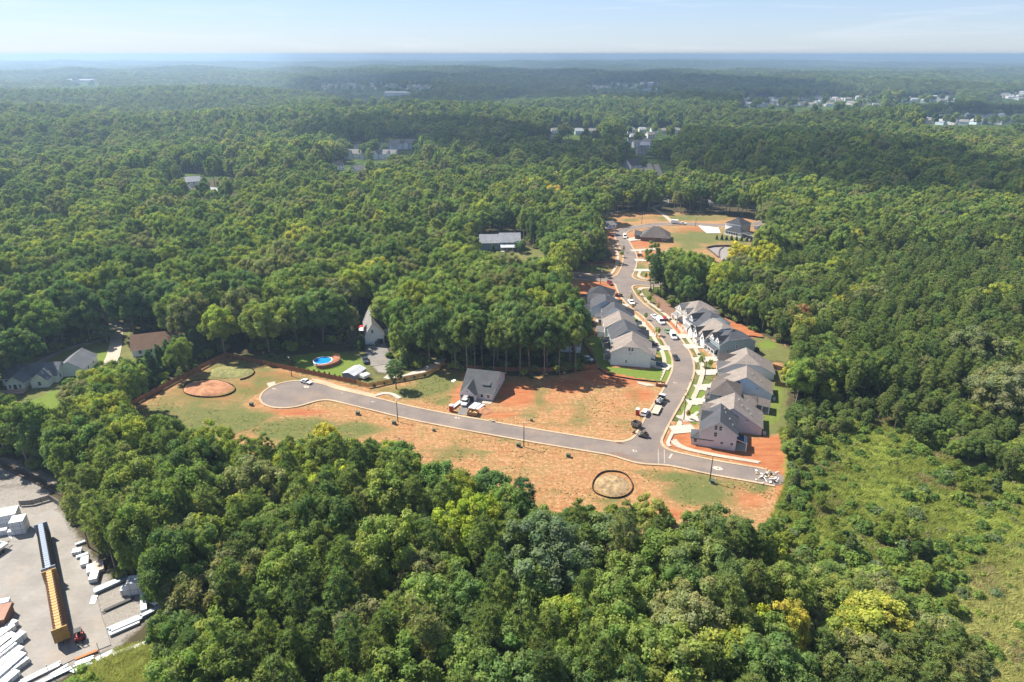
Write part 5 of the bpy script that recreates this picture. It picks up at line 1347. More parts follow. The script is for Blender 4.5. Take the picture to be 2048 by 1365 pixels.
fence('wooden_fence', [(1545, 737), (1577, 746)], M_FENCE_DARK, 'short dark fence across the back lawn behind the clipped gable')
fence('wooden_fence', [(1577, 746), (1581, 776)], M_FENCE_OLD, 'rusty side fence at the edge of the woods')
fence('wooden_fence', [(1550, 772), (1581, 777)], M_FENCE_DARK, 'short dark fence behind the ice-blue gabled ranch')
fence('wooden_fence', [(1117, 532), (1166, 531), (1230, 526)], M_FENCE_DARK, 'dark fence in shade above the side street')
def silt(pts, label, closed=False, h=0.42):
    L = smooth([G(*p) for p in pts], 5)
    t = empty('silt_fence', (L[0][0], L[0][1], 0), 0, label, 'silt fence'); o = Vector((L[0][0], L[0][1], 0)); mb = MB()
    for i in range(len(L) - 1):
        a, b_ = L[i], L[i + 1]; d = np.array(b_) - np.array(a); d /= np.hypot(*d) + 1e-9; n = np.array((-d[1], d[0])) * .05; w = .06 * math.sin(i * 1.7)
        V = [(a[0] - n[0] - o.x, a[1] - n[1] - o.y, -.2), (b_[0] - n[0] - o.x, b_[1] - n[1] - o.y, -.2), (b_[0] - n[0] - o.x, b_[1] - n[1] - o.y, h + w), (a[0] - n[0] - o.x, a[1] - n[1] - o.y, h + .06 * math.sin((i - 1) * 1.7)),
             (a[0] + n[0] - o.x, a[1] + n[1] - o.y, -.2), (b_[0] + n[0] - o.x, b_[1] + n[1] - o.y, -.2), (b_[0] + n[0] - o.x, b_[1] + n[1] - o.y, h + w), (a[0] + n[0] - o.x, a[1] + n[1] - o.y, h + .06 * math.sin((i - 1) * 1.7))]
        mb.add(V, [(0, 1, 2, 3), (7, 6, 5, 4), (3, 2, 6, 7)])
        if i % 4 == 0:
            s = MB(); s.box(-.03, -.03, -.3, .03, .03, h + .25); s.build('stake', M_WOOD, t, (a[0] - o.x, a[1] - o.y, 0))
    mb.build('fabric', M_SILT, t)
def ring_px(cx, cy, rx_, ry_, a0=0, a1=360, n=28, wob=.05): return [(cx + rx_ * (1 + wob * math.sin(3 * a + cx)) * math.cos(a), cy + ry_ * (1 + wob * math.sin(2 * a + 1)) * math.sin(a)) for a in [R(a0 + (a1 - a0) * k / n) for k in range(n + 1)]]
silt(ring_px(416, 778, 52, 18), 'black silt fence ringing the red dirt mound')
silt(ring_px(455, 746, 52, 16, -50, 60, 14), 'black silt fence curling round the end of the grassy mound')
silt(ring_px(1225, 970, 40, 28), 'black silt fence ringing the straw mound near the treeline')
silt([(1196, 737), (1210, 746), (1225, 752), (1270, 760), (1322, 765)], 'black silt fence along the lower edge of the vivid lawn')
silt([(1483, 673), (1505, 673.5), (1528, 677)], 'black silt fence between the clay strip and the back lawn')

# ================================================================== DIRT MOUNDS
def mound(px, py, rxm, rym, h, m, label, rz=0.0, seed=1, name='dirt_mound'):
    p = G(px, py); r = np.random.default_rng(seed); n = 36
    g = np.linspace(-1, 1, n); X, Y = np.meshgrid(g, g); D = np.hypot(X, Y)
    ph = r.uniform(0, 6, 6)
    lump = 1 + .22 * np.sin(3 * X + ph[0]) * np.cos(2.5 * Y + ph[1]) + .10 * np.sin(7 * X + ph[2] + 3 * Y) + .06 * np.sin(13 * Y + ph[3]) * np.cos(11 * X + ph[4])
    Z = np.clip(1 - D, 0, 1) ** .75 * h * lump - .2
    V = np.stack([X * rxm, Y * rym, Z], -1).reshape(-1, 3); ii = (np.arange(n - 1)[:, None] * n + np.arange(n - 1)[None]).ravel()
    keep = D[:-1, :-1].ravel() < 1.0
    F = np.stack([ii, ii + 1, ii + n + 1, ii + n], 1)[keep]
    o = link(name, mesh_np(name, V, F, [m], smooth=True), None, p, rz)
    tag(o, label, 'mound')
M_CLAY = mat('piled_clay', (0.335, 0.16, 0.082), .95, .22, .8, bump=.6, var2=.2, scale2=.3)
M_TURF = mat('mound_turf', (0.16, 0.155, 0.055), .95, .3, 1.2, bump=.6, var2=.25, scale2=.3)
M_STRAWP = mat('mound_straw', (0.24, 0.17, 0.09), .95, .4, 1.0, bump=.6, var2=.3, scale2=.35)
mound(414, 776, 9.2, 7.0, 2.3, M_CLAY, 'red dirt mound inside its black ring of silt fence', R(-10), 1)
mound(462, 744, 9.0, 6.0, 1.5, M_TURF, 'grassy mound beside the brown fence corner', R(-8), 2)
mound(1224, 970, 5.2, 5.6, 1.3, M_STRAWP, 'straw-covered mound ringed by silt fence near the treeline', 0, 3)
mound(968, 822, 3.2, 2.6, 1.3, M_CLAY, 'orange soil heap beside the white stacks at the building site', 0, 4)
mound(1313, 474, 8, 4.5, 1.8, M_CLAY, 'orange soil heap in front of the brown brick house', 0, 5)
mound(1376, 666, 3.6, 2.2, .9, M_CLAY, 'low clay heap in front of the right-hand row', 0, 6)
mound(1346, 845, 1.6, 1.0, .5, M_CLAY, 'small clay heap at the verge by the corner house', 0, 7)
mound(1370, 846, 2.2, 1.2, .6, M_CLAY, 'clay heap round the foot of the corner street lamp', 0, 8)
mound(1240, 887, 2.2, .8, .4, mat('dark_soil', (.13, .07, .05), .95, .3, 1.5), 'small dark soil heap at the inner kerb corner', R(-10), 9)

# ================================================================== STREET FURNITURE
M_POLE = mat('bronze_pole', (0.035, 0.026, 0.024), .6, .1, 2)
M_WPOLE = mat('wood_pole', (0.15, 0.085, 0.055), .9, .2, 2)
M_LAMP = mat('lamp_head', (0.55, 0.56, 0.55), .5, .1, 2)
def lamp(px, py, h, label, rz=0, wood=False, far=False):
    p = G(px, py)
    t = empty('street_lamp', (p[0], p[1], -.1), rz, label, 'street lamp', 'street lamps along the new streets')
    a = MB(); a.tube([(0, 0, 0), (0, 0, h * .5), (0, 0, h)], [.17, .14, .10], 7); a.build('pole', M_WPOLE if wood else M_POLE, t)
    b = MB(); b.tube([(0, 0, 0), (0, 0, .35)], [.2, .16], 8); b.build('base', M_POLE, t)
    c = MB(); c.tube([(0, 0, h - .25), (.35, 0, h + .12), (.9, 0, h + .2)], .045, 5); c.build('arm', M_POLE, t)
    d = MB(); d.tube([(.7, 0, h + .12), (1.0, 0, h + .2), (1.35, 0, h + .17)], [.1, .2, .08], 8); d.build('lamp_head', M_LAMP, t)
for a in [(583.7, 753, 7.6, 'brown street lamp against the brown fence beside the red clay strip', 2.2, True), (795.8, 842.4, 7.4, 'dark street lamp on the straw verge where the garden path ends', 1.9), (1047.6, 893.3, 8.0, 'dark street lamp midway along the straight street', 1.2), (1419.5, 963, 8.2, 'last dark street lamp before the rubble at the road end', 1.3), (1367.5, 841, 8.0, 'dark street lamp on the clay heap by the corner house', 2.6),
          (1409.3, 758, 7.6, 'dark street lamp on the bend opposite the bare red lot', 2.8), (1353, 655, 7.4, 'dark street lamp in front of the topmost right-hand house', 2.9), (1301.2, 602, 7.4, 'dark street lamp beside the mulched planting bed', 2.9), (1201, 568, 7.4, 'dark street lamp on the side street corner', -1.2), (1228, 530, 7.0, 'dark street lamp near the shaded fence', .2), (1283.5, 448, 7.0, 'far street lamp on the inside of the upper bend', -1.0), (1391, 453, 7.0, 'far street lamp beside the white court', 1.2), (1213, 505, 7.0, 'far street lamp at the left of the climbing street', .2)]: lamp(*a)
M_GREENBOX = mat('transformer_green', (0.055, 0.085, 0.06), .6, .1, 3)
def transformer(px, py, label, s=1.0, rz=-.35):
    p = G(px, py); t = empty('transformer_box', (p[0], p[1], -.1), rz, label, 'transformer', 'green transformer boxes along the verges')
    a = MB(); a.box(-.7 * s, -.6 * s, 0, .7 * s, .6 * s, .14); a.build('pad', M_WALK, t)
    b = MB(); b.box(-.58 * s, -.48 * s, .14, .58 * s, .48 * s, 1.05 * s); b.build('cabinet', M_GREENBOX, t)
    c = MB(); c.box(-.62 * s, -.52 * s, 1.05 * s, .62 * s, .52 * s, 1.12 * s); c.build('lid', M_GREENBOX, t)
for a in [(503, 811, 'green transformer box on the grass left of the cul-de-sac'), (788.5, 848, 'green transformer box at the foot of the left street lamp'), (1137, 914, 'dark transformer box alone in the straw field'), (1424.5, 966.5, 'green transformer box under the last street lamp'), (1037, 893, 'green transformer box left of the middle street lamp'), (716, 829, 'small green box low in the grass below the street'), (1063, 842, 'small dark box by the kerb of the bare lot', .7), (868, 862, 'small green box on the verge of the straight street', .7)]: transformer(*a)
def hydrant_post(px, py, label, h=.9):
    p = G(px, py); o = MB().tube([(0, 0, -.1), (0, 0, h)], .09, 6).build('marker_post', M_TRIM, None, p); tag(o, label, 'marker post', 'white marker posts on the verges')
for a in [(501, 806, 'white marker post beside the leftmost green box'), (711, 824, 'white marker post beside the low green box'), (1034, 890, 'white marker post beside the middle lamp box'), (863, 860, 'white marker post on the verge of the straight street'), (1430, 963, 'white marker post right of the last street lamp'), (1051, 839, 'white marker post above the straight street'), (1031, 838, 'white marker stub in the straw above the straight street')]: hydrant_post(*a)

# ================================================================== VEHICLES
M_TYRE = mat('tyre', (0.018, 0.018, 0.018), .9, .1, 4)
M_CHASSIS = mat('black_metal', (0.03, 0.03, 0.032), .6, .2, 3)
M_LIGHT = mat('headlight', (0.55, 0.55, 0.52), .2, .05, 3, spec=.6)
def paint_mat(n, c): return mat('car_paint_' + n, c, .25, .04, 2, spec=.5)
CARP = dict(white=(.78, .78, .77), black=(.022, .022, .025), blue=(.10, .15, .20), green=(.16, .26, .14), red=(.20, .03, .025), silver=(.42, .43, .44), cyan=(.18, .42, .45), navy=(.03, .04, .06))
PROF = {  # side profile (x, z) of the lower body, then the glasshouse (x0b, x1b, x0t, x1t, zb, zt)
    'sedan': ([(-2.35, .35), (2.35, .35), (2.38, .68), (2.2, .80), (1.0, .95), (-1.65, 1.0), (-2.3, .95), (-2.4, .65)], (-1.75, 1.05, -1.05, .35, .95, 1.46)),
    'suv': ([(-2.35, .40), (2.35, .40), (2.38, .80), (2.2, 1.0), (1.05, 1.12), (-2.3, 1.15), (-2.4, .7)], (-2.3, 1.1, -2.05, .45, 1.1, 1.78)),
    'van': ([(-2.95, .42), (2.95, .42), (3.0, .85), (2.75, 1.15), (2.05, 1.35), (-2.95, 1.35)], (-2.95, 2.1, -2.9, 1.35, 1.33, 2.55)),
    'pickup': ([(-2.85, .50), (2.85, .50), (2.88, .95), (2.65, 1.12), (1.3, 1.18), (-2.85, 1.16)], (-.75, 1.4, -.6, .75, 1.14, 1.86)),
}
def car(kind, rear, front, col, label, cat=None, L=None, rack=False, z=0.0, name=None, glass_all=True):
    a = Vector(G(*rear)); b_ = Vector(G(*front)); c = (a + b_) / 2; rz = math.atan2(b_.y - a.y, b_.x - a.x)
    nm = name or {'sedan': 'parked_car', 'suv': 'parked_car', 'van': 'van', 'pickup': 'pickup_truck'}[kind]
    t = empty(nm, (c.x, c.y, z), rz, label, cat or {'sedan': 'car', 'suv': 'car', 'van': 'van', 'pickup': 'pickup truck'}[kind], 'vehicles parked about the estate')
    prof, (x0b, x1b, x0t, x1t, zb, zt) = PROF[kind]; W2 = {'sedan': .9, 'suv': .95, 'van': 1.02, 'pickup': 1.0}[kind]
    m = paint_mat(col, CARP[col])
    mb = MB(); mb.extrude_y(prof, -W2, W2)
    if kind == 'pickup':      # bed walls
        mb.box(-2.83, -W2 + .01, 1.16, -.8, -W2 + .12, 1.42); mb.box(-2.83, W2 - .12, 1.16, -.8, W2 - .01, 1.42); mb.box(-2.83, -W2 + .12, 1.16, -2.72, W2 - .12, 1.42)
    wi = W2 - .06; wt = W2 - .2
    top = [(x0t, -wt, zt), (x1t, -wt, zt), (x1t, wt, zt), (x0t, wt, zt)]; bot = [(x0b, -wi, zb), (x1b, -wi, zb), (x1b, wi, zb), (x0b, wi, zb)]
    mb.add([(p[0], p[1], p[2] + .015) for p in top] + [(p[0], p[1], p[2] - .07) for p in top], [(0, 1, 2, 3), (1, 0, 4, 5), (2, 1, 5, 6), (3, 2, 6, 7), (0, 3, 7, 4)])
    if kind == 'van':
        k = .30; mid = lambda p, q, f: tuple(p[i] + (q[i] - p[i]) * f for i in range(3))
        for s in (-1, 1):
            y0, y1 = s * (wi + .005), s * (wt + .005); q = [(x0b, y0, zb), (x1b - 1.35, y0, zb), (x1b - 1.55, y1, zt), (x0t, y1, zt)]; mb.add(q if s < 0 else q[::-1], [(0, 1, 2, 3)])
        mb.add([(x0b - .01, -wi, zb), (x0b - .01, wi, zb), (x0t - .01, wt, zt), (x0t - .01, -wt, zt)], [(3, 2, 1, 0)])
    mb.build('body', m, t)
    g = MB(); g.add(bot + top, [(0, 1, 5, 4), (1, 2, 6, 5), (2, 3, 7, 6), (3, 0, 4, 7)]); g.build('window_glass', M_GLASS, t)
    xw = {'sedan': (1.45, -1.45), 'suv': (1.45, -1.45), 'van': (1.95, -1.9), 'pickup': (1.85, -1.75)}[kind]; rw = {'sedan': .33, 'suv': .37, 'van': .37, 'pickup': .40}[kind]
    for x in xw:
        for s in (-1, 1):
            w = MB(); w.tube([(0, -.12, 0), (0, .12, 0)], rw, 12); w.build('wheel', M_TYRE, t, (x, s * (W2 - .09), rw))
    for s in (-1, 1):
        h = MB(); h.box(-.04, -.16, -.08, .04, .16, .08); h.build('headlight', M_LIGHT, t, (prof[2][0] - .02, s * (W2 - .26), prof[2][1] - .02))
    if rack:
        r_ = MB()
        for x in (-2.4, -.6, 1.2):
            r_.bar((x, -W2, 1.1), (x, -W2, 2.75), .07); r_.bar((x, W2, 1.1), (x, W2, 2.75), .07); r_.bar((x, -W2, 2.75), (x, W2, 2.75), .07)
        for s in (-1, 1): r_.bar((-2.7, s * W2, 2.75), (1.6, s * W2, 2.75), .07)
        r_.build('ladder_rack', M_CHASSIS, t)
        for s, ln in ((-.55, 7.2), (.0, 6.6), (.5, 7.4)):
            l = MB()
            for q in (-.2, .2): l.bar((-ln / 2 - .5, s + q, 2.86), (ln / 2 - .5, s + q, 2.86), .07, .1)
            for k in range(int(ln / .6)): l.bar((-ln / 2 - .3 + k * .6, s - .2, 2.86), (-ln / 2 - .3 + k * .6, s + .2, 2.86), .06)
            o = l.build('ladder', M_TRIM, None, (c.x, c.y, 0), rz); tag(o, ['long pale ladder on the left of the work truck rack', 'middle pale ladder on the work truck rack', 'long pale ladder on the right of the work truck rack'][{-.55: 0, .0: 1, .5: 2}[s]], 'ladder', 'ladders on the work truck')
    return t
car('sedan', (601.5, 763.5), (624.5, 769.5), 'white', 'white car parked at the mouth of the cul-de-sac')
car('suv', (1286.5, 834), (1293.5, 823.5), 'white', 'white hatchback parked on the clay beside the red toilet')
car('sedan', (1347, 711), (1355, 725), 'black', 'black car parked on the outside of the bend')
car('sedan', (1308, 728), (1331, 735), 'blue', 'blue-grey car on the drive of the white gabled house')
car('suv', (1299, 690), (1311, 692), 'black', 'black car nosing out beside the beige-roofed gable')
car('van', (1340.5, 666), (1352.5, 686), 'white', 'white panel van parked facing down the hill')
car('sedan', (1330.5, 660), (1338.5, 670), 'green', 'pale green car parked behind the white panel van')
car('van', (1315, 641), (1326.5, 651.5), 'white', 'white van in front of the red loader')
car('sedan', (1304, 632), (1313.5, 640), 'white', 'white car parked right behind the white van')
car('pickup', (1257.5, 602), (1267.5, 613.5), 'white', 'white pickup parked by the dark-roofed row')
car('suv', (1215, 565), (1225, 572.5), 'red', 'dark red car near the crossroads')
car('pickup', (1358, 449), (1371, 449.5), 'white', 'white pickup towing a trailer on the upper street')
car('van', (1248, 472), (1251, 480), 'white', 'white van at the upper bend near the brown brick house')
car('sedan', (741, 684), (738, 691), 'cyan', 'turquoise car outside the steep-roofed house')
car('sedan', (755, 684), (754, 692), 'black', 'dark car in front of the open garage')
car('pickup', (729, 717), (733, 730), 'navy', 'dark pickup on the grass beside the gravel drive')
car('pickup', (938.5, 797), (925, 818), 'white', 'white work truck with a ladder rack at the open garage', rack=True)
car('suv', (1168, 719), (1184, 724), 'silver', 'silver car behind the new yellow fence')
car('sedan', (196, 742), (215, 747), 'silver', 'silver car half hidden below the brown-roofed house')
def trailer(rear, front, label, w=2.0, box=0, col=None, tongue=1.4, deck=.75, name='trailer', cat='trailer', m=None, wall=0):
    a = Vector(G(*rear)); b_ = Vector(G(*front)); c = (a + b_) / 2; rz = math.atan2(b_.y - a.y, b_.x - a.x); L = (b_ - a).length
    t = empty(name, (c.x, c.y, 0), rz, label, cat)
    d = MB(); d.box(-L / 2, -w / 2, deck - .15, L / 2, w / 2, deck); d.build('deck', m or M_WOOD, t)
    f = MB(); f.bar((L / 2, -.4, deck - .15), (L / 2 + tongue, 0, deck - .2), .12); f.bar((L / 2, .4, deck - .15), (L / 2 + tongue, 0, deck - .2), .12); f.build('tongue', M_CHASSIS, t)
    for x in (-.45, .45):
        for s in (-1, 1):
            wl = MB(); wl.tube([(0, -.11, 0), (0, .11, 0)], .36, 12); wl.build('wheel', M_TYRE, t, (x, s * (w / 2 + .12), .36))
    if wall:
        b = MB(); b.box(-L / 2, -w / 2, deck, L / 2, -w / 2 + .1, deck + wall); b.box(-L / 2, w / 2 - .1, deck, L / 2, w / 2, deck + wall); b.box(-L / 2, -w / 2 + .1, deck, -L / 2 + .1, w / 2 - .1, deck + wall); b.box(L / 2 - .1, -w / 2 + .1, deck, L / 2, w / 2 - .1, deck + wall)
        n = int(L / .8)
        for k in range(n + 1):
            x = -L / 2 + .05 + k * (L - .1) / n; b.box(x - .05, -w / 2 - .06, deck - .1, x + .05, -w / 2, deck + wall); b.box(x - .05, w / 2, deck - .1, x + .05, w / 2 + .06, deck + wall)
        b.build('side_wall', col, t)
    if box: b = MB(); b.box(-L / 2, -w / 2, deck, L / 2, w / 2, deck + box); b.build('box', col, t)
    return t
trailer((1308.5, 831), (1317, 814.5), 'empty flat trailer hitched behind the flatbed truck', 2.5, m=mat('grey_deck', (.36, .32, .25), .9, .2, 1.5))
trailer((1266, 851), (1279, 857), 'dark open-topped dump trailer at the kerb of the bare lot', 2.2, wall=1.15, col=mat('dark_steel', (.14, .12, .11), .8, .25, 1.5), m=M_CHASSIS)
trailer((1342, 447.5), (1356, 448.5), 'white enclosed trailer behind the far pickup', 2.4, box=2.2, col=paint_mat('white', CARP['white']))
trailer((724, 760), (737, 754.5), 'white utility trailer beside the grey shed', 2.4, box=1.0, col=paint_mat('white', CARP['white']), deck=.8)
# flatbed truck
a = Vector(G(1315, 812)); b_ = Vector(G(1327, 796)); c = (a + b_) / 2
t = empty('flatbed_truck', (c.x, c.y, 0), math.atan2(b_.y - a.y, b_.x - a.x), 'flatbed truck with white cab and cluttered black bed', 'truck')
m = MB(); m.extrude_y([(.9, .6), (3.1, .6), (3.15, 1.25), (2.6, 1.5), (2.2, 2.3), (.95, 2.35), (.9, .9)], -1.05, 1.05); m.build('cab', paint_mat('white', CARP['white']), t)
m = MB(); m.add([(2.64, -.9, 1.52), (2.64, .9, 1.52), (2.25, .85, 2.25), (2.25, -.85, 2.25)], [(0, 1, 2, 3)]); m.add([(1.2, -1.06, 1.45), (2.4, -1.06, 1.45), (2.15, -1.06, 2.2), (1.2, -1.06, 2.2)], [(0, 1, 2, 3)]); m.add([(1.2, 1.06, 1.45), (2.4, 1.06, 1.45), (2.15, 1.06, 2.2), (1.2, 1.06, 2.2)], [(3, 2, 1, 0)]); m.build('window_glass', M_GLASS, t)
m = MB(); m.box(-3.4, -1.2, .85, .8, 1.2, 1.0); m.box(.7, -1.2, 1.0, .8, 1.2, 2.2); m.box(-3.4, -1.2, 1.0, .7, -1.12, 1.5); m.box(-3.4, 1.12, 1.0, .7, 1.2, 1.5); m.build('flatbed', M_CHASSIS, t)
rr_ = random.Random(5); m = MB()
for k in range(9): x, y = rr_.uniform(-3, .2), rr_.uniform(-.8, .8); m.obox((x, y, 1.15 + rr_.uniform(0, .3)), ((1, rr_.uniform(-.5, .5), 0), (-rr_.uniform(-.5, .5), 1, 0), (0, 0, 1)), (rr_.uniform(.2, .7), rr_.uniform(.1, .3), rr_.uniform(.1, .3)))
m.build('tool_boxes', M_VENT, t)
for x in (2.1, -1.6, -2.4):
    for s in (-1, 1): w = MB(); w.tube([(0, -.14, 0), (0, .14, 0)], .46, 12); w.build('wheel', M_TYRE, t, (x, s * .98, .46))
# compact excavator on the road
M_MACH = mat('dark_machine', (.10, .085, .07), .7, .2, 3); M_RED = mat('machine_red', (.42, .03, .03), .5, .1, 2)
p = G(1287, 873.5); t = empty('skid_loader', (p[0], p[1], 0), R(150), 'dark tracked machine with raised frame on the road at the junction', 'loader')
for s in (-1, 1): m = MB(); m.extrude_y([(-1.3, .1), (1.3, .1), (1.5, .4), (1.2, .75), (-1.2, .75), (-1.5, .4)], -.2, .2); m.build('track', M_TYRE, t, (0, s * 1.0, 0))
m = MB(); m.box(-1.1, -.7, .6, .9, .7, 1.1); m.box(-1.1, -.55, 1.1, .2, .55, 1.7); m.build('body', M_MACH, t)
m = MB(); m.bar((.2, -.3, 1.2), (2.0, -.3, 2.2), .2); m.bar((2.0, -.3, 2.2), (3.4, -.3, .9), .18); m.bar((-.6, -.5, 1.7), (-.6, -.5, 2.3), .08); m.bar((-.6, .5, 1.7), (-.6, .5, 2.3), .08); m.box(-.7, -.6, 2.3, .3, .6, 2.36); m.build('boom', M_MACH, t)
m = MB(); m.extrude_y([(3.1, .3), (3.9, .3), (3.9, .5), (3.5, 1.0), (3.2, .95)], -.75, .2); m.build('bucket', M_MACH, t)
def loader(px, py, rz, label):
    p = G(px, py); t = empty('compact_loader', (p[0], p[1], 0), rz, label, 'loader')
    m = MB(); m.box(-1.2, -.7, .45, 1.0, .7, 1.2); m.extrude_y([(-1.2, 1.2), (.2, 1.2), (.0, 2.1), (-1.0, 2.1)], -.6, .6); m.build('body', M_RED, t)
    m = MB(); m.box(.15, -.5, 1.25, .25, .5, 1.95); m.build('cab_window', M_GLASS, t)
    for x in (.65, -.75):
        for s in (-1, 1): w = MB(); w.tube([(0, -.15, 0), (0, .15, 0)], .42, 12); w.build('wheel', M_TYRE, t, (x, s * .85, .42))
    m = MB(); m.bar((-1.0, -.85, 1.5), (1.8, -.85, .9), .16); m.bar((-1.0, .85, 1.5), (1.8, .85, .9), .16); m.build('lift_arm', M_TRIM, t)
    m = MB(); m.extrude_y([(1.7, .2), (2.6, .2), (2.6, .35), (2.0, .95), (1.7, .95)], -1.0, 1.0); m.build('bucket', M_TRIM, t); return t
loader(1330, 641, R(35), 'red compact loader on the clay beside the white vans'); loader(1223, 472, R(10), 'red loader at the left of the upper bend')
def toilet(px, py, label, rz=-.3):
    p = G(px, py); t = empty('portable_toilet', (p[0], p[1], 0), rz, label, 'portable toilet', 'red portable toilets at the building plots')
    m = MB(); m.box(-.6, -.6, 0, .6, .6, 2.1); m.build('cabin', M_RED, t); m = MB(); m.box(-.66, -.66, 2.1, .66, .66, 2.2); m.box(-.5, -.5, 2.2, .5, .5, 2.38); m.build('roof', M_TRIM, t); m = MB(); m.box(-.4, -.63, .1, .4, -.6, 1.95); m.build('door', M_RED, t)
toilet(1275, 829.5, 'red portable toilet beside the white hatchback'); toilet(903, 822, 'red portable toilet at the kerb of the house under construction')
def bin_pen(px, py, label, rz, L=3.6, w=2.6, h=1.4, m=None, name='waste_skip'):
    p = G(px, py); t = empty(name, (p[0], p[1], 0), rz, label, 'waste skip')
    b = MB(); b.box(-L / 2, -w / 2, 0, L / 2, w / 2, .1); b.build('floor', M_CHASSIS, t)
    for (x0, y0, x1, y1) in ((-L / 2, -w / 2, L / 2, -w / 2 + .1), (-L / 2, w / 2 - .1, L / 2, w / 2), (-L / 2, -w / 2 + .1, -L / 2 + .1, w / 2 - .1), (L / 2 - .1, -w / 2 + .1, L / 2, w / 2 - .1)):
        b = MB()
        for k in range(5): b.box(x0, y0, .1 + k * (h - .1) / 5 + .015, x1, y1, .1 + (k + 1) * (h - .1) / 5 - .015)
        b.build('side_wall', m, t)
    b = MB(); q = random.Random(int(px))
    for k in range(10): b.obox((q.uniform(-L / 2 + .5, L / 2 - .5), q.uniform(-w / 2 + .4, w / 2 - .4), q.uniform(.3, .9)), ((q.uniform(-1, 1), 1, q.uniform(-.3, .3)), (1, q.uniform(-1, 1), 0), (0, 0, 1)), (q.uniform(.2, .5), q.uniform(.1, .3), .06))
    o = b.build('rubbish', M_WOOD, t); o['kind'] = 'stuff'
bin_pen(946, 829, 'wooden waste pen at the kerb of the house under construction', R(-14), m=mat('pen_wood', (.40, .22, .09), .9, .2, 2)); bin_pen(1321, 771, 'wooden waste pen at the edge of the red clay lot', R(-18), 3.2, 2.2, 1.1, mat('pen_red', (.30, .13, .08), .9, .2, 2)); bin_pen(1237.5, 593, 'dark waste pen on the clay beside the far left-row house', R(-30), 3.2, 2.2, 1.2, mat('pen_dark', (.10, .06, .045), .9, .2, 2)); bin_pen(1279, 512, 'small rusty waste pen on the upper clay plot', 0, 3, 2, 1.2, mat('pen_red', (.3, .13, .08)))

# ================================================================== BUILDING MATERIALS
M_WRAP = mat('white_wrap', (.52, .53, .545), .45, .06, 1.5, bump=.25)
M_WRAPG = mat('grey_wrap', (.55, .60, .62), .45, .08, 1.5, bump=.2)
M_STRAP = mat('strap_black', (.03, .03, .035), .6)
M_STEEL = mat('galvanised_steel', (.25, .30, .335), .45, .15, 1.2, metal=.3)
def pack(px, py, L, w, h, rz, label, z=0.0, m=None, name='lumber_pack', straps=3, cat='lumber pack', group='wrapped packs in the yard', pos=None):
    p = pos or G(px, py, 0)
    t = empty(name, (p[0], p[1], z), rz, label, cat, group)
    b = MB(); e = .05
    b.prism([(-L / 2 + e, -w / 2), (L / 2 - e, -w / 2), (L / 2, -w / 2 + e), (L / 2, w / 2 - e), (L / 2 - e, w / 2), (-L / 2 + e, w / 2), (-L / 2, w / 2 - e), (-L / 2, -w / 2 + e)], .1, h); b.build('wrap', m or M_WRAP, t)
    k = MB()
    for x in (-L * .35, 0, L * .35): k.box(x - .06, -w / 2 + .05, 0, x + .06, w / 2 - .05, .1)
    k.build('bearers', M_WOOD, t)
    for i in range(straps): x = -L / 2 + (i + .5) * L / straps; s = MB(); s.box(x - .03, -w / 2 - .008, .12, x + .03, w / 2 + .008, h + .008); s.build('strap', M_STRAP, t)
    return t
for k, (px, py, L, w, h, rz, nm) in enumerate([(946, 815, 4.6, 1.2, .9, 62, 'left'), (953, 816.5, 4.6, 1.2, .9, 62, 'middle'), (960.5, 817, 4.4, 1.1, .7, 58, 'right')]): pack(px, py, L, w, h, R(rz), '%s white pack of boards in front of the house under construction' % nm, group='white packs at the building site')
pack(913, 811, 5.4, 1.3, .5, R(62), 'long white bundle beside the red toilet at the building site', group='white packs at the building site')
def slab(name, corners, m, label, cat, h=.12):
    P = [Vector(G(*c)) for c in corners]; c = sum(P, Vector()) / len(P); b = MB(); b.prism([(p.x - c.x, p.y - c.y) for p in P], -.15, h); o = b.build(name, m, None, (c.x, c.y, 0)); tag(o, label, cat)
slab('concrete_slab', [(902, 763), (908, 759), (912, 761), (907, 765)], M_TRIM, 'small white slab on the grass left of the house under construction', 'slab')
slab('concrete_slab', [(978, 840), (992, 843), (990, 846), (977, 842)], M_DRIVE, 'pale slab at the kerb right of the waste pen', 'slab')
slab('concrete_slab', [(1274, 763), (1300, 767), (1312, 772), (1292, 772), (1278, 768)], M_WALK, 'pale spill of concrete on the red clay lot', 'slab', .03)
# washed-out concrete near the cul-de-sac
slab('concrete_slab', [(533, 767), (550, 763), (552, 770), (538, 775)], M_WALK, 'pale concrete patch at the rim of the cul-de-sac', 'slab', .02)
# rubble at the end of the road
p = G(1537, 956); t = empty('rubble_heap', (p[0], p[1], 0), 0, 'heap of broken boards and pale debris at the end of the road', 'rubble heap'); q = random.Random(8)
for nm, m, n in (('broken_board', M_WOOD, 16), ('pale_scrap', M_TRIM, 16), ('dark_scrap', M_CHASSIS, 16)):
    me_ = [MB().box(-.9, -.09, -.03, .9, .09, .03).mesh(nm, m), MB().obox((0, 0, 0), ((1, 0, .1), (0, 1, .2), (0, 0, 1)), (.35, .28, .12)).mesh(nm, m)]
    for k in range(n):
        o = link(nm, me_[k % 2], t, (q.gauss(0, 1.5), q.gauss(0, 1.7), q.uniform(.02, .5))); o.rotation_euler = (q.uniform(-.4, .4), q.uniform(-.4, .4), q.uniform(0, 3.1))
# steel sheets and oddments on the verge by the corner house
p = G(1356, 842); t = empty('bent_tubing', (p[0], p[1], 0), R(-25), 'bent dark frame lying on the verge by the corner house', 'scrap metal'); b = MB()
b.tube([(-1.6, -.5, .1), (-1.0, .5, .7), (1.2, .5, .5), (1.7, -.5, .1)], .1, 6); b.tube([(-1.2, -.6, .1), (-.4, .2, .5), (1.6, .1, .3)], .08, 6); b.build('tube', M_CHASSIS, t)
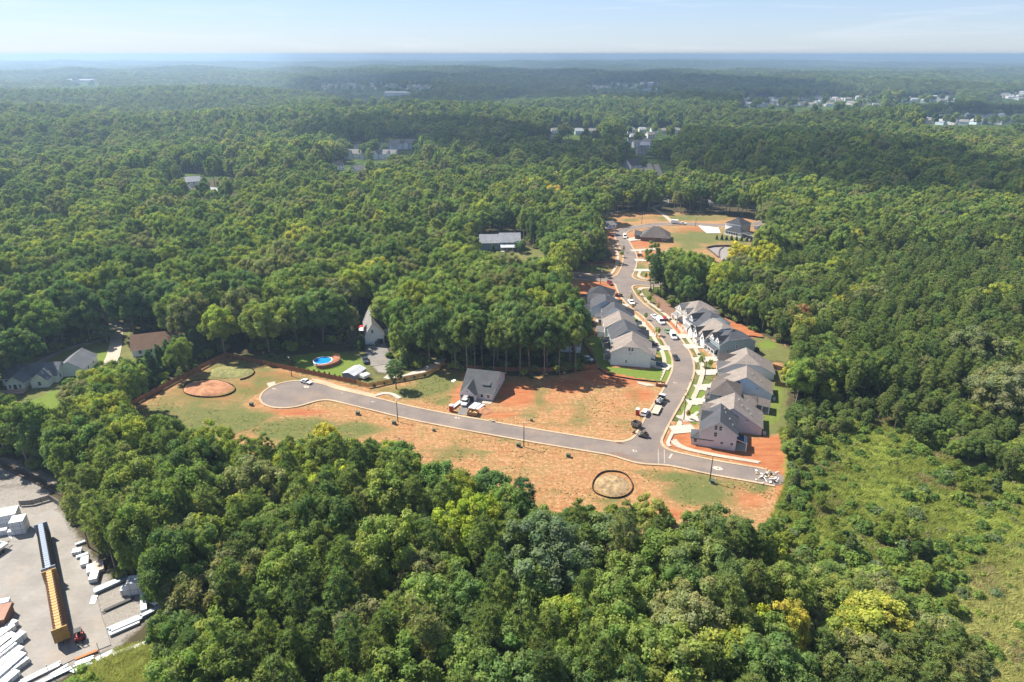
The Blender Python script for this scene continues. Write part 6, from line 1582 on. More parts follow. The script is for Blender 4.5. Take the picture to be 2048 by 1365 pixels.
# mailboxes along the right-hand walks
for k, (px, py) in enumerate([(1382, 765), (1372, 787), (1369.5, 798), (1360, 824), (1393, 737), (1309, 671)]):
    p = G(px, py); t = empty('mailbox', (p[0], p[1], 0), R(20), ['mailbox at the ice-blue ranch drive', 'mailbox on the verge strip of the teal house', 'mailbox by the teal house drive', 'mailbox on the verge of the wide beige ranch', 'mailbox by the clipped-gable house drive', 'mailbox on the left side of the hill street'][k], 'mailbox', 'mailboxes along the kerb')
    MB().box(-.05, -.05, 0, .05, .05, 1.05).build('post', M_POLE, t); MB().extrude_y([(-.15, 1.0), (.15, 1.0), (.15, 1.2), (0, 1.3), (-.15, 1.2)], -.28, .28).build('box', M_POLE, t)

# ================================================================== POOL YARD
p = G(646, 727, 0); t = empty('swimming_pool', (p[0], p[1], 0), 0, 'round above-ground pool with bright blue water and white rim', 'swimming pool')
M_POOLW = mat('pool_wall', (.68, .70, .70), .5, .06, 2); M_WATER = mat('pool_water', (.012, .20, .52), .08, .15, .5, spec=.5); M_LINER = mat('pool_liner', (.03, .22, .50), .5, .1, 2)
n = 28; Rp = 3.7; ring = [(math.cos(2 * math.pi * k / n), math.sin(2 * math.pi * k / n)) for k in range(n)]
b = MB(); V = [(x * Rp, y * Rp, 0) for x, y in ring] + [(x * Rp, y * Rp, 1.3) for x, y in ring]; b.add(V, [(k, (k + 1) % n, n + (k + 1) % n, n + k) for k in range(n)]); b.build('wall', M_POOLW, t)
b = MB(); V = [(x * (Rp - .02), y * (Rp - .02), 1.3) for x, y in ring] + [(x * (Rp - .02), y * (Rp - .02), .9) for x, y in ring]; b.add(V, [(k, n + k, n + (k + 1) % n, (k + 1) % n) for k in range(n)][::1]); b.build('liner', M_LINER, t)
b = MB(); V = [(x * (Rp - .2), y * (Rp - .2), 1.33) for x, y in ring] + [(x * (Rp + .1), y * (Rp + .1), 1.33) for x, y in ring]; b.add(V, [(k, n + k, n + (k + 1) % n, (k + 1) % n) for k in range(n)]); V = [(v[0], v[1], 1.25) for v in V]; b.add(V[n:] + [(x * (Rp + .1), y * (Rp + .1), 1.33) for x, y in ring], [(k, (k + 1) % n, n + (k + 1) % n, n + k) for k in range(n)]); b.build('rim', M_TRIM, t)
b = MB(); b.add([(x * (Rp - .03), y * (Rp - .03), 1.05) for x, y in ring], [tuple(range(n))]); b.build('water', M_WATER, t)
M_DECK = mat('red_deck', (.30, .13, .075), .9, .2, 1.5, stretch=(.3, 3, 1))
p2 = G(668, 727, 0); t = empty('pool_deck', (p2[0], p2[1], 0), 0, 'red-brown wooden deck with railing round the right side of the pool', 'deck')
ox, oy = p[0] - p2[0], p[1] - p2[1]; A0, A1 = -105, 62; b = MB(); rl = MB(); nb = 22
for k in range(nb):
    a0, a1 = R(A0 + (A1 - A0) * k / nb), R(A0 + (A1 - A0) * (k + 1) / nb - .8); ro = 5.0 + 2.0 * math.exp(-((math.degrees(a0) - 20) / 45) ** 2); q = [(ox + math.cos(a) * r_, oy + math.sin(a) * r_) for a, r_ in ((a0, 3.85), (a1, 3.85), (a1, ro), (a0, ro))]; MB().prism(q, 1.15, 1.25).build('plank', M_DECK, t)
    e = (ox + math.cos(a0) * (ro - .05), oy + math.sin(a0) * (ro - .05)); b.bar((*e, -.1), (*e, 2.15), .09)
    e2a = R(A0 + (A1 - A0) * (k + 1) / nb); ro2 = 5.0 + 2.0 * math.exp(-((math.degrees(e2a) - 20) / 45) ** 2); e2 = (ox + math.cos(e2a) * (ro2 - .05), oy + math.sin(e2a) * (ro2 - .05))
    for zz in (2.1, 1.7): rl.bar((*e, zz), (*e2, zz), .07)
    V = [(*e, 0), (*e2, 0), (*e2, 1.15), (*e, 1.15)]; rl.add(V, [(0, 1, 2, 3)])
b.build('posts', M_DECK, t); rl.build('railing', M_DECK, t)
t, w = house_at('garden_shed', (685, 756.5), (709, 762), 'grey metal shed with pale gabled roof by the fence', cat='shed'); block(t, 0, 0, w, 7.6, 2.1, 3.0, 'y', 1, 1, 'shed', 'metal', ov=.15, trim=False); door(t, 'right', 4, w, M_TRIM, 1.6, 1.9, 0)
def umbrella(px, py, label, m):
    p = G(px, py); t = empty('parasol', (p[0], p[1], 0), 0, label, 'parasol'); MB().tube([(0, 0, 0), (0, 0, 2.9)], .04, 6).build('pole', M_TRIM, t)
    b = MB(); n = 10; b.add([(0, 0, 3.0)] + [(2.0 * math.cos(6.283 * k / n), 2.0 * math.sin(6.283 * k / n), 2.3) for k in range(n)], [(0, 1 + k, 1 + (k + 1) % n) for k in range(n)]); b.build('canopy', m, t)
umbrella(722, 663, 'red parasol left of the steep-roofed house', M_RED)
p = G(727, 668); t = empty('garden_pavilion', (p[0], p[1], 0), R(8), 'small pale canopy between the parasol and the steep-roofed house', 'canopy'); V_, F_, _w = roof_geom(-1.6, -1.6, 1.6, 1.6, 2.3, 3.0, 'x', 0, 0, .2); b = MB(); b.add(V_, F_); b.build('roof', M_TRIM, t)
for x, y in ((-1.5, -1.5), (1.5, -1.5), (-1.5, 1.5), (1.5, 1.5)): MB().box(-.05, -.05, 0, .05, .05, 2.3).build('post', M_TRIM, t, (x, y, 0))

# ================================================================== COURT, BASIN
slab('sports_court', [(1397, 452), (1414, 466.5), (1441, 466), (1436, 455.5)], M_TRIM, 'bright white court slab below the upper street', 'court', .06)
b = MB(); pts = [(1413.5, 497.5), (1430, 495), (1452, 494.5), (1470, 495), (1488, 496), (1478, 500), (1466, 507), (1458, 516), (1455, 527), (1445, 522), (1430, 509)]
b.prism([G(*q)[:2] for q in pts], -.3, -.02); tag(b.build('basin_floor', mat('basin_sediment', (.21, .19, .18), .9, .12, .5), None), kind='structure')
def low_wall(pts, label, h=1.2):
    L = smooth([G(*q) for q in pts], 5); b = MB()
    for a, c in zip(L[:-1], L[1:]): b.bar((a[0], a[1], h / 2 - .1), (c[0], c[1], h / 2 - .1), .6, h)
    tag(b.build('basin_wall', mat('basin_wall', (.10, .075, .065), .9, .2, 1)), label, 'wall')
low_wall([(1413, 497), (1430, 494), (1452, 493.5), (1472, 494)], 'dark low wall along the far side of the detention basin'); low_wall([(1488, 496), (1474, 499), (1462, 506), (1456, 514), (1455, 522)], 'dark curved wall dividing the right half of the basin'); low_wall([(1447, 495), (1440, 500), (1438, 507), (1439, 516)], 'thin dark curved wall in the middle of the basin', .5); low_wall([(1413, 497), (1424, 505), (1436, 515)], 'dark low wall down the left side of the basin', .8)

# ================================================================== THE TIMBER YARD
M_SLABA = mat_asphalt('yard_concrete', (0.200, 0.186, 0.168), (0.265, 0.248, 0.226), .3)
b = MB(); b.prism([G(*q)[:2] for q in [(-60, 990), (70, 1030), (100, 1018), (122, 1028), (150, 1085), (185, 1160), (203, 1230), (222, 1290), (150, 1318), (60, 1362), (0, 1400), (-60, 1400)]], -.15, .02); tag(b.build('yard_slab', M_SLABA), kind='structure')
def axis_pt(f): a, c = Vector(G(80, 1046, 4.6)), Vector(G(117.5, 1258, 4.6)); return a + (c - a) * f
def railcar(f0, f1, m, label, mdeck):
    a, c = axis_pt(f0), axis_pt(f1); mid = (a + c) / 2; L = (c - a).length; rz = math.atan2(c.y - a.y, c.x - a.x)
    t = empty('railcar', (mid.x, mid.y, 0), rz, label, 'railcar', 'centre-beam railcars on the siding')
    MB().box(-L / 2 + .3, -1.45, 1.0, L / 2 - .3, 1.45, 1.25).build('deck', mdeck, t)
    b = MB(); b.box(-L / 2 + .4, -.14, 1.25, L / 2 - .4, .14, 4.35); b.build('centre_beam', m, t)
    n = 21; s = (L - .8) / n
    tp = MB().box(-s / 2 + .09, -.52, 4.35, s / 2 - .09, .52, 4.55).mesh('top_panel', m)
    rb = MB(); rb.add([(-.13, 0.14, 1.25), (.13, .14, 1.25), (.13, 1.4, 1.25), (-.13, 1.4, 1.25), (-.13, .14, 4.35), (.13, .14, 4.35), (.13, .75, 4.35), (-.13, .75, 4.35)], [(0, 3, 2, 1), (4, 5, 6, 7), (0, 1, 5, 4), (1, 2, 6, 5), (2, 3, 7, 6), (3, 0, 4, 7)]); rbm = rb.mesh('rib', mdeck)
    for k in range(n):
        x = -L / 2 + .4 + (k + .5) * s; link('top_panel', tp, t, (x, 0, 0)); link('rib', rbm, t, (x + s / 2, 0, 0)); link('rib', rbm, t, (x - s / 2, 0, 0), math.pi)
    for s_ in (-1, 1):
        e = MB(); e.box(-.1, -1.45, 1.25, .1, 1.45, 4.6)
        for k in range(6): e.box(.1 if s_ > 0 else -.2, -1.4, 1.5 + k * .5, .2 if s_ > 0 else -.1, 1.4, 1.62 + k * .5)
        e.box(.1 if s_ > 0 else -.24, -.1, 1.25, .24 if s_ > 0 else -.1, .1, 4.6)
        e.build('bulkhead', m, t, (s_ * (L / 2 - .3), 0, 0))
        MB().box(-.4, -.15, .75, .4, .15, 1.0).build('coupler', M_CHASSIS, t, (s_ * (L / 2 + .1), 0, 0))
        for dx in (-.9, .9):
            w = MB(); w.tube([(0, -.8, .46), (0, .8, .46)], .12, 8); w.tube([(0, -.78, .46), (0, -.66, .46)], .46, 12); w.tube([(0, .66, .46), (0, .78, .46)], .46, 12); w.build('wheelset', M_CHASSIS, t, (s_ * (L / 2 - 3.2) + dx, 0, 0))
M_RUST = mat('rusty_deck', (.27, .165, .11), .9, .35, 1.2)
railcar(0.0, .475, mat('railcar_blue', (.20, .25, .33), .55, .15, 1.2), 'slate-blue centre-beam railcar with pale top', M_CHASSIS); railcar(.492, 1.0, mat('railcar_yellow', (.38, .225, .065), .6, .15, 1.2), 'yellow centre-beam railcar with rusty ribs', M_RUST)
def track(pts, label, gauge=1.44, n=10):
    L = smooth([G(*q) for q in pts], n); t = empty('railway_track', (L[0][0], L[0][1], 0), 0, label, 'railway track'); o = L[0]; b = [MB(), MB()]; acc = 0
    sl = MB().box(-.13, -1.25, -.1, .13, 1.25, .08).mesh('sleeper', mat('sleeper_wood', (.11, .08, .065), .95, .25, 2))
    for a, c in zip(L[:-1], L[1:]):
        d = np.array(c) - np.array(a); ln = np.hypot(*d); d /= ln; nn = np.array((-d[1], d[0]))
        for s, m_ in ((-1, b[0]), (1, b[1])): pa = np.array(a) - o + nn * s * gauge / 2; pc = np.array(c) - o + nn * s * gauge / 2; m_.bar((*pa, .15), (*pc, .15), .07, .14)
        while acc < ln: pp_ = np.array(a) - o + d * acc; link('sleeper', sl, t, (pp_[0], pp_[1], 0), math.atan2(d[1], d[0])); acc += .62
        acc -= ln
    for m_ in b: m_.build('rail', mat('rail_steel', (.22, .17, .14), .5, .15, 2, metal=.4), t)
track([(-40, 912), (10, 932), (60, 955), (100, 974), (150, 996)], 'main railway track crossing the clearing above the yard'); 
a, c = axis_pt(-.06), axis_pt(1.06)
L = [(a.x, a.y), (c.x, c.y)]
t = empty('railway_track', (a.x, a.y, 0), math.atan2(c.y - a.y, c.x - a.x), 'siding track under the two railcars', 'railway track'); LL = (c - a).length
for s in (-1, 1): MB().box(0, s * .72 - .035, 0, LL, s * .72 + .035, .12).build('rail', mat('rail_steel', (.22, .17, .14)), t)
# wrapped stacks at the top of the yard
def stack(px, py, rz, nx_, ny_, nz, L, w, h, place, m=None):
    o = Vector(G(px, py)); ca, sa = math.cos(rz), math.sin(rz); k = 0
    for z in range(nz):
        for j in range(ny_):
            for i in range(nx_):
                x, y = (i - (nx_ - 1) / 2) * (L + .12), (j - (ny_ - 1) / 2) * (w + .08)
                lev = ['bottom', 'second', 'third', 'top'][z] if nz > 1 and z < nz - 1 else 'top'
                side = '' if nx_ * ny_ == 1 else (['nearer', 'farther'][j] + ' ' if ny_ == 2 else ['near', 'middle', 'far'][j] + ' ' if ny_ == 3 else '') + (['left', 'right'][i] + ' ' if nx_ == 2 else '')
                pack(0, 0, L, w, h, rz, ('white %s%s-level pack in %s' % (side, lev, place)) if nz > 1 else ('white %spack in %s' % (side, place)), z * (h + .02), m, pos=(o.x + ca * x - sa * y, o.y + sa * x + ca * y, 0), straps=2); k += 1
stack(15, 1048, R(22), 1, 3, 3, 6.0, 1.3, 1.25, 'the big stack at the yard head'); stack(43, 1062, R(18), 1, 2, 3, 3.2, 1.6, 1.3, 'the square stack beside the blue railcar'); stack(27, 1068, R(18), 1, 1, 1, 2.0, 1.4, 1.2, 'front of the square stack'); stack(3, 1070, R(20), 1, 1, 1, 3.0, 1.3, 1.6, 'front of the big stack')
stack(274, 1181, R(15), 1, 2, 2, 3.2, 1.6, 1.55, 'the white crate stack under the trees'); stack(254, 1186, R(15), 1, 1, 1, 2.0, 2.0, 1.7, 'front of the crate stack')
q = random.Random(21)
for k, (zx, zy, L, w, h, rz) in enumerate([(100, 700, 4.2, 1.5, 1.3, 72), (35, 780, 5.2, 1.6, 1.4, 70), (62, 880, 4.6, 1.7, 1.5, 68), (5, 950, 5.0, 1.7, 1.6, 70), (100, 975, 3.6, 1.5, 1.4, 70), (158, 890, 5.6, 1.7, 1.6, 72), (135, 1180, 6.4, 1.9, 1.6, 74), (255, 1150, 3.4, 1.3, 1.2, 65), (190, 1010, 3.4, 1.5, 1.2, 70), (15, 1040, 3.6, 1.4, 1.2, 70), (40, 1290, 3.0, 1.6, 1.0, 70), (110, 1330, 4.0, 1.8, 1.2, 72), (-10, 850, 4.0, 1.6, 1.2, 70), (-20, 1180, 4, 1.6, 1.3, 70), (215, 1090, 2.6, 1.2, 1.0, 80)]):
    pack(zx / 6.206, 1150 + zy / 6.206, L, w, h, R(rz), ['topmost pack of the front pile by the rusty roof', 'long pack against the left frame edge', 'broad pack in the middle of the front pile', 'dark-ended pack at the left frame edge', 'short pack below the broad middle one', 'pack standing at the right edge of the front pile', 'long white pack at the bottom of the front pile', 'small torn pack at the right foot of the front pile', 'pack tucked behind the small torn one', 'low pack left of the long bottom one', 'low pale pack at the bottom frame edge', 'wide low pack in the very corner', 'pack cut off by the left frame edge', 'lower pack cut off by the left frame edge', 'little pack between the right-edge and torn ones'][k], m=[M_WRAP, M_WRAP, M_WRAPG][k % 3])
for k, (zx, zy, L, w, h, rz, m, lab) in enumerate([(1060, 910, 3.2, 1.7, 1.0, 118, M_WRAP, 'upper white pack of the row along the yard edge'), (1135, 1005, 3.2, 1.7, 1.0, 120, M_WRAP, 'middle white pack of the row along the yard edge'), (1178, 1100, 3.4, 1.8, 1.2, 110, M_WRAPG, 'lower white pack of the row along the yard edge'), (1025, 830, 2.6, .9, .6, 35, M_WRAPG, 'small grey wrapped pack at the top of the yard edge row'), (965, 785, 2.0, 1.8, 1.0, 20, M_WRAP, 'crumpled white bale at the yard edge'), (1235, 970, 4.2, 1.9, .9, 125, mat('board_pack', (.45, .36, .28), .8, .15, 2), 'unwrapped tan board pack behind the white row'), (1000, 670, 2.2, .7, .5, 40, M_WRAPG, 'small pack under the tree edge')]): pack(zx / 6.206, 980 + zy / 6.206, L, w, h, R(rz), lab, m=m)
pack(288, 1208, 6.0, 1.3, .9, R(118), 'long white pack lying below the white crate stack', m=M_WRAPG)
def bundle(p0, p1, n, label, m, r_=.16, rows=2):
    a = Vector(G(*p0)); c = Vector(G(*p1)); d = (c - a); rz = math.atan2(d.y, d.x); L = d.length; t = empty('steel_bundle', (a.x, a.y, 0), rz, label, 'steel bundle', 'long steel bundles in the yard')
    me_ = MB().box(0, -r_, 0, L, r_, r_ * 1.8).mesh('steel_beam', m)
    for j in range(rows):
        for k in range(n): link('steel_beam', me_, t, (random.uniform(-.4, .4), (k - n / 2) * r_ * 2.25, .1 + j * r_ * 1.9))
    for f in (.15, .5, .85): MB().box(L * f - .1, -n * r_ * 1.2, -.05, L * f + .1, n * r_ * 1.2, .1).build('bearer', M_WOOD, t)
bundle((191, 1184), (258, 1154), 5, 'pale steel bundle beside the lower white pack', M_STEEL); bundle((207, 1223), (266, 1197), 3, 'thin dark steel bundle on the rough ground', M_CHASSIS, .12, 1); bundle((219, 1263), (281, 1237), 5, 'blue-grey steel bundle nearest the yard gate', M_STEEL); bundle((222, 1269), (282, 1243), 2, 'white timber bundle in front of the blue-grey steel', M_WRAP, .22, 1); bundle((281, 1236), (332, 1211), 3, 'steel bundle running under the right-hand trees', M_STEEL)
for k, (p0, p1, n, m, lab) in enumerate([((42, 1366), (122, 1327), 4, M_WRAP, 'white pipes along the bottom fence at the left'), ((68, 1372), (140, 1338), 3, M_STEEL, 'grey pipes in front of the white ones on the bottom fence'), ((100, 1352), (138, 1330), 2, M_WRAP, 'short white pipes where the bottom fence bends'), ((150, 1330), (186, 1317), 4, M_WRAPG, 'grey planks below the orange pole'), ((152, 1319), (197, 1301), 2, mat('orange_pole', (.42, .16, .06), .8, .1, 2), 'orange-brown pole beside the siding end'), ((188, 1323), (225, 1305), 4, M_WRAP, 'white pipes right of the orange pole'), ((225, 1311), (300, 1284), 3, M_WRAP, 'white pipes along the right end of the bottom fence'), ((145, 1345), (185, 1326), 3, M_STEEL, 'bent grey sheets at the bottom fence')]): bundle(p0, p1, n, lab, m, .15, 1)
def flat_sheet(corners, label):
    P = [Vector(G(*c)) for c in corners]; c = sum(P, Vector()) / len(P); b = MB(); b.prism([(p.x - c.x, p.y - c.y) for p in P], .03, .09); tag(b.build('plastic_sheet', M_TRIM, None, (c.x, c.y, 0)), label, 'sheet', 'white sheets on the yard floor')
flat_sheet([(31, 1278), (41, 1273), (48, 1276), (46, 1287), (38, 1287)], 'crumpled white sheet beside the front pile'); flat_sheet([(179, 1209), (184, 1193), (196, 1191), (190, 1208)], 'white sheet on the slab near the rough ground'); flat_sheet([(293, 1203), (303, 1195), (320, 1206), (309, 1212)], 'white sheet under the right-hand trees'); flat_sheet([(15, 1073), (23, 1069), (24, 1078)], 'small white scrap in front of the square stack')
# forklift
p = G(160, 1278); t = empty('forklift', (p[0], p[1], 0), R(-55), 'red forklift with forks lowered on the yard slab', 'forklift')
m = MB(); m.box(-1.5, -.75, .35, 1.0, .75, 1.15); m.box(-1.6, -.7, .5, -.9, .7, 1.55); m.build('body', M_RED, t)
m = MB()
for x, y in ((-.8, -.65), (-.8, .65), (.7, -.65), (.7, .65)): m.bar((x, y, 1.1), (x * .9, y, 2.3), .09)
m.box(-.85, -.7, 2.3, .75, .7, 2.38); m.build('guard', M_CHASSIS, t); m = MB(); m.box(-.5, -.3, 1.15, .1, .3, 1.35); m.box(-.6, -.3, 1.3, -.45, .3, 1.85); m.build('seat', M_CHASSIS, t)
m = MB(); m.box(1.1, -.55, .2, 1.25, -.42, 2.9); m.box(1.1, .42, .2, 1.25, .55, 2.9); m.box(1.1, -.42, 1.5, 1.25, .42, 1.62); m.box(1.1, -.42, 2.75, 1.25, .42, 2.9); m.build('mast', M_CHASSIS, t)
for s in (-1, 1):
    MB().box(1.3, s * .4 - .08, .12, 2.7, s * .4 + .08, .2).build('fork', M_CHASSIS, t)
    for x, r_ in ((.7, .42), (-1.0, .36)): w = MB(); w.tube([(0, -.15, 0), (0, .15, 0)], r_, 12); w.build('wheel', M_TYRE, t, (x, s * .78, r_))
# the lorry trailer and rusty roof cut by the frame edge
t = trailer((-22, 1118), (12, 1095), 'white flatbed lorry trailer cut off by the left frame edge', 2.5, deck=1.2, m=M_TRIM, wall=.5, col=M_TRIM)
p = G(-12, 1247); t = empty('rusty_container', (p[0], p[1], 0), R(18), 'rust-brown roofed container at the left frame edge', 'container'); MB().box(-3.2, -2.6, 0, 3.2, 2.6, 2.5).build('body', mat('container_brown', (.16, .09, .06), .8, .2, 1), t); MB().box(-3.3, -2.7, 2.5, 3.3, 2.7, 2.62).build('roof', mat('container_roof', (.30, .17, .12), .85, .15, .8), t)
p = G(6, 1208); pack(6, 1212, 3.0, 1.6, 1.4, R(20), 'dark-ended white pack behind the rusty container', m=M_WRAPG)
fence('mesh_fence', [(40, 1012), (66, 1010), (100, 1000), (118, 1012)], mat('grey_boards', (.16, .15, .14), .9, .2, 2), 'grey yard fence between the railway and the stacks', 1.6)
for k, (px, py, h) in enumerate([(203, 1318, 4.5), (4, 1040, 5.0), (100, 1352, 3.0)]): p = G(px, py); tag(MB().tube([(0, 0, -.2), (0, 0, h)], .06, 6).build('yard_post', M_STEEL, None, p), ['thin post at the bottom fence of the yard', 'thin post at the left of the big white stack', 'short post where the bottom fence bends'][k], 'post')
# ================================================================== THE WOODS
def kind_near(px, py):
    """Share of pines in the part of the woods seen at a pixel."""
    if py > 860 and px < 1000: return 0.72
    if py > 1000 and px < 1600: return 0.55
    if px > 1700 and py > 470: return 0.86
    if px > 1560 and py > 560: return 0.62
    if px > 1380 and py > 420: return 0.35
    if py > 420 and px < 1250: return 0.05
    return 0.15

HEROES = [  # crown centre pixel, kind, radius, height, tint: trees one can pick out
    (1100, 1125, 'broad', 9.2, 21, (0.072, 0.098, 0.040)), (945, 1070, 'broad', 7.2, 20, (0.135, 0.165, 0.016)), (690, 968, 'broad', 3.4, 15, (0.26, 0.27, 0.02)),
    (640, 990, 'broad', 4.2, 17, (0.15, 0.185, 0.018)), (1582, 1275, 'broad', 3.4, 15, (0.205, 0.185, 0.03)), (1512, 1265, 'broad', 3.2, 14, (0.19, 0.21, 0.02)), (190, 985, 'broad', 3.2, 12, (0.15, 0.17, 0.02)), (880, 975, 'broad', 5.2, 17, (0.066, 0.105, 0.022)), (970, 985, 'broad', 5.0, 16, (0.06, 0.10, 0.025)),
    (1045, 1000, 'pine', 3.6, 17, (0.045, 0.078, 0.026)), (1130, 1255, 'broad', 4.5, 17, (0.12, 0.155, 0.022)), (660, 885, 'broad', 3.8, 14, (0.22, 0.20, 0.03)), (800, 930, 'broad', 4.6, 15, (0.07, 0.11, 0.024)), (1210, 1085, 'broad', 6.0, 17, (0.075, 0.10, 0.03)), (1440, 1075, 'broad', 6.5, 16, (0.085, 0.105, 0.03)), (1400, 1150, 'broad', 7.0, 18, (0.085, 0.11, 0.03)), (1290, 1040, 'broad', 4.2, 11, (0.14, 0.15, 0.035)),
    (640, 626, 'broad', 9.0, 22, (0.072, 0.11, 0.026)), (500, 588, 'broad', 8.5, 22, (0.055, 0.09, 0.024)), (440, 655, 'broad', 6.0, 20, (0.135, 0.16, 0.022)), (330, 610, 'broad', 8.0, 21, (0.055, 0.09, 0.026)), (255, 610, 'broad', 8.5, 23, (0.052, 0.085, 0.024)), (150, 610, 'broad', 9.0, 23, (0.05, 0.085, 0.024)), (80, 650, 'broad', 7.5, 20, (0.085, 0.125, 0.022)), (30, 700, 'broad', 7.0, 18, (0.06, 0.095, 0.024)),
    (600, 517, 'broad', 7.0, 18, (0.13, 0.18, 0.022)), (965, 572, 'broad', 6.5, 18, (0.13, 0.175, 0.02)), (810, 640, 'broad', 7.0, 21, (0.075, 0.115, 0.024)), (880, 640, 'broad', 7.5, 22, (0.115, 0.145, 0.022)), (940, 660, 'broad', 6.5, 21, (0.075, 0.115, 0.026)), (1010, 650, 'broad', 7.5, 22, (0.085, 0.12, 0.032)), (1070, 655, 'broad', 6.5, 21, (0.085, 0.115, 0.028)), (1120, 650, 'broad', 6.0, 21, (0.105, 0.125, 0.03)), (1150, 645, 'broad', 6.0, 22, (0.06, 0.10, 0.026)), (1090, 585, 'broad', 7.5, 19, (0.058, 0.095, 0.024)),
    (790, 742, 'pine', 3.2, 12, (0.055, 0.095, 0.03)), (708, 405, 'broad', 6.5, 17, (0.24, 0.19, 0.03)), (1105, 390, 'broad', 6.5, 17, (0.25, 0.20, 0.035)), (1385, 545, 'broad', 6.5, 21, (0.105, 0.14, 0.024)), (1440, 560, 'broad', 6.5, 20, (0.16, 0.18, 0.022)), (1480, 510, 'broad', 6.0, 17, (0.24, 0.22, 0.02)), (1530, 520, 'broad', 6.5, 19, (0.20, 0.20, 0.02)), (1310, 540, 'pine', 3.2, 22, (0.05, 0.08, 0.026)), (1340, 545, 'pine', 3.2, 20, (0.05, 0.08, 0.026)), (1360, 560, 'broad', 5.0, 20, (0.08, 0.11, 0.024)),
    (1600, 640, 'broad', 4.0, 15, (0.19, 0.11, 0.045)), (1610, 665, 'broad', 4.5, 18, (0.15, 0.155, 0.03)), (1600, 760, 'broad', 4.5, 17, (0.10, 0.14, 0.025)), (1870, 445, 'broad', 7.5, 18, (0.088, 0.10, 0.038)), (1950, 700, 'broad', 9.0, 20, (0.088, 0.10, 0.036)), (2010, 780, 'broad', 9.5, 20, (0.096, 0.104, 0.038)), (1720, 500, 'broad', 6.5, 17, (0.10, 0.13, 0.024)), (1125, 480, 'broad', 6.5, 18, (0.09, 0.13, 0.024)), (1180, 480, 'broad', 6.0, 18, (0.06, 0.095, 0.026)), (1100, 490, 'broad', 6.5, 17, (0.10, 0.135, 0.03)), (1000, 435, 'broad', 7.5, 19, (0.06, 0.09, 0.024)),
]
HEROES += [(x, y, 'cone', r_ * 1.3, h_ * 1.12, (0.046, 0.082, 0.030)) for x, y, r_, h_ in ((300, 728, 2.6, 11), (285, 745, 2.6, 11), (318, 715, 2.5, 10.5), (335, 708, 2.5, 11), (352, 700, 2.6, 11.5), (368, 694, 2.5, 11), (385, 688, 2.5, 11.5), (400, 682, 2.4, 11), (415, 676, 2.4, 10.5), (430, 672, 2.4, 10), (445, 668, 2.2, 9.5), (462, 664, 2.2, 9), (268, 755, 2.6, 10.5))]
HEROES += [(808, 715, 'cone', 2.3, 8.5, (0.075, 0.105, 0.04)), (525, 675, 'cone', 2.6, 8.5, (0.115, 0.12, 0.045)), (705, 672, 'cone', 2.8, 9, (0.085, 0.09, 0.045)), (722, 684, 'cone', 1.8, 7, (0.04, 0.07, 0.026)), (210, 664, 'broad', 3.4, 7.5, (0.07, 0.085, 0.03)), (1040, 492, 'broad', 3.0, 7, (0.05, 0.085, 0.026)), (986, 497, 'cone', 1.8, 6, (0.045, 0.075, 0.026))]

TALL_ROW = [(912, 744), (934, 747), (950, 743), (988, 752), (1012, 747), (1040, 753), (1058, 742), (1088, 752), (1118, 748), (1150, 745), (965, 740), (1300, 575), (1268, 408), (1262, 412), (1282, 404), (1240, 410), (1222, 412), (1385, 420), (1400, 424), (1420, 424)]
trees = []        # x, y, kind, radius, height, tint, hero
cell = {}
def crowd(x, y, rr, lim):
    for i in range(int((x - 14) // 8), int((x + 14) // 8) + 1):
        for j in range(int((y - 14) // 8), int((y + 14) // 8) + 1):
            for (a, b_, c_) in cell.get((i, j), ()):
                if (a - x) ** 2 + (b_ - y) ** 2 < ((c_ + rr) * lim) ** 2: return True
    return False
def put(x, y, kind, rr, h, tint, hero=False):
    trees.append((x, y, kind, rr, h, tint, hero))
    cell.setdefault((int(x // 8), int(y // 8)), []).append((x, y, rr))
for (px, py, kind, rr, h, tint) in HEROES:
    p = G(px, py, h * (0.62 if kind != 'cone' else 0.5))
    put(p[0], p[1], kind, rr, h, (tint[0] * 1.15, tint[1] * 1.15, tint[2] * 1.3 + 0.006), True)

for (px, py) in TALL_ROW:
    p = G(px, py); u = (px * 7 % 13) / 13
    put(p[0], p[1], 'tall', 3.3 + 1.5 * u, 20.5 + 3 * ((px * 5 % 11) / 11), [(0.084, 0.118, 0.036), (0.11, 0.138, 0.04), (0.066, 0.10, 0.034)][px % 3], True)
# candidates in the near woods, biggest crowns first
rf = np.random.default_rng(5)
D_NEAR = 640.0
N_C = 46000
ang = np.radians(rf.uniform(-43, 43, N_C)); dd = np.sqrt(rf.uniform(72.0 ** 2, D_NEAR ** 2, N_C))
cx_, cy_ = dd * np.sin(ang), dd * np.cos(ang)
u1, u2, u3 = rf.random(N_C), rf.random(N_C), rf.random(N_C)
pp = project(np.stack([cx_, cy_, np.full(N_C, 11.0)], -1))
pine_p = np.array([kind_near(a, b_) for a, b_ in pp[:, :2]])
is_pine = u1 < pine_p
young = (pp[:, 0] > 1390) & (pp[:, 1] > 500) & (pp[:, 1] < 1100)          # young growth on the right
rad_b = np.where(rf.random(N_C) < np.where((pp[:, 0] < 1250) & (pp[:, 1] < 760), 0.6, 0.2), rf.uniform(5.6, 8.2, N_C), rf.uniform(3.2, 5.6, N_C)) * np.where(pp[:, 1] > 860, 0.9, 1.0)
rad = np.where(is_pine, rf.uniform(2.3, 3.7, N_C), rad_b) * np.where(young, np.where(is_pine, 0.74, 0.56), 1.0)
hgt = np.where(is_pine, 14 + rad * 2.3, 9.5 + rad * 1.55) * rf.uniform(0.88, 1.15, N_C) * np.where(young, 0.82, 1.0)
edge_y = (pp[:, 0] > 1560) & (pp[:, 1] > 760)
low = (pp[:, 0] > 1555) & (pp[:, 0] < 1760) & (pp[:, 1] > 760) & (pp[:, 1] < 1130)
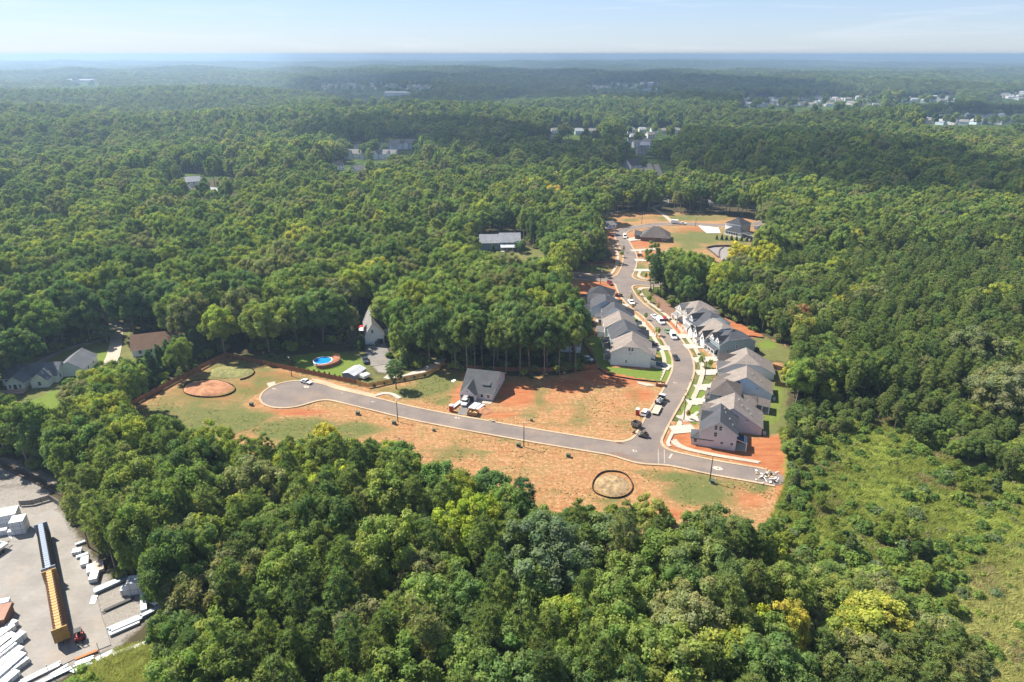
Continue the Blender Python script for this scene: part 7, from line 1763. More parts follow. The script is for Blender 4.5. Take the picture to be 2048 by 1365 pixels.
hgt = np.where(edge_y, hgt * 0.6, hgt); rad = np.where(edge_y, rad * 0.8, rad); hgt = np.where(low, hgt * 0.6, hgt); rad = np.where(low, rad * 0.75, rad)
def blocked(x, y, rr, h, polys):
    S = []
    for zf, k in ((0.02, 0.0), (0.35, 0.6), (0.6, 0.95), (0.8, 0.8), (0.97, 0.3)):
        for s in (-1, 1):
            S.append(np.stack([x + s * k * rr, y, h * zf], -1))
    P = project(np.stack(S, 1))
    bad = np.zeros(len(x), bool)
    for poly in polys:
        for j in range(P.shape[1]): bad |= inside(P[:, j, 0], P[:, j, 1], poly)
    return bad
blk = blocked(cx_, cy_, rad, hgt, CLEAR)
gap = blocked(cx_, cy_, rad, hgt, FAR_GAPS)
SUNNY = [[(420, 735), (510, 720), (560, 756), (480, 800), (395, 792)], [(30, 812), (120, 772), (135, 835), (90, 830)], [(135, 742), (190, 702), (228, 692), (222, 730), (165, 742)], [(5, 780), (60, 722), (135, 735), (100, 790), (20, 798)], [(600, 738), (640, 712), (720, 706), (735, 750), (720, 768)], [(728, 640), (760, 640), (765, 690), (775, 750), (740, 715)], [(960, 500), (1035, 470), (1085, 505), (1085, 525), (1040, 522)]]
k_ = 1 / math.tan(R(SUN_EL))                       # open lawns lie in the sun: no tall tree just up-sun of them
for zf in (0.45, 0.75, 0.95):
    sp_ = project(np.stack([cx_ + .857 * k_ * hgt * zf, cy_ - .515 * k_ * hgt * zf, np.zeros(N_C)], -1))
    for poly in SUNNY: blk |= inside(sp_[:, 0], sp_[:, 1], poly) & (u3 < 0.85)
order = np.argsort(-rad + rf.normal(size=N_C) * 1.1)
for i in order:
    if blk[i] or (gap[i] and u2[i] < 0.97): continue
    x, y, rr = float(cx_[i]), float(cy_[i]), float(rad[i])
    if crowd(x, y, rr, 0.66 if not young[i] else 0.74): continue
    px, py = pp[i, 0], pp[i, 1]
    if is_pine[i]: tint = pick(PINES, rf)
    else:
        tint = pick(GREEN, rf)
        q = rf.random()
        if q < 0.015: tint = (0.20, 0.20, 0.04)
        elif q < 0.10: tint = (0.145, 0.17, 0.034)
    k = rf.uniform(0.85, 1.18)
    put(x, y, 'pine' if is_pine[i] else 'broad', rr, float(hgt[i]), tuple(c * k for c in tint))

# which of them are things of their own: the ones that show largest
T_xy = np.array([(t[0], t[1]) for t in trees]); T_r = np.array([t[3] for t in trees]); T_h = np.array([t[4] for t in trees])
tp = project(np.concatenate([T_xy, (T_h * 0.65)[:, None]], 1))
size = T_r * FPX / tp[:, 2]
in_view = (tp[:, 0] > -0.4 * size) & (tp[:, 0] < 2048 + 0.4 * size) & (tp[:, 1] < 1365 + 0.5 * size)
ids = {'broad': [], 'pine': [], 'cone': [], 'tall': []}
hero_n = sum(t[6] for t in trees)
for kind in ids:
    c = [i for i, t in enumerate(trees) if t[2] == kind and in_view[i]]
    c.sort(key=lambda i: (not trees[i][6], -size[i]))
    ids[kind] = c[:{'broad': 270}.get(kind, 290)]
chosen = set(sum(ids.values(), []))

def which(kind, rr):
    if kind == 'broad': return int(rf.integers(6, 9)) if rr > 6.2 else int(rf.integers(6))
    return int(rf.integers(len(PROTO[kind])))
LANDMARKS = [(605, 765, 'the white parked car'), (600, 790, 'the cul-de-sac'), (650, 725, 'the blue pool'), (708, 748, 'the grey shed'), (745, 655, 'the steep-roofed house'), (410, 778, 'the red dirt mound'), (300, 790, 'the brown fence'), (70, 760, 'the white L-shaped house'), (300, 690, 'the brown-roofed house'),
             (960, 770, 'the unfinished house'), (1222, 970, 'the fenced straw mound'), (1420, 940, 'the last street lamp'), (1540, 955, 'the road-end rubble'), (1440, 870, 'the pale pink house'), (1500, 800, 'the beige ranch roofs'), (1560, 700, 'the back lawns'), (1450, 640, 'the grey roofs'), (1265, 705, 'the white gabled house'), (1190, 620, 'the dark-roofed row'), (1000, 485, 'the blue-grey house'), (1450, 505, 'the detention basin'), (1468, 455, 'the corner house'), (1300, 470, 'the brown brick house'),
             (1244, 560, 'the crossroads'), (1300, 440, 'the curved upper street'), (40, 1035, 'the wrapped white stacks'), (90, 1090, 'the dark blue railcar'), (110, 1220, 'the yellow railcar'), (160, 1275, 'the red forklift'), (265, 1170, 'the white crates'), (300, 1240, 'the steel bundles'), (60, 950, 'the railway track'), (250, 1320, 'the yard fence'), (1700, 1000, 'the bright meadow'), (1950, 1150, 'the pale grass slope'), (1650, 900, 'the meadow edge'), (1330, 370, 'the distant lane'), (770, 300, 'the distant townhouses'), (400, 375, 'the distant houses'),
             (860, 900, 'the straw field'), (640, 860, 'the green field'), (450, 870, 'the green field corner'), (1050, 1010, 'the lone field pine'), (940, 1070, 'the yellow-green giant'), (1100, 1125, 'the largest oak'), (1580, 1275, 'the golden tree'), (690, 968, 'the small yellow tree'), (1440, 1080, 'the rounded treetops'), (900, 600, 'the tall grove'), (1880, 450, 'the grey-green oaks'), (1600, 640, 'the rusty tree'), (500, 600, 'the great oaks'), (250, 600, 'the gravel lane'), (700, 500, 'the wide oak wood')]
def hue_word(t):
    r_, g_, b_ = t
    r_, g_, b_ = r_ / 1.2, g_ / 1.2, b_ / 1.2
    if r_ > 0.17 and g_ < r_ * 0.72: return 'rusty'
    if r_ > 0.18: return 'golden yellow' if g_ < r_ * 0.95 else 'lemon yellow'
    if r_ > 0.112 and b_ < 0.036: return 'yellow-green'
    if b_ > 0.043: return 'grey-green'
    if g_ < 0.085: return 'very dark green'
    if g_ < 0.104: return 'dark green'
    return 'fresh green' if b_ < 0.034 else 'mid green'
KIND_WORD = {'tall': 'high-crowned tree', 'broad': 'broadleaf tree', 'pine': 'pine tree', 'cone': 'cone-shaped evergreen'}
NAME = {'tall': 'broadleaf_tree', 'broad': 'broadleaf_tree', 'pine': 'pine_tree', 'cone': 'evergreen_tree'}
def unique_labels(items):
    """items: (px, py, base words) -> a label for each; where the words coincide, its place from the left among its like is added."""
    by = {}
    for n, (px, py, s) in enumerate(items): by.setdefault(s, []).append((px, n))
    out = [None] * len(items)
    for s, l in by.items():
        l.sort()
        for k, (_, n) in enumerate(l):
            if len(l) == 1: w = s
            else: w = s + ', ' + ('leftmost' if k == 0 else 'rightmost' if k == len(l) - 1 else 'middle one' if len(l) == 3 else ORD[k] + ' from left')
            while len(w.split()) > 16:
                ws = w.split(); ws.pop(0); w = ' '.join(ws)
            out[n] = w
    return out
def whereabouts(px, py):
    d = sorted((math.hypot(px - l[0], (py - l[1]) * 1.3), l) for l in LANDMARKS)
    l = d[0][1]; dx, dy = px - l[0], py - l[1]
    if abs(dx) > abs(dy) * 1.4: rel = 'left of' if dx < 0 else 'right of'
    else: rel = 'behind' if dy < 0 else 'in front of'
    return rel + ' ' + l[2]
chosen_l = sorted(chosen)
lab_items = []
for i in chosen_l:
    t = trees[i]
    word = 'long-trunked' if t[2] == 'tall' else 'broad' if (t[2] == 'broad' and t[3] > 5.8) else ('slender' if t[3] < 3.0 else ('tall' if t[4] > 19 else ''))
    if t[2] == 'cone': word = ''
    lab_items.append((tp[i, 0], tp[i, 1], ' '.join((word + ' ' + hue_word(t[5]) + ' ' + KIND_WORD[t[2]] + ' ' + whereabouts(tp[i, 0], tp[i, 1])).split())))
labels = unique_labels(lab_items)
first_of = {}
for i, lab in zip(chosen_l, labels):
    x, y, kind, rr, h, tint, hero = trees[i]
    k = which(kind, rr)
    cm, tm, pr, ph = PROTO[kind][k]
    o = empty(NAME[kind], (x, y, -0.1), rf.uniform(0, 6.28), lab, 'tree', {'tall': 'long-trunked trees at the clearing edges', 'broad': 'broadleaf trees of the woods', 'pine': 'pine trees of the woods', 'cone': 'cone-shaped evergreens in the yards'}[kind])
    o.scale = (rr / pr, rr / pr, h / ph)
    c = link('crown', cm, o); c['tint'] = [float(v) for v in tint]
    t_ = link('trunk', tm, o)
    first_of.setdefault((kind, k), (c, t_))
for kind in ('broad', 'pine'):
    for k in range(len(PROTO[kind])): assert (kind, k) in first_of

# the rest of the woods: near leftovers, then out to six kilometres
rest = {'broad': [[], [], [], [], []], 'pine': [[], [], [], [], []]}
def rest_add(kind, x, y, z, rr, h, tint):
    k = which(kind, rr); cm, tm, pr, ph = PROTO[kind][k]
    L = rest[kind]
    L[0].append((x, y, z)); L[1].append((rr / pr, rr / pr, h / ph)); L[2].append(rf.uniform(0, 6.28)); L[3].append(k); L[4].append(tint)
for i, t in enumerate(trees):
    if i not in chosen and t[2] != 'cone': rest_add('broad' if t[2] == 'tall' else t[2], t[0], t[1], -0.1, t[3], t[4], t[5])
def colour_patch(x, y):
    """Stands of one colour, hundreds of metres wide."""
    return 0.5 + 0.5 * np.sin(x / 170.0 + 1.7 * np.sin(y / 260.0)) * np.sin(y / 140.0 + 1.3 * np.sin(x / 310.0))
d0 = D_NEAR
while d0 < 12500:
    s = 8.6 + d0 / 400.0 + max(0, d0 - 2500) / 420.0
    half = R(40)
    n = int(2 * half * (d0 + s / 2) / s)
    a = -half + (np.arange(n) + rf.random(n)) / n * 2 * half
    d = d0 + s * rf.random(n)
    x, y = d * np.sin(a), d * np.cos(a)
    z = terrain(x, y)
    rr = s * rf.uniform(0.42, 0.92, n) ** 1.0; h = np.clip(rr * 2.7, 13, 24) * rf.uniform(0.8, 1.2, n) * (0.72 + 0.55 * colour_patch(y * 1.3 + 50, x * 1.1))
    ok = np.ones(n, bool)
    hit = np.zeros(n, bool); hit2 = np.zeros(n, bool)
    for zf in (0.1, 0.3, 0.5, 0.7, 0.85, 1.0):
        for sx_ in (-.8, 0, .8):
            pj = project(np.stack([x + sx_ * rr, y, z + h * zf], -1))
            for poly in FAR_GAPS: hit |= inside(pj[:, 0], pj[:, 1], poly)
            for poly in (SITE, BLUE_LOT): hit2 |= inside(pj[:, 0], pj[:, 1], poly)
    ok &= ~hit2 & ~(hit & (rf.random(n) < 0.96))
    cp = colour_patch(x, y)
    for i in np.nonzero(ok)[0]:
        pine = rf.random() < 0.1 + 0.35 * (cp[i] < 0.3)
        t = pick(PINES if pine else GREEN, rf); kk = rf.uniform(0.85, 1.15) * (0.85 + 0.3 * cp[i])
        q = rf.random()
        if not pine and q < 0.015 + 0.05 * (cp[i] > 0.8): t = (0.17, 0.165, 0.05)
        rest_add('pine' if pine else 'broad', x[i], y[i], z[i] - 0.5, rr[i] * (0.8 if pine and d0 < 2000 else 1), h[i], tuple(c * kk for c in t))
    d0 += s
for kind, nm, lab in (('broad', 'forest', 'unbroken broadleaf forest rolling away to the hazy horizon'), ('pine', 'pine_forest', 'darker pines mixed through the forest behind the houses')):
    L = rest[kind]
    forest_object(nm, kind, L[0], L[1], np.array(L[2]), L[3], L[4], [first_of[(kind, k)] for k in range(len(PROTO[kind]))], lab, 'forest')
# ================================================================== SMALL PLANTS
rp = np.random.default_rng(41)
def plant(kind, name, px, py, rr, h, tint, label, cat, group=None, z=0.0):
    k = int(rp.integers(len(PROTO[kind]))); cm, tm, pr, ph = PROTO[kind][k]; p = G(px, py)
    o = empty(name, (p[0], p[1], -.1 + z), rp.uniform(0, 6.28), label, cat, group); o.scale = (rr / pr, rr / pr, h / ph)
    c = link('crown', cm, o); c['tint'] = [float(v) for v in tint]; t = link('stem', tm, o); return c, t
# row of young evergreens inside the brown fence, hedge by the mulch bed, screen by the corner house
def row(pts, n, rr, h, tint, what, group, kind='cone', name='young_evergreen', cat='evergreen'):
    P = np.array(pts, float); s = np.concatenate([[0], np.cumsum(np.hypot(*np.diff(P, axis=0).T))]); u = np.linspace(0, s[-1], n)
    for k, v in enumerate(u):
        lab = ('first' if k == 0 else 'last' if k == n - 1 else (ORD[k] if k < len(ORD) else 'number %d' % (k + 1))) + ' ' + what
        plant(kind, name, np.interp(v, s, P[:, 0]) + rp.uniform(-.5, .5), np.interp(v, s, P[:, 1]) + rp.uniform(-.3, .3), rr * rp.uniform(.8, 1.2), h * rp.uniform(.85, 1.2), tint, lab, cat, group)
row([(586, 736), (680, 756)], 10, .5, 1.5, (.04, .07, .03), 'young evergreen from the left inside the brown fence', 'young evergreens inside the brown fence')
row([(1300, 583), (1316, 590), (1334, 602), (1352, 618)], 16, .7, 2.4, (.04, .065, .03), 'evergreen from the top along the mulch bed', 'evergreens along the mulch bed')
row([(1433, 479), (1470, 481), (1503, 484)], 8, .9, 3.4, (.035, .06, .028), 'small evergreen from the left below the white corner house', 'evergreens below the corner house')
row([(748, 773), (790, 766), (850, 754)], 6, .55, 1.2, (.05, .08, .03), 'low shrub from the left along the yellow fence', 'shrubs along the yellow fence', 'bush', 'low_shrub', 'shrub')
row([(1318, 635), (1346, 641), (1362, 633)], 7, .7, .9, (.07, .09, .03), 'low shrub from the left at the foot of the mulch bed', 'shrubs at the mulch bed', 'bush', 'low_shrub', 'shrub')
SAP = [(1266, 620, 'left kerb above the white pickup'), (1291, 640, 'left kerb opposite the red loader'), (1315, 672, 'left kerb opposite the green car'), (1262, 605, 'left kerb beside the white pickup'), (1279, 592, 'right walk at the top of the mulch bed'), (1298, 605, 'right walk by the mulch bed lamp'), (1316, 622, 'right walk at the lower mulch bed'), (1325, 598, 'middle of the mulch bed, upper'), (1337, 612, 'middle of the mulch bed, lower'), (1391, 573, 'lawn by the crossroads lane'), (1291, 560, 'lawn of the upper corner plot'), (1401, 733, 'verge of the clipped-gable house'), (1376, 838, 'drive of the wide beige ranch'), (1183, 545, 'grass above the side street'), (1243, 515, 'left verge of the climbing street'), (1247, 505, 'left verge at the upper bend'), (1420, 735, 'front lawn of the clipped-gable house')]
for k, (px, py, where) in enumerate(SAP): plant('broad', 'young_tree', px, py, .6 + .2 * (k % 3), 3.2 + .4 * (k % 4), (.16, .19, .045) if k % 3 else (.22, .17, .05), 'young staked tree on the ' + where, 'young tree', 'young trees along the new streets')
for k, (px, py, rr, h) in enumerate([(1462, 745, 1.0, 1.2), (1435, 752, 1.0, 1.1), (1415, 811, .6, .7), (1380, 800, .6, .6), (1375, 827, .6, .6), (1400, 690, .7, .8), (1398, 710, .7, .7), (242, 722, 1.0, 1.6), (264, 740, 1.2, 1.8), (225, 728, .8, 1.4), (566, 721, 1.8, 2.4), (540, 716, 1.5, 2), (584, 728, 1.2, 1.5)]):
    plant('bush', 'garden_shrub', px, py, rr, h, (.055, .085, .03), ['garden shrub at the clipped-gable house corner', 'garden shrub by the clipped-gable house door', 'tiny shrub by the teal house drive', 'tiny shrub on the teal house lawn', 'tiny shrub on the wide ranch lawn', 'small shrub on the upper lawn of the right row', 'small shrub on the lawn below the cross gables', 'round shrub beside the pale drive', 'large round shrub at the brown-roofed house corner', 'round shrub on the west lawn edge', 'large rounded shrub left of the pool behind the fence', 'spreading shrub behind the fence corner', 'small shrub between the fence and the lamp'][k], 'shrub', 'garden shrubs')
# leafless trees at the edge of the field
M_GREYBARK = mat('grey_bark', (.27, .23, .20), .9, .2, 2)
def bare_tree(px, py, h, seed, label):
    p = G(px, py); r = random.Random(seed); t = empty('bare_tree', (p[0], p[1], -.1), 0, label, 'tree', 'leafless trees at the field edge'); b = MB(); tw = MB()
    b.tube([(0, 0, 0), (.1, 0, h * .4), (.0, .1, h * .75), (.1, .1, h)], [.14, .10, .06, .02], 6); b.build('trunk', M_GREYBARK, t)
    for k in range(26):
        z = h * r.uniform(.3, .95); a = r.uniform(0, 6.28); s = h * .28 * (1.15 - z / h) + .5; m1 = (math.cos(a) * s * .5, math.sin(a) * s * .5, z + s * .45); e = (math.cos(a) * s, math.sin(a) * s, z + s * 1.1)
        tw.tube([(0, 0, z), m1, e], [.045, .03, .012], 4, cap=False)
        for q in range(3): a2 = a + r.uniform(-.8, .8); tw.tube([m1, (m1[0] + math.cos(a2) * s * .4, m1[1] + math.sin(a2) * s * .4, m1[2] + s * .5)], [.022, .008], 3, cap=False)
    tw.build('branches', M_GREYBARK, t)
for a in [(800, 925, 9, 3, 'tallest leafless tree at the field edge'), (775, 915, 7.5, 4, 'leafless tree left of the tallest bare one'), (842, 955, 7, 5, 'leafless tree near the corner of the straw field'), (862, 962, 5.5, 6, 'small leafless tree nearest the straw field')]: bare_tree(*a)

# meadow: single bushes and saplings, then the grass itself
TALL = [[(1640, 905), (1700, 868), (1760, 850), (1700, 930)], ]
bush_items, spots = [], []
def region_density(px, py):
    """How thickly bushes stand in the part of the meadow seen at a pixel."""
    d = 0.10
    for (cx, cy, rx_, ry_, w_) in ((1610, 900, 50, 60, .9), (1600, 1010, 45, 60, .8), (1660, 1130, 70, 60, .95), (1780, 1090, 110, 60, .95), (1720, 1060, 70, 40, .7), (1830, 1170, 90, 50, .9), (1690, 890, 60, 40, .5), (1820, 900, 60, 40, .6), (1930, 990, 110, 45, .75), (1930, 1080, 60, 40, .6), (1740, 1240, 150, 60, .9), (1900, 1320, 90, 40, .5), (1760, 930, 60, 30, .2)):
        q = ((px - cx) / rx_) ** 2 + ((py - cy) / ry_) ** 2
        if q < 1.6: d = max(d, w_ * max(0, 1 - q / 1.6) ** .5)
    return d
FIELD = [(1560, 860), (1660, 850), (1760, 820), (1880, 880), (2080, 970), (2080, 1400), (1860, 1400), (1700, 1230), (1560, 1060), (1548, 1040), (1575, 970), (1582, 930)]
tries = 0
while len(spots) < 285 and tries < 12000:
    tries += 1
    px, py = rp.uniform(1545, 2080), rp.uniform(840, 1400)
    if not inside(np.array([px]), np.array([py]), FIELD)[0] or rp.random() > region_density(px, py): continue
    p = G(px, py)
    if any((p[0] - s[0]) ** 2 + (p[1] - s[1]) ** 2 < (s[2] * .8) ** 2 for s in spots): continue
    d = region_density(px, py); rr = rp.uniform(.8, 1.6) * (.75 + .9 * d); spots.append((p[0], p[1], rr, px, py, d))
for s in spots:
    u = rp.random(); tint = (.085, .122, .03) if u < .4 else (.06, .094, .028) if u < .65 else (.12, .15, .036) if u < .85 else (.085, .11, .05)
    col = {.085: 'green', .06: 'dark green', .12: 'light green'}[tint[0]] if tint[2] != .05 else 'grey-green'
    big = 'large' if s[2] > 1.9 else 'small' if s[2] < 1.1 else 'medium'
    k = 'pine' if (s[5] > .45 and u > .62 and u < .8) else 'cone' if u > .95 else 'bush'
    bush_items.append((s[3], s[4], '%s %s %s %s' % (big, col, {'bush': 'bush', 'pine': 'young pine', 'cone': 'young cedar'}[k], whereabouts(s[3], s[4])), k, s[2], tint))
for (px, py, lab, k, rr, tint), L in zip(bush_items, unique_labels([b[:3] for b in bush_items])):
    nm = {'bush': 'meadow_bush', 'pine': 'young_pine', 'cone': 'young_cedar'}[k]
    h = rr * (1.35 if k == 'bush' else 3.2)
    plant(k, nm, px, py, rr * (1.15 if k == 'bush' else .8), h, tint, L, 'bush' if k == 'bush' else 'tree', {'bush': 'bushes in the meadow', 'pine': 'young pines in the meadow', 'cone': 'young cedars in the meadow'}[k])

def tuft_mesh(seed, n, rr, h, wdt, lean=1.3):
    r = np.random.default_rng(seed); base = np.stack([r.uniform(-rr, rr, n), r.uniform(-rr, rr, n), np.zeros(n)], 1)
    a = r.uniform(0, 6.28, n); d = np.stack([np.cos(a) * lean, np.sin(a) * lean, np.ones(n)], 1) * (h * r.uniform(.5, 1.2, n))[:, None]; s = np.stack([-np.sin(a), np.cos(a), np.zeros(n)], 1) * wdt
    V = np.stack([base - s, base + s, base + d], 1).reshape(-1, 3); me = mesh_np('tuft', V, np.arange(3 * n).reshape(-1, 3), [M_LEAF])
    at = me.attributes.new('lv', 'FLOAT_VECTOR', 'FACE'); at.data.foreach_set('vector', (np.ones((n, 3)) * r.uniform(.7, 1.3, (n, 1))).astype(np.float32).ravel()); return me
# one tuft of each sort stands in the grass as the pattern for the rest
tufts = [link('tuft', tuft_mesh(s, n, rr, h, w_)) for s, n, rr, h, w_ in ((1, 60, .55, .55, .09), (2, 46, .45, .75, .08), (3, 70, .7, .4, .10))]
def grass(name, poly, n, tint_fn, smin_, smax, label, seed):
    r = np.random.default_rng(seed); P = np.array(poly, float); px = r.uniform(P[:, 0].min(), P[:, 0].max(), n * 4); py = r.uniform(P[:, 1].min(), P[:, 1].max(), n * 4); k = inside(px, py, poly); px, py = px[k][:n], py[k][:n]
    w = np.array([G(a, b_) for a, b_ in zip(px, py)]); w[:, 2] = -.15; sc = r.uniform(smin_, smax, len(w)); tint = np.array([tint_fn(a, b_, c, r) for a, b_, c in zip(px, py, w)])
    o = forest_object(name, 'tuft', w, np.stack([sc, sc, sc * r.uniform(.7, 1.2, len(w))], 1), r.uniform(0, 6.28, len(w)), r.integers(0, 3, len(w)), tint, [(t_,) for t_ in tufts], label, 'grass'); return o
def mead_tint(px, py, w, r):
    n = math.sin(w[0] / 7 + 1.3 * math.sin(w[1] / 9)) * math.sin(w[1] / 6 + math.sin(w[0] / 11)); pale = max(0, min(1, (py - 1120) / 100 + (px - 1900) / 260)); k = r.uniform(.8, 1.2)
    a = np.array((.145, .165, .040)) * (1 + .25 * n); b_ = np.array((.205, .20, .075)); c = a * (1 - pale) + b_ * pale
    if n < -.75 and r.random() < .4: c = np.array((.16, .125, .075))
    return c * k
grass('meadow_grass', FIELD, 26000, mead_tint, .8, 1.7, 'bright tangle of tall meadow grass and vines on the slope', 5)
grass('yard_grass', [(150, 1375), (168, 1338), (250, 1297), (300, 1290), (330, 1300), (320, 1380)], 1800, lambda a, b_, c, r: np.array((.20, .21, .062)) * r.uniform(.7, 1.2), .7, 1.4, 'rough grass outside the bottom fence of the yard', 6)
def weed_tint(a, b_, c, r): return np.array((.12, .135, .04)) * r.uniform(.7, 1.3) if r.random() < .7 else np.array((.24, .17, .08)) * r.uniform(.7, 1.2)
grass('field_weeds', SITE, 1, weed_tint, .3, .8, 'x', 7) if False else None
def weeds():
    """Weeds stand where the cover is grass or straw, thinly."""
    r = np.random.default_rng(9); n = 30000; px = r.uniform(250, 1580, n); py = r.uniform(700, 1045, n); k = inside(px, py, SITE); px, py = px[k], py[k]
    w = np.array([G(a, b_) for a, b_ in zip(px, py)])
    i = np.clip(((w[:, 0] - GX0) / GS).round().astype(int), 0, len(gx) - 1); j = np.clip(np.searchsorted(gy, w[:, 1]), 0, len(gy) - 1)
    gr = W[j, i, GRASS]; cl = W[j, i, CLAY]; st = W[j, i, STRAW]; noise = np.sin(w[:, 0] / 3.1 + 1.7 * np.sin(w[:, 1] / 4.3)) * np.sin(w[:, 1] / 2.7 + 1.3 * np.sin(w[:, 0] / 5.1)) + .6 * np.sin(w[:, 0] / 9.3 + w[:, 1] / 13.0)
    ok = (st > .3) & (r.random(len(w)) < np.clip(.02 + .35 * noise + .35 * gr - .5 * cl, 0, 1)) & (road_field(w[:, 0], w[:, 1]) > 1.2)
    for poly in ([(1325, 880), (1345, 862), (1395, 868), (1575, 870), (1580, 945), (1400, 906)],): ok &= ~inside(px, py, poly)
    w, gr = w[ok], gr[ok]; w[:, 2] = -.12; sc = r.uniform(.2, .42, len(w)); m = r.random(len(w)) < (.25 + .6 * gr)
    tint = np.where(m[:, None], np.array([[.125, .135, .045]]), np.array([[.30, .20, .11]])) * r.uniform(.75, 1.2, (len(w), 1))
    forest_object('field_weeds', 'tuft', w, np.stack([sc, sc, sc * .6], 1), r.uniform(0, 6.28, len(w)), r.integers(0, 3, len(w)), tint, [(t_,) for t_ in tufts], 'sparse weeds and dry straw tufts scattered over the bare lots', 'weeds')
weeds()
for t_ in tufts:
    p = G(1750 + rp.uniform(-20, 20), 950 + rp.uniform(-20, 20)); t_.location = (p[0], p[1], -.1); t_['tint'] = [.15, .18, .03]; tag(t_, 'grass tufts in the middle of the bright meadow', 'grass', kind='stuff')
# undergrowth at the foot of the woods
def undergrowth():
    r = np.random.default_rng(12); out = []
    n = 9000; ang_ = np.radians(r.uniform(-43, 43, n)); d = np.sqrt(r.uniform(80.0 ** 2, 460.0 ** 2, n)); x, y = d * np.sin(ang_), d * np.cos(ang_)
    bad = blocked(x, y, np.full(n, 1.6), np.full(n, 3.0), CLEAR); x, y = x[~bad], y[~bad]; n = len(x); sc = r.uniform(.8, 1.9, n)
    tint = np.array([pick(GREEN, r) for _ in range(n)]) * r.uniform(.8, 1.15, (n, 1))
    c, t = plant('bush', 'garden_shrub', 1002, 758, 1.0, 1.2, (.06, .09, .03), 'small bush under the trunks behind the house under construction', 'shrub')
    c2, t2 = plant('bush', 'garden_shrub', 1062, 756, 1.0, 1.2, (.06, .09, .03), 'small bush at the grove edge above the red clay lot', 'shrub')
    forest_object('undergrowth', 'bush', np.stack([x, y, np.full(n, -.1)], 1), np.stack([sc, sc, sc], 1), r.uniform(0, 6.28, n), r.integers(0, 2, n), tint, [(c, t), (c2, t2)], 'tangled undergrowth beneath the trees', 'undergrowth')
undergrowth()
def brush():
    """Knee-high brush and brambles between the single bushes of the meadow: beyond counting."""
    r = np.random.default_rng(77); out = []
    while len(out) < 1500:
        px, py = r.uniform(1548, 2080), r.uniform(845, 1390)
        if not inside(np.array([px]), np.array([py]), FIELD)[0] or r.random() > .22 + .9 * region_density(px, py): continue
        out.append(G(px, py)[:2])
    w = np.array([(a, b_, -.15) for a, b_ in out]); n = len(w); sc = r.uniform(.35, .85, n)
    tint = np.array([[(.125, .155, .036), (.095, .128, .034), (.145, .17, .045), (.13, .135, .06)][int(q)] for q in r.integers(0, 4, n)]) * r.uniform(.8, 1.2, (n, 1))
    c, t = plant('bush', 'meadow_bush', 1790, 985, 1.2, 1.4, (.09, .125, .035), 'single rounded bush in the open middle of the meadow', 'bush', 'bushes in the meadow')
    forest_object('meadow_brush', 'bush', w, np.stack([sc, sc, sc], 1), r.uniform(0, 6.28, n), np.zeros(n, int), tint, [(c, t)], 'low brush and brambles spread through the meadow', 'brush')
brush()
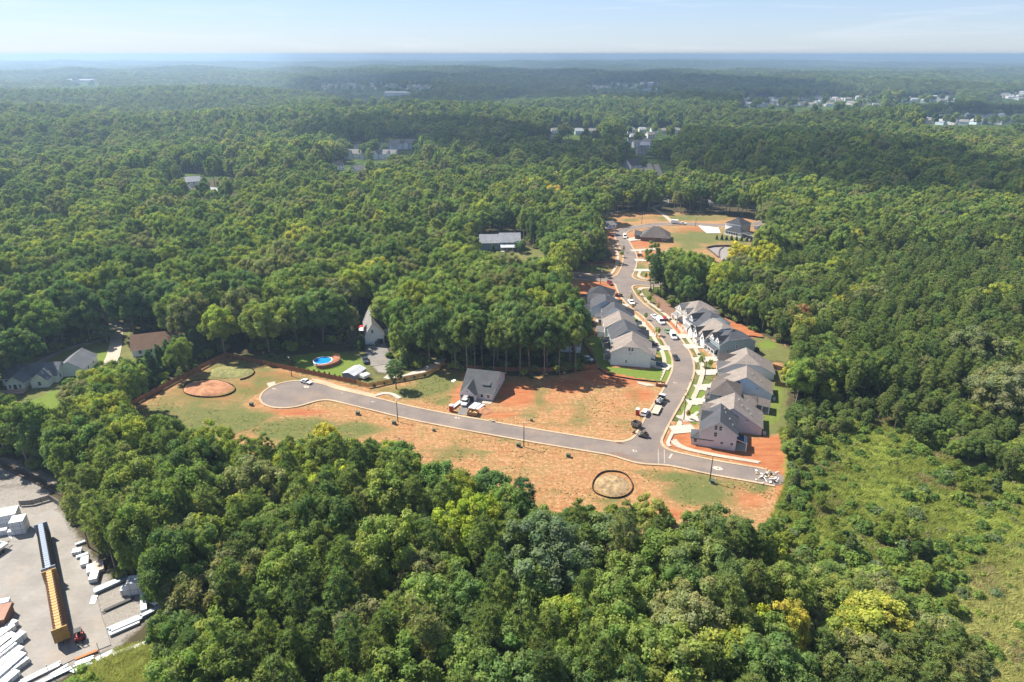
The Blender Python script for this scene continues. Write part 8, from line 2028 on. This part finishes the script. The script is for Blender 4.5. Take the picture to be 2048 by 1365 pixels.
# ================================================================== CLOUDS AND AIR
# fair-weather clouds drifting above and to the left of the view, far over the haze; their shadows lie on the woods
M_CLOUD = bpy.data.materials.new('cloud'); M_CLOUD.use_nodes = True
nt = M_CLOUD.node_tree; nt.nodes.clear(); out = nt.nodes.new('ShaderNodeOutputMaterial'); d_ = nt.nodes.new('ShaderNodeBsdfDiffuse'); d_.inputs['Color'].default_value = (.9, .9, .9, 1); t_ = nt.nodes.new('ShaderNodeBsdfTransparent'); mx = nt.nodes.new('ShaderNodeMixShader'); mx.inputs[0].default_value = .72
nt.links.new(t_.outputs[0], mx.inputs[1]); nt.links.new(d_.outputs[0], mx.inputs[2]); nt.links.new(mx.outputs[0], out.inputs['Surface'])
CLOUD_Z = 900.0
def cloud(pts, seed):
    k = (CLOUD_Z - 12) / math.tan(R(SUN_EL)); n_ = math.hypot(SUN_DIR.x, SUN_DIR.y); sx, sy = SUN_DIR.x / n_ * k, SUN_DIR.y / n_ * k
    P = np.array([GT(*q, 12.0)[:2] for q in pts]); r = np.random.default_rng(seed)
    out_ = []
    for i in range(len(P)):                      # fray the outline
        a, b_ = P[i], P[(i + 1) % len(P)]; L = np.hypot(*(b_ - a)); m = max(2, int(L / 60))
        for j in range(m): out_.append(a + (b_ - a) * j / m + r.normal(size=2) * min(28, L * .06))
    P = np.array(out_) + np.array((sx, sy)); c = P.mean(0); b = MB(); n = len(P)
    rings = [(1.0, 0), (.97, 14), (.8, 45), (.45, 80)]
    for f, z in rings: b.V += [tuple(c + (p - c) * f) + (z,) for p in P]
    for q in range(3): b.F += [(q * n + i, q * n + (i + 1) % n, (q + 1) * n + (i + 1) % n, (q + 1) * n + i) for i in range(n)]
    b.V.append((c[0], c[1], 90)); b.F += [(3 * n + i, 3 * n + (i + 1) % n, 4 * n) for i in range(n)]; b.V = [(v[0] - c[0], v[1] - c[1], v[2]) for v in b.V]; b.M = [0] * len(b.F)
    o = b.build('cloud', M_CLOUD, None, (c[0], c[1], CLOUD_Z)); tag(o, kind='structure')
cloud([(560, 285), (600, 262), (760, 236), (900, 238), (1010, 246), (1050, 272), (1150, 278), (1250, 268), (1400, 256), (1560, 262), (1700, 268), (1840, 290), (1960, 310), (2080, 335), (2200, 345), (2200, 410), (2060, 402), (1900, 398), (1760, 398), (1650, 372), (1480, 368), (1360, 346), (1240, 340), (1120, 330), (900, 312), (860, 300), (845, 274), (720, 264), (600, 280)], 1)
cloud([(560, 178), (640, 156), (800, 150), (960, 144), (1150, 142), (1350, 148), (1500, 158), (1680, 172), (1760, 190), (1620, 190), (1490, 205), (1360, 205), (1180, 200), (980, 210), (840, 218), (730, 205), (620, 196)], 2)
cloud([(1740, 216), (1900, 208), (2060, 214), (2200, 220), (2200, 236), (2040, 228), (1880, 222), (1760, 228)], 3)
hm = bpy.data.materials.new('haze'); hm.use_nodes = True
nt = hm.node_tree; nt.nodes.clear()
out = nt.nodes.new('ShaderNodeOutputMaterial'); pv = nt.nodes.new('ShaderNodeVolumePrincipled')
pv.inputs['Color'].default_value = (0.38, 0.53, 0.74, 1)
pv.inputs['Density'].default_value = HAZE
pv.inputs['Anisotropy'].default_value = 0.4
nt.links.new(pv.outputs[0], out.inputs['Volume'])
mb = MB(); mb.box(-36000, -36000, -87, 36000, 36000, 121)
hz = mb.build('haze', hm)
tag(hz, kind='stuff')
